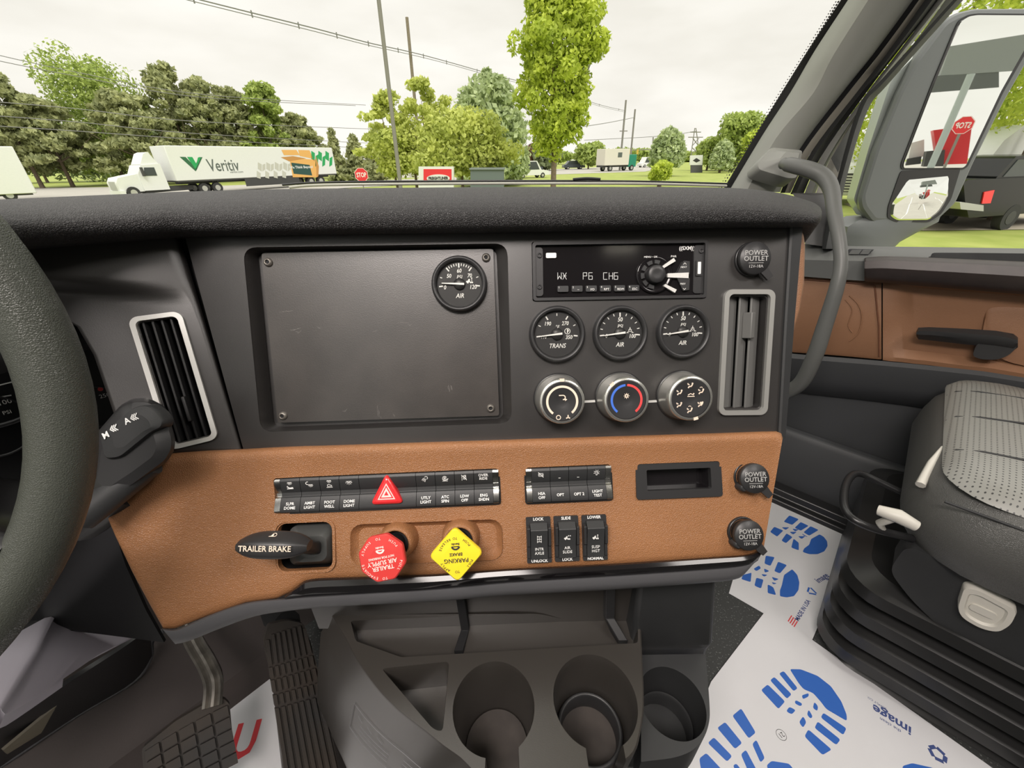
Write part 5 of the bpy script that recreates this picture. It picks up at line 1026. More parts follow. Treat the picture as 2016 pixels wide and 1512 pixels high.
# door handle
th = bpy.data.objects.new('door_handle', None); COL.objects.link(th); th.parent = door; th['label'] = 'black door handle'
R_ = dcols([[(u, a, .045), (u, a + .3 * (b - a), .062), (u, a + .6 * (b - a), .062), (u, b, .048), (u, b - 2, .040), (u, a + 2, .038)] for u, a, b in ((1804, 652, 662), (1808, 645, 668), (1830, 644, 670), (1900, 647, 678), (1960, 651, 684), (1995, 657, 690), (2004, 664, 684))])
m = MB(); m.loft(R_); m.build('handle_bar', [SATIN], th, shade=True)
pz = roundpoly([FR.l(*q, .05) for q in ((1924, 674), (2004, 666), (2003, 682), (1985, 700), (1962, 708), (1930, 707), (1914, 700))], .010, 4); m = MB(); m.prism(pz, .024, .052); m.build('finger_pull', [SATIN], th, bev=.005, seg=3)

# ============================================================ A-PILLAR, SEALS, DOOR FRAME
def ribbon(name, lines, mt, parent=None, n=5, back=.03, shade=True, smooth_x=False):
    """lines: several pixel poly-lines (u, v, depth) that share a count; the strip spans them side by side."""
    L_ = [spline(ext([P(*q) for q in l]) if lines[0][-1][1] < -50 else [P(*q) for q in l], n) for l in lines]; cnt = len(L_[0]); m = MB(); rings = []
    for i in range(cnt):
        f = spline([L[i] for L in L_], 3) if smooth_x else [L[i] for L in L_]; away = (f[len(f) // 2] - CO).normalized() * back; rings.append(f + [f[-1] + away, f[0] + away])
    m.loft(rings); return m.build(name, mt, parent, shade=shade)
DP = [1.10, 1.04, .98, .93, .86, .80]
def ln(pts, dd=0): return [(u, v, DP[i] + dd) for i, (u, v) in enumerate(pts)]
def ext(l): a, b = Vector(l[-2]), Vector(l[-1]); return list(l) + [b + (b - a) * 2.6]
tr = empty('trim_1', (0, 0, 0)); tr['kind'] = 'structure'; tag(tr, 'grey windscreen pillar trim beside the passenger window', 'pillar')
ribbon('frit_band', [ln([(1424, 372), (1490, 262), (1545, 172), (1590, 100), (1658, -4), (1725, -110)], .07), ln([(1448, 372), (1510, 268), (1565, 180), (1612, 100), (1690, -4), (1760, -110)], .07)], [mat('frit_black', (.012, .012, .013), .5)], tr, back=.004)
# printed dots that fade out beside the band
m = MB()
for k in range(64):
    t_ = k / 63; u = 1421 + (1654 - 1421) * t_; v = 370 + (0 - 370) * t_; bow = 3.0 * math.sin(math.pi * t_)
    for q, rr in ((0, .0022), (-5, .0014)):
        c = P(u + q + bow * .5, v - 2, 1.10 + .07 + (.86 - 1.10) * t_); n_ = (CO - c).normalized(); X_ = Vector((1, 0, 0)); X_ = (X_ - n_ * X_.dot(n_)).normalized(); Y_ = n_.cross(X_); m.add([c + (X_ * math.cos(a) + Y_ * math.sin(a)) * rr for a in [math.pi * j / 3 for j in range(6)]], [(0, 1, 2, 3, 4, 5)])
m.build('frit_dots', [mat('frit_black', (0, 0, 0))], tr)
ribbon('pillar_trim', [ln([(1436, 375), (1500, 268), (1556, 182), (1604, 100), (1672, -4), (1740, -110)], .05), ln([(1442, 375), (1506, 268), (1562, 186), (1612, 106), (1682, -4), (1750, -110)], .02), ln([(1470, 376), (1528, 272), (1600, 185), (1640, 110), (1712, -4), (1780, -110)], -.015), ln([(1525, 378), (1562, 290), (1640, 190), (1690, 112), (1762, -4), (1830, -110)], .0), ln([(1536, 378), (1573, 296), (1662, 178), (1718, 108), (1800, -4), (1870, -110)], .03)], [LGREY], tr, smooth_x=True)
ribbon('pillar_gap', [ln([(1536, 380), (1573, 296), (1662, 178), (1718, 108), (1800, -4), (1870, -110)], .04), ln([(1545, 380), (1582, 298), (1672, 180), (1730, 108), (1812, -4), (1882, -110)], .045)], [DARK], tr)
ribbon('beige_edge', [ln([(1545, 380), (1582, 298), (1672, 180), (1730, 108), (1811, -4), (1880, -110)], .045), ln([(1556, 380), (1598, 298), (1688, 180), (1744, 108), (1824, -4), (1894, -110)], .05)], [mat('beige_trim', (.30, .285, .24), .6)], tr)
ribbon('outer_seal', [ln([(1556, 382), (1598, 298), (1688, 180), (1744, 108), (1824, -4), (1894, -110)], .035), ln([(1566, 382), (1607, 300), (1698, 180), (1756, 106), (1838, -4), (1908, -110)], .020), ln([(1580, 386), (1618, 306), (1706, 182), (1764, 106), (1850, -4), (1920, -110)], .05)], [SEAL], tr)
ribbon('grey_lip', [ln([(1580, 390), (1618, 306), (1704, 186), (1764, 108), (1848, -4), (1918, -110)], .05), ln([(1592, 396), (1632, 306), (1714, 184), (1772, 108), (1860, -4), (1930, -110)], .035), ln([(1598, 400), (1636, 310), (1718, 186), (1776, 112), (1864, -4), (1934, -110)], .06)], [LGREY], tr)
ribbon('painted_frame', [[(1592, 470, 1.12), (1600, 400, 1.12), (1636, 310, 1.08), (1700, 205, 1.02), (1718, 188, 1.0), (1740, 160, .98)], [(1634, 470, 1.14), (1646, 400, 1.14), (1668, 330, 1.10), (1704, 220, 1.04), (1722, 192, 1.02), (1743, 162, 1.0)]], [mat('painted_metal', (.27, .255, .23), .5)], tr, back=.01)
ribbon('door_seal', [[(1618, 490, 1.04), (1630, 430, 1.03), (1650, 345, 1.00), (1690, 212, .95), (1736, 156, .91), (1880, -4, .80), (1960, -90, .75)], [(1626, 490, 1.02), (1638, 430, 1.01), (1660, 340, .98), (1700, 210, .93), (1742, 160, .90), (1888, -4, .79), (1968, -90, .74)], [(1652, 490, 1.05), (1652, 430, 1.04), (1668, 345, 1.01), (1708, 218, .96), (1750, 164, .93), (1900, -4, .82), (1980, -90, .77)]], [SEAL], tr)
ribbon('inner_lip', [[(1776, 110, .93), (1800, 84, .91), (1864, -4, .85), (1930, -100, .8)], [(1790, 108, .95), (1812, 84, .93), (1884, -4, .87), (1950, -100, .82)]], [SEAL], tr, back=.01)
ribbon('inner_lip', [[(1636, 312, 1.05), (1680, 240, 1.01), (1718, 186, .98), (1776, 112, .94)], [(1650, 340, 1.07), (1696, 214, 1.03), (1738, 160, .99), (1790, 112, .95)]], [SEAL], tr, back=.01)
ribbon('pillar_foot', [[(1560, 380, 1.10), (1580, 420, 1.08), (1585, 480, 1.06)], [(1600, 385, 1.08), (1612, 420, 1.06), (1620, 485, 1.05)], [(1640, 380, 1.08), (1645, 420, 1.07), (1650, 485, 1.06)]], [mat('foot_grey', (.10, .10, .10), .5)], tr)
# grab handle
th = empty('grab_handle', P(1545, 320, .98), 'grey tubular grab handle curving from the pillar down past the dash corner', 'grab handle')
iv = Matrix.Translation(-P(1545, 320, .98))
hp = spline([P(1543, 322, .96), P(1562, 326, .93), P(1596, 335, .905), P(1622, 349, .89), P(1637, 375, .875), P(1643, 420, .86), P(1653, 480, .85), P(1655, 525, .85), P(1646, 570, .86), P(1624, 640, .89), P(1604, 700, .92), P(1578, 752, .96), P(1545, 775, 1.0)], 5)
m = MB(); m.tube([iv @ p for p in hp], [.0125 if i < 3 else .0145 + .002 * math.sin(i / len(hp) * 9) for i in range(len(hp))], 16); m.build('handle_tube', [mat('handle_grey', (.115, .118, .112), .42, bump=.06, bscale=900)], th)
fm = Frame(P(1535, 322, 1.02), CR, CU); pt = roundpoly([fm.l(*q) for q in ((1490, 322), (1518, 292), (1578, 298), (1566, 352), (1548, 352), (1492, 335))], .008, 4); c_ = fm.l(1548, 322)
def shr(k): return [(c_[0] + (x - c_[0]) * k, c_[1] + (y - c_[1]) * k) for x, y in pt]
m = MB(); m.loft([[iv @ fm.w(x, y, z) for x, y in shr(k)] for k, z in ((1.03, -.04), (1.03, .000), (1.0, .004), (.75, .008), (.42, .024))]); m.build('handle_mount', [LGREY], th, shade=True)

# ============================================================ GLAZING
def arcw(z, back, k=1.0):
    b = [(1.31, .30), (1.26, .44), (1.10, .62), (.80, .80), (.45, .88), (.05, .86), (-.25, .78), (-.48, .62), (-.60, .42), (-.66, .20)]
    return [T(r, f - back, z) for r, f in b]
ZS = [(.90, -.02), (1.30, .12), (1.75, .32)]
m = MB(); A_ = [spline(arcw(z, b), 3) for z, b in ZS]; c = len(A_[0]); m.add([p for r in A_ for p in r], [(i * c + j, i * c + j + 1, (i + 1) * c + j + 1, (i + 1) * c + j) for i in range(2) for j in range(c - 1)], True)
o = m.build('window_1', [WINDOW]); tag(o, kind='structure')
m = MB(); m.add([FR.w(-.19, -.20, -.03), FR.w(1.2, -.13, -.03), FR.w(1.2, .5, -.03), FR.w(0.05, .5, -.03), FR.w(-.16, .15, -.03)], [(0, 1, 2, 3, 4)]); tag(m.build('window_2', [WINDOW]), kind='structure')
# scuttle behind the padded top: dark shelf, light seal, black glass edge
m = MB(); rr_ = []
for p, q in zip(spline(arcw(.905, -.01)[2:], 3), spline(arcw(.86, .25)[2:], 3)): rr_.append([p + Vector((0, 0, .0)), q, q - Vector((0, 0, .03)), p - Vector((0, 0, .06))])
m.loft(rr_); o = m.build('dash_shelf', [SMOOTHB]); tag(o, 'dark shelf between padded dash top and windscreen', 'dash shelf')
th = empty('scuttle', P(900, 362, .9), 'thin light and dark scuttle strips along the windscreen foot', 'scuttle'); iv2 = Matrix.Translation(-P(900, 362, .9))
def thin(name, pts, r, mt): m = MB(); m.tube([iv2 @ p for p in spline([P(*q) for q in pts], 4)], r, 8); m.build(name, mt, th)
thin('glass_edge', [(556, 364, 1.02), (640, 359, 1.02), (900, 356.5, 1.02), (1150, 356.5, 1.02), (1290, 358, 1.04), (1432, 362, 1.08)], .0026, [SMOOTHB])
thin('light_seal', [(570, 369, .96), (640, 364, .96), (900, 361.5, .96), (1150, 361, .96), (1290, 362, .98), (1430, 366, 1.02)], .0030, [mat('pale_seal', (.42, .42, .36), .5)])

thin('wiper_arm', [(1128, 353.5, 1.0), (1155, 351.5, 1.0), (1182, 353, 1.0)], .0035, [SMOOTHB])

# ============================================================ DOOR MIRROR
nM = (TR * -.64 + TF * -.77).normalized()
FM = Frame(P(1850, 260, 1.28), TZ.cross(nM), TZ + TR * .0)
MIR = empty('door_mirror', FM.mat(), 'tall grey passenger door mirror with main glass above a small convex glass', 'mirror')
Z7 = lambda x, y: (1540 + x * .3308, 0 + y * .3308)
mp2 = lambda pts, z=0: [FM.l(*Z7(*q), z) for q in pts]
MGREY = mat('mirror_housing_grey', (.135, .145, .145), .45, bump=.05, bscale=700)
hous = roundpoly(mp2([(480, 1245), (470, 1190), (560, 900), (700, 560), (810, 345), (985, 110), (1060, 70), (1160, 46), (1500, 44), (1600, 60), (1560, 200), (1330, 600), (1140, 980), (1035, 1215), (925, 1318), (760, 1335), (540, 1325)], 0), .012, 3)
def sc3(k, dx=0, dy=0):
    cx = sum(p[0] for p in hous) / len(hous); cy = sum(p[1] for p in hous) / len(hous); return [(cx + (x - cx) * k + dx, cy + (y - cy) * k + dy) for x, y in hous]
m = MB(); m.loft([ringof(sc3(.84, .045), -.10), ringof(sc3(.96, .035), -.085), ringof(sc3(1.0, .018), -.05), ringof(sc3(1.0), -.012), ringof(sc3(.985), -.003), ringof(sc3(.95), 0)])
m.build('housing', [MGREY], MIR, shade=True)
m = MB(); ch = mp2([(425, 1190), (515, 880), (650, 470), (805, 318), (860, 318), (720, 560), (590, 880), (500, 1200), (490, 1290)], -.03); m.prism(roundpoly(ch, .01, 3), -.06, -.03); m.build('chrome_cover', [mat('chrome_dull', (.50, .54, .52), .25, .4)], MIR, bev=.006)
g1 = roundpoly(mp2([(722, 1000), (722, 975), (905, 500), (1035, 190), (1062, 130), (1110, 98), (1160, 90), (1480, 92), (1530, 100), (1500, 190), (1300, 545), (1092, 985), (1075, 998)], .004), .008, 3)
g2 = roundpoly(mp2([(722, 1024), (1045, 1010), (990, 1180), (935, 1262), (870, 1308), (680, 1310), (645, 1285), (650, 1235)], .004), .010, 3)
m = MB()
gb1 = roundpoly(mp2([(708, 1008), (706, 975), (890, 500), (1020, 185), (1050, 120), (1105, 88), (1160, 80), (1480, 82), (1548, 94), (1515, 200), (1315, 550), (1105, 990), (1080, 1008)], .002), .008, 3)
gb2 = roundpoly(mp2([(706, 1016), (1062, 1000), (1005, 1185), (945, 1275), (875, 1322), (675, 1324), (625, 1295), (630, 1230)], .002), .010, 3)
m.prism(gb1, -.004, .0025); m.build('main_glass_bezel', [SMOOTHB], MIR); m = MB(); m.prism(gb2, -.004, .0025); m.build('convex_glass_bezel', [SMOOTHB], MIR)
MIRG = mat('mirror_glass', (.90, .92, .88), .01, 1.0)
m = MB(); m.prism(g1, .0015, .0045); m.build('main_glass', [MIRG], MIR)
cx = sum(p[0] for p in g2) / len(g2); cy = sum(p[1] for p in g2) / len(g2); m = MB(); rg = []
for k in range(9):
    s_ = 1 - k / 9; rg.append([(cx + (x - cx) * s_, cy + (y - cy) * s_, .0105 - 2.2 * ((x - cx) ** 2 + (y - cy) ** 2) * s_ * s_ * .35) for x, y in g2])
m.loft([[(x, y, .0015) for x, y in g2]] + rg); o = m.build('convex_glass', [MIRG], MIR)
m = MB()
for a_, b_, r0 in (((560, 1300, -.03), (420, 1420, -.02), .05),): pass
arm = [FM.l3(*Z7(850, 1320), -.05), FM.l3(*Z7(700, 1370), -.06), FM.l3(*Z7(560, 1430), -.06), FM.l3(*Z7(470, 1500), -.03)]
rg = []
for (a_, b_, zz) in (((480, 1300), (950, 1262), -.02), ((440, 1318), (930, 1320), -.02), ((392, 1350), (800, 1385), -.02), ((378, 1400), (700, 1440), -.02), ((380, 1500), (640, 1500), -.02)):
    A, B = Vector(FM.l3(*Z7(*a_), zz)), Vector(FM.l3(*Z7(*b_), zz)); mid = (A + B) / 2; rg.append([A, A.lerp(mid, .3) + Vector((0, 0, .018)), mid + Vector((0, 0, .024)), B.lerp(mid, .3) + Vector((0, 0, .018)), B, B + Vector((0, 0, -.07)), A + Vector((0, 0, -.07))])
m.loft(rg); m.build('mirror_arm', [MGREY], MIR, shade=True)
# ============================================================ GROUND
def hazy(name, col, **k): return mat(name, col, **k)
GRASS = mat('grass', (.33, .37, .09), .9, bump=.5, bscale=6, var=.45, vscale=.9, col2=(.24, .30, .05))
ASPH = mat('asphalt', (.26, .255, .24), .9, var=.15, vscale=1.5)
CONC = mat('pale_road', (.42, .40, .36), .9, var=.1, vscale=1.0)
def ground(name, pts, mt, z=0.0, struct=True):
    m = MB(); m.add([(x, y, GZ + z) for x, y in pts], [tuple(range(len(pts)))]); o = m.build(name, [mt], fix=False)
    if o.data.polygons[0].normal.z < 0: o.data.flip_normals()
    o['kind'] = 'structure'; return o
def gpx(u, v, z=0): p = atz(u, v, GZ + z); return (p.x, p.y)
ground('ground', [(-260, -120), (320, -120), (320, 420), (-260, 420)], GRASS, 0)
ground('road', [gpx(*q) for q in ((700, 352), (1050, 345), (1270, 338), (1330, 325), (1285, 323), (1150, 331), (1040, 335), (700, 343))], CONC, .02)
ground('road', [(-90, 44), (-30, 36.5), (-10, 52), (0, 66), (-4, 78), (-14, 66), (-36, 56), (-90, 62)], CONC, .03)
ground('road', [gpx(*q) for q in ((1810, 455), (2100, 452), (2300, 430), (2100, 395), (1980, 392), (1700, 396), (1660, 402))], mat('tan_road', (.42, .37, .29), .9, var=.1, vscale=1.0), .02)
def trp(r, f): p = T(r, f, 0); return (p.x, p.y)
ground('parking_lot', [trp(1.9, -3), trp(60, -12), trp(140, -60), trp(90, -160), trp(-6, -160), trp(-6, -3)], CONC, .03)
for k, (r0, r1) in enumerate(((2.6, 3.0), (5.2, 12.0), (9.0, 26.0), (14, 45))):
    ground('lane_line', [trp(r0, -4), trp(r0 + .18, -4), trp(r1 + .4, -70), trp(r1, -70)], WHITE, .045)

# ============================================================ TREES
rng = np.random.default_rng(11)
def leaf_mesh(name, blobs, n, size, flat=0.0, droop=0.0, shell=.55):
    """leaf cards scattered through overlapping ellipsoids (cx, cy, cz, rx, ry, rz)."""
    B = np.array(blobs, float); vol = (B[:, 3] * B[:, 4] * B[:, 5]) ** .72; idx = rng.choice(len(B), n, p=vol / vol.sum()); b = B[idx]
    d = rng.normal(size=(n, 3)); d /= np.linalg.norm(d, axis=1)[:, None]; rad = (shell + (1.06 - shell) * rng.random(n) ** .6)[:, None]
    lump = 1 + .13 * np.sin(d[:, 0:1] * 7 + b[:, 0:1]) * np.cos(d[:, 2:3] * 8 + b[:, 1:2])
    c = b[:, :3] + d * b[:, 3:6] * rad * lump
    a = rng.normal(size=(n, 3)) * .8 + d; a[:, 2] += flat; a /= np.linalg.norm(a, axis=1)[:, None]
    t = rng.normal(size=(n, 3)); t[:, 2] -= droop; t -= a * (t * a).sum(1)[:, None]; t /= np.linalg.norm(t, axis=1)[:, None]; s = np.cross(a, t)
    L = size * (.6 + .8 * rng.random(n))[:, None]
    v = np.stack([c - t * L, c + s * L * .55, c + t * L, c - s * L * .55], 1).reshape(-1, 3)
    me = bpy.data.meshes.new(name); me.vertices.add(n * 4); me.vertices.foreach_set('co', v.ravel()); me.loops.add(n * 4); me.loops.foreach_set('vertex_index', np.arange(n * 4)); me.polygons.add(n); me.polygons.foreach_set('loop_start', np.arange(0, n * 4, 4)); me.polygons.foreach_set('loop_total', np.full(n, 4)); me.update(calc_edges=True)
    return me
def leafmat(name, c1, c2, sc=1.2):
    m = mat(name, c1, .6, var=.5, vscale=sc, col2=c2, spec=.25); t = m.node_tree; b = t.nodes['Principled BSDF']
    b.inputs['Subsurface Weight'].default_value = 0
    tr_ = t.nodes.new('ShaderNodeBsdfTranslucent'); mx = t.nodes.new('ShaderNodeMixShader'); mx.inputs[0].default_value = .35; o = t.nodes['Material Output']
    lk = b.inputs['Base Color'].links[0].from_socket; t.links.new(lk, tr_.inputs[0]); t.links.new(b.outputs[0], mx.inputs[1]); t.links.new(tr_.outputs[0], mx.inputs[2]); t.links.new(mx.outputs[0], o.inputs[0]); return m
L_LIME = leafmat('lime_leaves', (.66, .74, .12), (.36, .46, .07)); L_YEL = leafmat('yellow_green_leaves', (.70, .74, .22), (.42, .48, .12)); L_MID = leafmat('mid_green_leaves', (.50, .60, .16), (.28, .36, .10))
L_DARK = leafmat('dark_leaves', (.34, .40, .19), (.18, .22, .12)); L_PINE = leafmat('pine_needles', (.52, .54, .26), (.27, .30, .15)); L_PALE = leafmat('pale_leaves', (.60, .68, .38), (.32, .40, .20))
BARK = mat('bark', (.20, .15, .11), .9, bump=.6, bscale=20, var=.3)
def tree(px, Y, top, bot_c, wpx, leaves, label, name='tree', cat='tree', n=5000, size=.16, shape='round', group=None, trunk=.16, lean=0, droop=.0, seed=0, cdepth=None, shell=.5):
    """crown from pixel rows: centre column px, crown top row, crown bottom row and crown width at distance Y."""
    r_ = random.Random(seed * 31 + px)
    k = Y / FPX; base = aty(px, bot_c, Y); tp = aty(px, top, Y); h0, h1 = base.z, tp.z; W = (aty(px + wpx / 2, (top + bot_c) / 2, Y).x - aty(px - wpx / 2, (top + bot_c) / 2, Y).x)
    X0 = aty(px, (top + bot_c) / 2 if top > 0 else bot_c - 90, Y).x; H = h1 - h0; D = cdepth or W; o = Vector((X0, Y, GZ)); z0 = h0 - GZ
    blobs = []
    if shape == 'round':
        for i in range(26):
            a = r_.uniform(0, 6.283); zz = r_.uniform(.12, .86); rr = math.sin(math.pi * (zz * .86 + .10)) ** .6 * .36 * r_.uniform(.5, 1.0)
            q = r_.uniform(.13, .21); blobs.append((W * rr * math.cos(a), D * rr * math.sin(a), z0 + H * zz, W * q, D * q, min(H * q, W * q * 1.1)))
        blobs.append((0, 0, z0 + H * .5, W * .36, D * .36, H * .40))
    elif shape == 'dome':                     # smooth rounded cone
        for i in range(14):
            zz = i / 13; rr = .5 * (1 - zz ** 3.6) ** .55 * (.9 + .1 * math.sin(math.pi * min(1, zz * 1.6))) + .03; blobs.append((0, 0, z0 + H * (zz * .93 + .02), W * rr * .93, D * rr * .93, H * .075))
            for j in range(5): a = r_.uniform(0, 6.283); blobs.append((W * rr * .75 * math.cos(a), D * rr * .75 * math.sin(a), z0 + H * (zz * .92 + .02), W * .15 * (.4 + rr), D * .15 * (.4 + rr), H * .06))
    elif shape == 'column':                   # flame-shaped street tree
        prof = [(0, .12), (.10, .30), (.22, .40), (.36, .43), (.52, .50), (.64, .46), (.78, .40), (.9, .33), (1.0, .2)]
        for i in range(60):
            zz = r_.random(); rr = np.interp(zz, [p[0] for p in prof], [p[1] for p in prof]); a = r_.uniform(0, 6.283); kk = r_.uniform(.55, .92)
            blobs.append((W * rr * kk * math.cos(a), D * rr * kk * math.sin(a), z0 + H * (zz * .95 + .02), W * .10, D * .10, H * .05))
        for i in range(14): zz = i / 13; rr = np.interp(zz, [p[0] for p in prof], [p[1] for p in prof]); blobs.append((0, 0, z0 + H * (zz * .95 + .02), W * rr * .75, D * rr * .75, H * .06))
    elif shape == 'cone':
        for i in range(16):
            zz = i / 15; rr = .5 * (1 - zz) ** .85 + .015; blobs.append((0, 0, z0 + H * zz * .96, W * rr * .8, D * rr * .8, H * .04))
            for j in range(6): a = r_.uniform(0, 6.283); q = r_.uniform(.7, 1.05); blobs.append((W * rr * q * math.cos(a), D * rr * q * math.sin(a), z0 + H * (zz * .94), W * .09, D * .09, H * .03))
    elif shape == 'pine':                     # ragged tiers of boughs with gaps
        for i in range(100):
            zz = r_.random() ** .8; rr = .5 * (1 - zz ** 1.5 * .80); a = r_.uniform(0, 6.283); q = r_.uniform(.2, 1.0)
            blobs.append((W * rr * q * math.cos(a), D * rr * q * math.sin(a), z0 + H * (zz * .94 + .02) + W * .05 * q, W * r_.uniform(.05, .10), D * .08, H * r_.uniform(.030, .065)))
    elif shape == 'sparse':
        for i in range(46):
            a = r_.uniform(0, 6.283); zz = r_.random(); rr = .46 * math.sin(math.pi * (zz * .80 + .16)) * r_.uniform(.3, 1.05)
            blobs.append((W * rr * math.cos(a), D * rr * math.sin(a), z0 + H * zz, W * .085, D * .085, H * .055))
    root = empty(name, o, label, cat, group)
    f = link('foliage', leaf_mesh('foliage', blobs, n, size, droop=droop, shell=shell), [leaves], root)
    m = MB(); tk_ = trunk; m.tube([(0, 0, -.1), (lean * .3, 0, z0 * .6 + .2), (lean * .6, 0, z0 + H * .35), (lean, 0, z0 + H * .8)], [tk_ * 1.25, tk_, tk_ * .6, tk_ * .15], 9)
    for i in range(5):
        a = r_.uniform(0, 6.283); zz = r_.uniform(.05, .45); p0 = Vector((lean * .5, 0, z0 + H * zz * .6)); m.tube([p0, p0 + Vector((W * .22 * math.cos(a), D * .22 * math.sin(a), H * .16)), p0 + Vector((W * .38 * math.cos(a), D * .38 * math.sin(a), H * .34))], [tk_ * .45, tk_ * .25, tk_ * .06], 6)
    m.build('trunk', [BARK], root); return root
tree(1094, 24, -160, 306, 196, L_LIME, 'tall flame-shaped bright green street tree standing in the middle of the view', n=26000, size=.105, shape='column', trunk=.14, droop=1.0, cdepth=4.2, shell=.7)
tree(962, 46, 134, 352, 158, L_PALE, 'big dark green dome-shaped tree behind the yellow-green ones', n=9000, size=.28, shape='dome', trunk=.2)
tree(905, 27, 205, 350, 235, L_YEL, 'broad yellow-green tree in front of the dark dome-shaped tree', n=10000, size=.13, shape='round', trunk=.09, cdepth=4)
tree(835, 30, 158, 345, 170, L_YEL, 'loose yellow-green tree rising around the wooden utility pole', n=5200, size=.13, shape='sparse', trunk=.09, cdepth=4)
tree(770, 31, 185, 330, 180, L_YEL, 'sparse yellow-green tree leaning left beside the lamp post', n=4600, size=.13, shape='sparse', trunk=.08, lean=-.5, cdepth=4)
tree(812, 29.5, 238, 350, 170, L_YEL, 'low bushy yellow-green tree behind the lamp post foot', n=6500, size=.13, shape='round', trunk=.09, cdepth=4)
tree(660, 64, 250, 352, 46, L_PINE, 'small dark conifer at the right end of the lettered trailer', n=2600, size=.28, shape='cone')
tree(700, 66, 262, 350, 56, L_PINE, 'dark conifer behind the red octagonal road sign', n=2800, size=.28, shape='cone')
tree(738, 62, 278, 350, 60, L_PINE, 'dark conifer left of the lamp post foot', n=2800, size=.28, shape='cone')
G1 = 'tall pines behind the trailers'
for i, (px, tp, w_, lb, sh, lm, Y) in enumerate(((185, 86, 215, 'tallest yellow-green tree above the white day-cab tractor', 'round', L_MID, 66), (20, 150, 190, 'grey-green pine at the left edge of the view', 'pine', L_PINE, 58), (95, 190, 180, 'bare-limbed pine above the left trailer', 'pine', L_PINE, 60), (262, 185, 190, 'dark pine behind the tractor roof', 'pine', L_PINE, 62), (345, 128, 150, 'dark olive pine with a pointed crown above the trailer front', 'pine', L_PINE, 68), (410, 158, 130, 'olive pine above the green emblem of the trailer', 'pine', L_PINE, 70), (468, 178, 120, 'pine above the trailer lettering', 'pine', L_PINE, 72), (528, 168, 130, 'feathery pine above the pale pattern of the trailer', 'pine', L_MID, 73), (592, 228, 100, 'lower pine above the cardboard-box picture', 'pine', L_PINE, 74))):
    tree(px, Y, tp, 345, w_ * (1.0 if sh == 'round' else 1.15), lm, lb, n=11000 if sh == 'round' else 12000, droop=-1.0 if sh == 'pine' else 0, size=.24 if sh == 'round' else .30, shape=sh, group=None, trunk=.22, seed=i, cdepth=9)
for i, (px, tp, w_, Y, lb) in enumerate(((60, 235, 200, 78, 'dark low tree filling the gap above the plain left trailer'), (190, 240, 200, 80, 'dark low tree behind the nose of the white tractor'), (320, 235, 190, 82, 'dark low tree behind the tractor cab'), (440, 240, 190, 84, 'dark low tree behind the trailer lettering'), (560, 250, 150, 86, 'dark low tree behind the cardboard-box picture'))):
    tree(px, Y, tp, 352, w_, L_DARK, lb, n=4500, size=.36, shape='round', group='understorey trees behind the pines', trunk=.2, seed=40 + i, cdepth=8)
# right of the tall tree
tree(1074, 100, 272, 335, 66, L_DARK, 'dark round tree left of the tall tree trunk', n=2600, size=.5)
tree(1052, 104, 285, 332, 44, mat('reddish_leaves', (.25, .13, .07), .7, var=.4, vscale=1), 'small reddish tree left of the tall tree trunk', n=1200, size=.45)
tree(1160, 105, 280, 325, 66, L_MID, 'pale green tree right of the tall tree trunk, on the far verge', n=2400, size=.45)
tree(1316, 62, 249, 326, 68, L_PALE, 'round clipped-looking tree with whitish green leaves on the lawn', n=5200, size=.26, shape='dome')
tree(1302, 40, 317, 356, 52, L_LIME, 'low round lime-green bush on the lawn', name='bush', cat='bush', n=3000, size=.13, shape='round')
tree(1424, 70, 274, 330, 44, L_PALE, 'small conical pale tree in front of the right-hand trees', n=3000, size=.25, shape='dome')
tree(1398, 82, 268, 330, 70, L_MID, 'mid-green tree left of the conical tree', n=2600, size=.35)
tree(1455, 78, 214, 330, 100, L_MID, 'tallest tree of the right-hand clump beside the pillar', n=5200, size=.33)
tree(1492, 72, 248, 330, 60, L_LIME, 'bright green tree half hidden by the windscreen pillar', n=2400, size=.3)
for i, (px, lb) in enumerate(((1030, 'distant tree behind the dark car left of the tall tree'), (1100, 'distant tree straight behind the tall tree trunk'), (1175, 'distant tree behind the white and red vehicle'), (1235, 'distant tree behind the far box truck'), (1290, 'distant tree behind the traffic signal mast'), (1345, 'distant tree at the foot of the lattice pylon'), (1400, 'distant tree behind the mid-green right-hand tree'))):
    tree(px, 190, 290 + (i * 7) % 9, 318, 92, L_MID, lb, n=1300, size=.9, shape='round', group='distant tree line', seed=70 + i, cdepth=14)
# beyond the passenger window (placed by bearing)
def side_tree(R_, F_, h, w_, zc, lm, label, n, size, shape='round', seed=0):
    b = T(R_, F_, GZ); root = empty('tree', b, label, 'tree'); r2 = random.Random(seed); bl = []
    for i in range(34):
        a = r2.uniform(0, 6.283); zz = r2.random(); rr = .36 * math.sin(math.pi * (zz * .8 + .12)) ** .5; bl.append((w_ * rr * math.cos(a), w_ * rr * math.sin(a), zc + (h - zc) * zz, w_ * .17, w_ * .17, (h - zc) * .13))
    bl.append((0, 0, (zc + h) / 2, w_ * .33, w_ * .33, (h - zc) * .4)); link('foliage', leaf_mesh('foliage', bl, n, size), [lm], root)
    m = MB(); m.tube([(0, 0, -.1), (.05, 0, zc), (0, 0, h * .8)], [.13, .10, .03], 9); m.build('trunk', [BARK], root)
def bearing(u, v, Y): p = aty(u, v, Y); q = p - CO; return q.dot(TR), q.dot(TF)
for (u, Y, h, w_, zc, lb, sd, n) in ((2020, 17, 12, 8.0, 3.4, 'bright green tree behind the door mirror, right', 3, 20000), (1800, 22, 12, 7.0, 2.2, 'bright green tree seen between door frame and mirror', 4, 14000)):
    r_, f_ = bearing(u, 300, Y); side_tree(r_, f_, h, w_, zc, L_LIME, lb, n, .10, seed=sd)

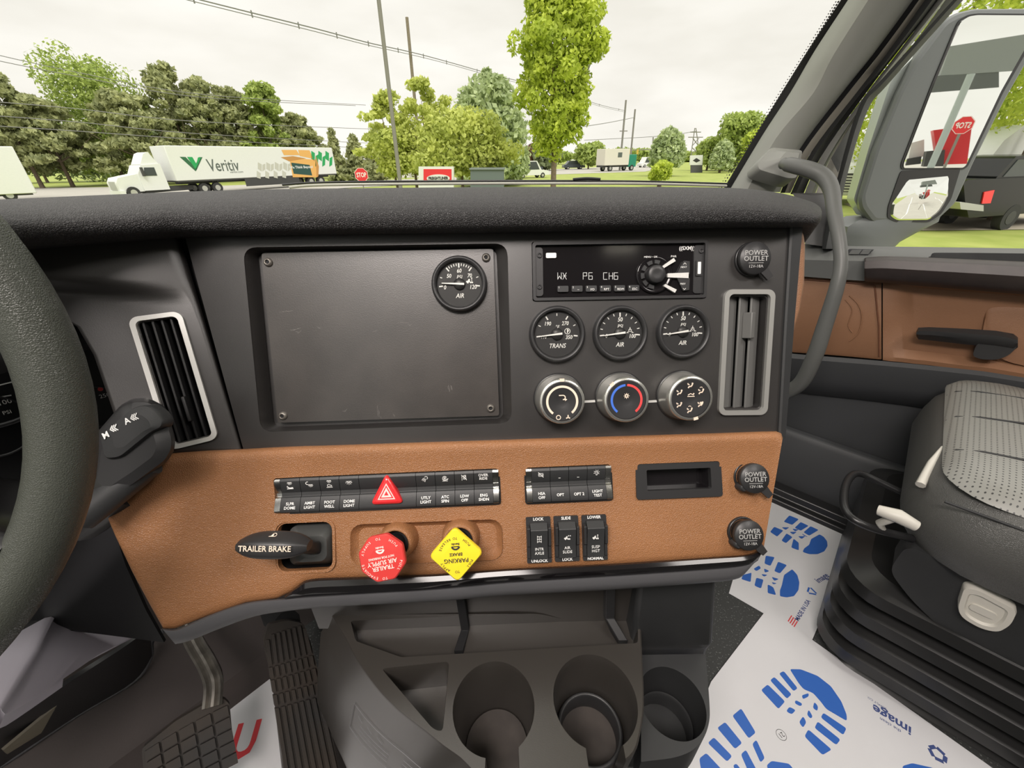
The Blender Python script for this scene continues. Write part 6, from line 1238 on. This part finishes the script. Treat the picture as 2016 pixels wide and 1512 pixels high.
# ============================================================ POLES, WIRES, SIGNS
def pole(name, u0, v0, u1, v1, Y, r, mt, label, cat):
    p0, p1 = aty(u0, v0, Y), aty(u1, v1, Y); d = (p0 - p1); bot = p1 - d * ((p1.z - GZ) / d.z); root = empty(name, bot, label, cat); m = MB(); m.tube([Vector((0, 0, 0)), p0 - bot], [r * 1.15, r], 10); m.build('shaft', [mt], root); return root, bot, p0
PG = mat('grey_pole', (.22, .21, .19), .6); WOODP = mat('pole_wood', (.24, .20, .15), .8, var=.2)
lp_, lb_, lt_ = pole('lamp_post', 742, -30, 787, 355, 20, .075, PG, 'thin dark lamp post rising out of the top of the view', 'lamp post')
m = MB(); m.cyl((0, 0, 0), (0, 0, .25), .16, .14); m.build('base_collar', [PG], lp_)
pole('utility_pole', 801, 34, 813, 160, 45, .13, WOODP, 'pale wooden utility pole above the loose yellow-green tree', 'utility pole')
u1_, b1_, t1_ = pole('utility_pole', 1232.5, 197, 1223, 300, 92, .17, PG, 'dark utility pole with small cross arm, left of the two by the far truck', 'utility pole')
m = MB(); zz = aty(1226, 258, 92).z; m.box((0, 0, zz - b1_.z), (1.5, .2, .15)); m.build('cross_arm', [PG], u1_)
pole('utility_pole', 1250.5, 215, 1243, 292, 100, .17, PG, 'dark utility pole, right of the two by the far truck', 'utility pole')
def wire(pts, r, label, name='power_line', sp=0):
    p = [aty(*q) for q in pts]; root = empty(name, p[0], label, 'power line'); p = spline(p, 8); m = MB(); m.tube([q - p[0] for q in p], r, 5); m.build('conductor', [mat('wire_grey', (.19, .19, .18), .6)], root)
    if sp:
        m = MB()
        for q in p[4::sp]: m.box(tuple(q - p[0] - Vector((0, 0, .06))), (.06, .06, .34))
        m.build('spacers', [mat('wire_grey', (0, 0, 0))], root)
    return root
wire([(300, -24, 30), (475, 20, 32), (620, 56, 35), (725, 84, 39), (815, 104, 45), (890, 124, 50), (990, 152, 58), (1090, 176, 66), (1180, 206, 80), (1232, 218, 92)], .034, 'upper cable of the spaced power line running down to the far poles', sp=5)
wire([(300, -17, 30), (475, 26, 32), (620, 62, 35), (725, 89, 39), (815, 109, 45), (890, 128, 50), (990, 156, 58), (1090, 180, 66), (1180, 209, 80), (1232, 221, 92)], .022, 'lower cable of the spaced power line running down to the far poles')
for i, (pts, lb) in enumerate((([(-40, 100, 50), (150, 142, 54), (400, 186, 60), (720, 207, 80)], 'topmost thin wire crossing the left trees'), ([(-40, 112, 50), (150, 150, 54), (400, 192, 60), (700, 208, 80)], 'second thin wire crossing the left trees'), ([(-40, 198, 44), (150, 214, 48), (400, 240, 55), (730, 254, 80)], 'middle thin wire crossing the left trees'), ([(-40, 226, 44), (150, 240, 48), (400, 264, 55), (730, 282, 80)], 'lower thin wire crossing the left trees'), ([(-40, 246, 44), (150, 258, 48), (400, 275, 55), (730, 292, 80)], 'lowest thin wire crossing the left trees'))):
    wire(pts, .035, lb)
wire([(1150, 249, 80), (1200, 241, 85), (1250, 231, 100)], .05, 'thin wire from the tall tree to the far poles'); wire([(1150, 276, 100), (1300, 268, 100), (1372, 258, 100)], .05, 'thin horizontal wire right of the far poles')
# stop sign in front
def octp(r): return [(r * math.cos(math.radians(22.5 + 45 * i)), r * math.sin(math.radians(22.5 + 45 * i))) for i in range(8)]
SIGNRED = mat('sign_red', (.70, .03, .04), .45)
def stop_sign(c, toward, r, label, zb):
    n_ = (toward - c); n_.z = 0; n_.normalize(); F_ = Frame(c, TZ.cross(n_), TZ); root = empty('stop_sign', F_.mat(), label, 'road sign')
    m = MB(); m.prism(octp(r), -.004, 0); m.build('sign_plate', [SIGNRED], root)
    m = MB(); plate(m, octp(r * .985), [octp(r * .93)], 0, .003); m.build('sign_border', [WHITE], root)
    m = MB(); text(m, 'STOP', 0, -.01, r * .86, .003, sx=.66, bold=r * .02, ext=.002); m.build('sign_lettering', [WHITE], root)
    m = MB(); m.box((0, (zb - c.z) / 2, -.03), (.06, abs(zb - c.z) + r, .05)); m.build('sign_post', [PG], root)
stop_sign(aty(711.5, 344.5, 27), CO, .40, 'red octagonal stop sign left of the lamp post', GZ)
# dealer sign board, green container
def frame_at(u, v, Y, yaw=0): return Frame(aty(u, v, Y), (math.cos(math.radians(yaw)), math.sin(math.radians(yaw)), 0), TZ)
F_ = frame_at(858, 345, 22); sb = empty('dealer_sign', F_.mat(), 'red and white sign board with a lettered oval, below the yellow-green trees', 'sign')
WPAINT = mat('white_paint', (.70, .71, .69), .4); m = MB(); m.prism([F_.l(*q) for q in ((824, 328), (893, 328), (893, 375), (824, 375))], -.3, 0); m.build('board', [WPAINT], sb)
m = MB(); m.prism([F_.l(*q) for q in ((834, 333), (889, 333), (889, 362), (834, 362))], 0, .02); m.build('red_field', [SIGNRED], sb)
c_ = F_.l(863, 351); m = MB(); m.prism([(c_[0] + .56 * math.cos(a), c_[1] + .17 * math.sin(a)) for a in [math.pi * k / 16 for k in range(32)]], .02, .04); m.build('oval', [WPAINT], sb)
m = MB(); text(m, 'FREIGHTLINER', c_[0], c_[1], .165, .045, sx=.88, bold=.008, ext=.004); m.build('lettering', [DPRINT], sb)
F_ = frame_at(958, 345, 24); cn = empty('container', F_.mat(), 'dark grey-green container between the trees and the tall tree', 'container'); m = MB(); m.prism([F_.l(*q) for q in ((926, 333), (992, 333), (992, 370), (926, 370))], -2.2, 0); m.build('container_body', [mat('slate_paint', (.13, .16, .16), .6)], cn); m = MB(); m.prism([F_.l(*q) for q in ((924, 331), (994, 331), (994, 334), (924, 334))], -2.3, .08); m.build('container_rim', [mat('slate_rim', (.20, .23, .23), .6)], cn)
# white sign with dark diamond on the right
F_ = frame_at(1372, 315, 72); sg = empty('yard_sign', F_.mat(), 'white sign board with a black diamond emblem, left of the right-hand trees', 'sign'); m = MB(); m.prism([F_.l(*q) for q in ((1359, 306), (1384, 305), (1383, 325), (1358, 325))], -.2, 0); m.build('board', [WPAINT], sg); m = MB(); m.prism([F_.l(*q) for q in ((1364, 316), (1371, 311), (1379, 316), (1371, 320))], 0, .02); m.build('emblem', [DPRINT], sg)
m = MB(); m.prism([F_.l(*q) for q in ((1360, 323), (1383, 323), (1383, 345), (1360, 345))], -.15, -.02); m.build('sign_foot', [GREY], sg)
# lattice tower
F_ = frame_at(1368, 300, 180); tw = empty('transmission_tower', F_.mat(), 'thin steel lattice pylon left of the right-hand trees', 'pylon'); m = MB(); q = lambda u, v: (*F_.l(u, v), 0)
for a, b in (((1358, 322), (1368, 252)), ((1380, 322), (1370, 252)), ((1360, 305), (1378, 290)), ((1377, 305), (1362, 290)), ((1362, 288), (1376, 272)), ((1376, 288), (1364, 272)), ((1355, 270), (1384, 270)), ((1359, 260), (1380, 260))): m.cyl(q(*a), q(*b), .16, n=5)
m.build('lattice', [PG], tw)
F_ = frame_at(1280, 300, 115); ts = empty('traffic_signal', F_.mat(), 'traffic signal mast over the far junction', 'traffic signal'); m = MB(); m.cyl((*F_.l(1284, 330), 0), (*F_.l(1286, 270), 0), .16, n=7); m.cyl((*F_.l(1285, 294), 0), (*F_.l(1235, 296), 0), .09, n=6); m.build('mast', [PG], ts)
for u in (1240, 1255): m = MB(); m.box((*F_.l(u, 299), 0), (.4, 1.0, .4)); m.build('signal_head', [mat('signal_yellow', (.55, .40, .06), .5)], ts)

# ============================================================ VEHICLES
WT = mat('truck_white', (.72, .73, .72), .35, var=.03); TYRE = mat('tyre', (.03, .03, .03), .8); CHAS = mat('chassis', (.05, .05, .05), .6); WGL = mat('vehicle_glass', (.05, .06, .06), .1)
def wheel(mb, c, r, w_, ax):                  # wheel along axis vector ax
    a = Vector(c) - Vector(ax) * w_ / 2; b = Vector(c) + Vector(ax) * w_ / 2; mb.cyl(a, b, r, n=20)
def wheels(root, lst, hub=None):
    for (c, r, w_, ax) in lst:
        m = MB(); wheel(m, c, r, w_, ax); o = m.build('wheel', [TYRE], root, bev=.03, seg=1); m = MB(); wheel(m, Vector(c) + Vector(ax) * .012, r * .52, w_, ax); m.build('rim', [hub or SILV], o)
al = math.radians(60); FV = Frame((-29.2, 40, GZ), (math.cos(al), math.sin(al), 0), TZ)      # x along the trailer, y up, z towards the viewer
tr_ = empty('semi_trailer', FV.mat(), 'long white trailer with a green V emblem, grey lettering and a cardboard-box picture', 'trailer')
m = MB(); m.box((8.6, 2.5, -1.3), (17.2, 2.7, 2.6)); m.build('trailer_box', [WT], tr_, bev=.05)
m = MB(); m.box((8.6, 1.10, -1.3), (17.0, .12, 2.5)); m.box((8.6, .95, -1.3), (16.0, .2, .9)); m.box((9.0, .75, -.05), (6.0, .7, .04)); m.build('chassis_rail', [CHAS], tr_)
wheels(tr_, [((x, .5, z), .5, .3, (0, 0, 1)) for x in (13.6, 14.9) for z in (-.3, -2.3)])
m = MB(); 
for x in (3.2, 3.6): m.box((x, .55, -.5), (.12, 1.0, .12))
m.build('landing_gear', [CHAS], tr_)
Z1 = lambda x, y: (x * .34722, y * .34722)
def vp(pts): return [FV.l(*Z1(*q), .002) for q in pts]
GRN = mat('emblem_green', (.02, .33, .10), .5); GRD = mat('emblem_dark_green', (.03, .13, .06), .5); GRL = mat('lettering_grey', (.10, .12, .11), .5); HEX = mat('pattern_pale', (.50, .50, .44), .5); BOXC = mat('cardboard_print', (.72, .40, .12), .6); BOXD = mat('cardboard_dark_print', (.50, .25, .07), .6)
def decal(name, polys, mt, z=.004):
    m = MB()
    for p in polys: m.prism(vp(p), z, z + .006)
    m.build(name, [mt], tr_)
decal('emblem', [[(1018, 889), (1052, 890), (1116, 956), (1110, 972)], [(1127, 891), (1148, 891), (1114, 966), (1104, 946)]], GRD); decal('emblem', [[(1060, 890), (1090, 890), (1114, 930), (1122, 893), (1138, 893), (1108, 958)]], GRN, .006)
m = MB(); a_ = Vector(FV.l(*Z1(1172, 962))); b_ = Vector(FV.l(*Z1(1362, 958))); c_ = (Vector(FV.l(*Z1(1268, 940)))); text(m, 'Veritiv', c_.x, c_.y, 1.42, .006, sx=(b_ - a_).length / 4.15, rot=math.degrees(math.atan2((b_ - a_).y, (b_ - a_).x)) * .3, bold=.012, ext=.004); c_ = Vector(FV.l(*Z1(1342, 975))); text(m, 'veritiv.com', c_.x, c_.y, .26, .006, sx=1.1, ext=.003); m.build('trailer_lettering', [GRL], tr_)
hx = []
for i in range(4): x = 1462 + i * 48; hx += [[(x, 920 - i), (x + 22, 932 - i), (x + 22, 972 - i), (x, 958 - i)], [(x - 6, 968 - i), (x + 16, 982 - i), (x + 16, 1014 - i), (x - 6, 1008 - i)], [(x + 26, 934 - i), (x + 42, 928 - i), (x + 42, 960), (x + 26, 972)]]
decal('pale_pattern', hx, HEX)
decal('box_picture', [[(1640, 895), (1790, 905), (1800, 1005), (1660, 1005)], [(1595, 850), (1680, 850), (1700, 880), (1610, 880)], [(1690, 850), (1755, 852), (1775, 900), (1700, 885)]], BOXC); decal('box_shade', [[(1790, 880), (1808, 945), (1805, 1000), (1795, 1004)], [(1592, 892), (1660, 885), (1735, 898), (1640, 915)]], BOXD, .008)
decal('box_label', [[(1650, 922), (1755, 935), (1770, 995), (1665, 985)]], mat('label_green', (.02, .07, .06), .5), .010)
m = MB(); c_ = FV.l(*Z1(1708, 948)); text(m, 'We Think Beyond', c_[0], c_[1], .34, .017, sx=1.15, ext=.002, bold=.008); m.build('label_lettering', [WPAINT], tr_)
gp = []
for i in range(3): x = 1765 + i * 40; gp += [[(x, 855), (x + 20, 868), (x + 20, 915), (x, 900)], [(x + 24, 885 + i * 6), (x + 40, 875 + i * 6), (x + 38, 935), (x + 22, 945)]]
decal('green_pattern', gp, GRN)
# tractor
tt = empty('tractor', FV.mat(2.35, 0, 0) @ Matrix.Diagonal((.9, .88, 1, 1)), 'white day-cab tractor with roof fairing pulling the lettered trailer', 'truck'); xz = lambda pts, z0, z1, name, mt, **k: MB().prism(pts, z0, z1).build(name, mt, tt, **k)
xz([(-7.2, .55), (-7.25, 1.35), (-7.0, 1.75), (-5.35, 2.05), (-5.35, .55)], -2.15, -.35, 'hood', [WT], bev=.12)
xz([(-5.4, .6), (-5.4, 2.0), (-4.95, 2.75), (-3.35, 2.85), (-3.3, .6)], -2.25, -.25, 'cab', [WT], bev=.08)
xz([(-4.9, 2.75), (-4.3, 3.7), (-3.9, 3.85), (-3.6, 3.2), (-3.35, 2.8)], -2.1, -.4, 'roof_fairing', [WT], bev=.08)
xz([(-5.32, 2.02), (-4.95, 2.62), (-4.92, 2.6), (-5.25, 2.0)], -2.1, -.4, 'windscreen', [WGL]); xz([(-5.0, 1.85), (-4.75, 2.55), (-3.95, 2.55), (-3.95, 1.85)], -2.28, -.22, 'side_window', [WGL])
xz([(-7.27, .75), (-7.26, 1.45), (-7.2, 1.45), (-7.2, .75)], -1.8, -.7, 'grille', [SILV]); xz([(-7.3, .35), (-7.3, .7), (-6.9, .7), (-6.9, .35)], -2.3, -.2, 'bumper', [WT]); xz([(-5.2, .35), (-5.2, .85), (-1.0, .85), (-1.0, .45)], -1.9, -.6, 'chassis_rail', [CHAS])
m = MB(); m.box((-5.1, 2.2, .0), (.15, .75, .25)); m.build('mirror', [CHAS], tt); wheels(tt, [((x, .5, z), .5, .32, (0, 0, 1)) for x in (-6.3, -.2, 1.1) for z in (-.35, -2.2)])
# plain trailer at the left edge
F2 = Frame((-44.0, 37, GZ), (math.cos(al), math.sin(al), 0), TZ)
p1 = aty(52, 340, 38); F2 = Frame((p1.x, p1.y, GZ), (math.cos(math.radians(50)), math.sin(math.radians(50)), 0), TZ)
t2_ = empty('semi_trailer', F2.mat(), 'plain white trailer cut off by the left edge', 'trailer'); m = MB(); m.box((-6, 2.2, -1.3), (12, 3.4, 2.6)); m.build('trailer_box', [WT], t2_, bev=.05); m = MB(); m.box((-6, .45, -1.3), (11.5, .15, 2.2)); m.build('chassis_rail', [CHAS], t2_); wheels(t2_, [((x, .42, -.3), .42, .3, (0, 0, 1)) for x in (-1.6, -2.7)])
# box truck on the far road, seen from behind
FB2 = Frame((*gpx(1190, 338), GZ), (math.cos(math.radians(28)), math.sin(math.radians(28)), 0), TZ); bt = empty('box_truck', FB2.mat(), 'white box truck with a green cab driving away on the far road', 'truck')
m = MB(); m.box((2.8, 2.35, -1.25), (5.9, 2.7, 2.5)); m.build('cargo_box', [mat('cargo_cream', (.66, .63, .55), .5)], bt, bev=.04); m = MB(); m.box((6.8, 1.7, -1.25), (1.9, 2.1, 2.3)); m.build('cab', [mat('cab_green', (.02, .22, .14), .4)], bt, bev=.1); m = MB(); m.box((3.5, .85, -1.25), (7.5, .3, 1.8)); m.build('chassis_rail', [CHAS], bt); m = MB(); m.box((3.4, 2.7, .01), (1.0, .8, .02)); m.build('side_panel', [GRL], bt); wheels(bt, [((x, .5, z), .5, .3, (0, 0, 1)) for x in (1.4, 6.7) for z in (-.2, -2.3)])
def car(u, v, yaw, L_, H_, label, paint, kind='car'):
    F_ = Frame((*gpx(u, v), GZ), (math.cos(math.radians(yaw)), math.sin(math.radians(yaw)), 0), TZ); c = empty(kind if kind != 'car' else 'car', F_.mat(), label, 'car' if kind == 'car' else 'van')
    m = MB(); m.prism([(0, .35), (0, .95), (L_ * .12, 1.0), (L_ * .25, H_), (L_ * .62, H_), (L_ * .76, 1.02), (L_ * .97, .9), (L_, .7), (L_, .35)], -1.8, 0); m.build('body', [paint], c, bev=.12); m = MB(); m.prism([(L_ * .19, 1.05), (L_ * .28, H_ - .1), (L_ * .60, H_ - .1), (L_ * .70, 1.05)], -1.82, .02); m.build('windows', [WGL], c); wheels(c, [((x, .33, z), .33, .22, (0, 0, 1)) for x in (L_ * .2, L_ * .8) for z in (-.1, -1.7)])
car(1110, 334, 8, 5.0, 1.75, 'small dark pickup-like car on the far road, right of the tall tree trunk', mat('dark_car_paint', (.06, .07, .08), .3)); car(1030, 340, 30, 4.6, 1.6, 'dark car on the far road left of the tall tree trunk', mat('dark_car_paint', (0, 0, 0)))
car(1016, 352, 25, 5.2, 2.1, 'white van half hidden behind the dome-shaped tree', WT, 'van'); car(1162, 322, 10, 8, 2.8, 'white and red vehicle far away beyond the verge', WT, 'van'); car(1262, 330, 20, 5, 2.2, 'white van in front of the green truck cab', WT, 'van')
# black pickup beyond the passenger window
gp0 = atz(1985, 452, GZ); yw = math.radians(16); FP_ = Frame(gp0, (math.cos(yw), math.sin(yw), 0), TZ); pk = empty('pickup_truck', FP_.mat(), 'black pickup truck with a red tail lamp, beyond the passenger window', 'pickup truck')
BLKP = mat('black_car_paint', (.012, .013, .013), .25, spec=.3); L = lambda *q: FP_.l(*q, 0)
e_ = [L(1900, 395), L(1897, 360), L(1906, 354), L(1955, 352)]; fx_ = L(1989, 428)[0] + 4.3; e2 = [(fx_ - .1, e_[3][1]), (fx_, .50), (e_[0][0] + .6, .50)]
m = MB(); m.prism(e_ + e2, -1.9, 0); m.build('body', [BLKP], pk, bev=.06)
m = MB(); x0, y0_ = L(1960, 352); m.prism([(x0 + .2, y0_), (x0 + .65, y0_ + .62), (x0 + 2.3, y0_ + .66), (x0 + 3.0, y0_)], -1.8, -.1); m.build('cab', [BLKP], pk, bev=.08); m = MB(); m.prism([(x0 + .5, y0_ + .04), (x0 + .80, y0_ + .52), (x0 + 2.2, y0_ + .54), (x0 + 2.7, y0_ + .04)], -1.82, -.08); m.build('windows', [WGL], pk)
m = MB(); m.prism([L(*q) for q in ((1936, 378), (1956, 374), (1948, 400), (1931, 401))], -.15, .03); m.build('tail_lamp', [mat('tail_red', (.85, .04, .04), .25)], pk, bev=.02)
m = MB(); m.prism([L(*q) for q in ((1888, 397), (1935, 404), (1935, 416), (1890, 412))], -1.9, .02); m.build('rear_bumper', [SILV], pk, bev=.03)
cx_, cy_ = L(1989, 428); wheels(pk, [((cx_, .40, -.12), .42, .26, (0, 0, 1)), ((cx_, .40, -1.75), .42, .26, (0, 0, 1)), ((cx_ + 3.4, .40, -.12), .42, .26, (0, 0, 1))], CHAS)
# white trucks beyond the window
def white_truck(u, v, Y, yaw, label):
    p = aty(u, v, Y); F_ = Frame((p.x, p.y, GZ), (math.cos(math.radians(yaw)), math.sin(math.radians(yaw)), 0), TZ); r = empty('parked_truck', F_.mat(), label, 'truck')
    m = MB(); m.prism([(-2.2, .5), (-2.25, 1.45), (-1.9, 1.75), (-.3, 2.0), (-.3, .5)], -2.0, -.2); m.build('hood', [WT], r, bev=.12); m = MB(); m.prism([(-.35, .5), (-.35, 1.95), (.1, 2.75), (.9, 3.2), (2.6, 3.3), (2.6, .5)], -2.2, 0); m.build('cab', [WT], r, bev=.12)
    m = MB(); m.prism([(-.28, 2.0), (.08, 2.62), (.14, 2.6), (-.2, 1.98)], -2.1, -.1); m.build('windscreen', [WGL], r)
    m = MB(); [m.box((-2.26, .75 + .13 * k, -1.1), (.05, .07, 1.2)) for k in range(6)]; m.build('grille_bars', [CHROME], r); m = MB(); m.box((-2.25, 1.1, -1.1), (.03, .85, 1.3)); m.build('grille', [CHAS], r); wheels(r, [((x, .5, -.2), .5, .3, (0, 0, 1)) for x in (-1.3, 1.9)])
white_truck(1945, 335, 17, 20, 'white highway truck with a barred grille parked behind the black pickup'); white_truck(1735, 335, 24, 60, 'white truck seen between door frame and mirror'); white_truck(1700, 330, 34, 60, 'white truck at the left end of the passenger window row')

# ============================================================ BEHIND THE TRUCK (seen in the mirror)
def MR(u, v, dist, z=.0045):
    r = ray(u, v); t = (z - (CO - FM.o).dot(FM.N)) / r.dot(FM.N); H_ = CO + r * t; r = r.normalized(); d = r - FM.N * 2 * r.dot(FM.N); return H_ + d * dist
def slab(name, q, mt, th_=1.0, parent=None):
    n_ = ((q[1] - q[0]).cross(q[3] - q[0])).normalized(); n_ = n_ if n_.dot(FM.o - q[0]) < 0 else -n_; m = MB(); m.loft([q, [p + n_ * th_ for p in q]], smooth=False); return m.build(name, mt, parent)
bc = empty('canopy_building', (0, 0, 0), 'grey canopy building reflected in the door mirror', 'building')
slab('canopy_fascia', [MR(*Z7(*q), 26) for q in ((1000, 275), (1500, 195), (1500, 415), (940, 450))], [mat('fascia_grey', (.24, .26, .26), .6)], 6, bc); slab('canopy_soffit', [MR(*Z7(*q), 26) for q in ((900, 452), (1290, 424), (1290, 520), (880, 552))], [mat('soffit_dark', (.11, .12, .12), .7)], 5, bc)
rl = empty('red_truck', (0, 0, 0), 'red truck reflected in the door mirror beside the stop sign', 'truck'); slab('red_cab', [MR(*Z7(*q), 30) for q in ((900, 775), (1130, 745), (1100, 975), (930, 980))], [SIGNRED], 2, rl); slab('chassis_rail', [MR(*Z7(*q), 29) for q in ((860, 900), (970, 890), (960, 990), (840, 992))], [CHAS], 1.5, rl)
wl_ = empty('parked_truck', (0, 0, 0), 'white truck front reflected at the left side of the main mirror glass', 'truck'); slab('cab', [MR(*Z7(*q), 31) for q in ((770, 850), (845, 830), (845, 930), (750, 950))], [WT], 2, wl_); slab('bumper', [MR(*Z7(*q), 30.5) for q in ((745, 945), (830, 930), (825, 975), (735, 985))], [CHAS], .5, wl_)
a_, b_ = MR(*Z7(1125, 440), 18), MR(*Z7(925, 900), 18); d = a_ - b_; b_ = b_ - d * .4; lpm = empty('lamp_post', b_, 'slanting pale lamp post reflected in the main mirror glass', 'lamp post'); m = MB(); m.tube([Vector((0, 0, 0)), a_ - b_], [.09, .09], 10); m.build('shaft', [mat('pale_post', (.38, .43, .43), .5)], lpm)
c_ = MR(*Z7(1078, 745), 15); e1 = MR(*Z7(1078, 692), 15); stop_sign(c_, FM.o, (e1 - c_).length, 'red stop sign whose reversed reflection shows in the door mirror', GZ)
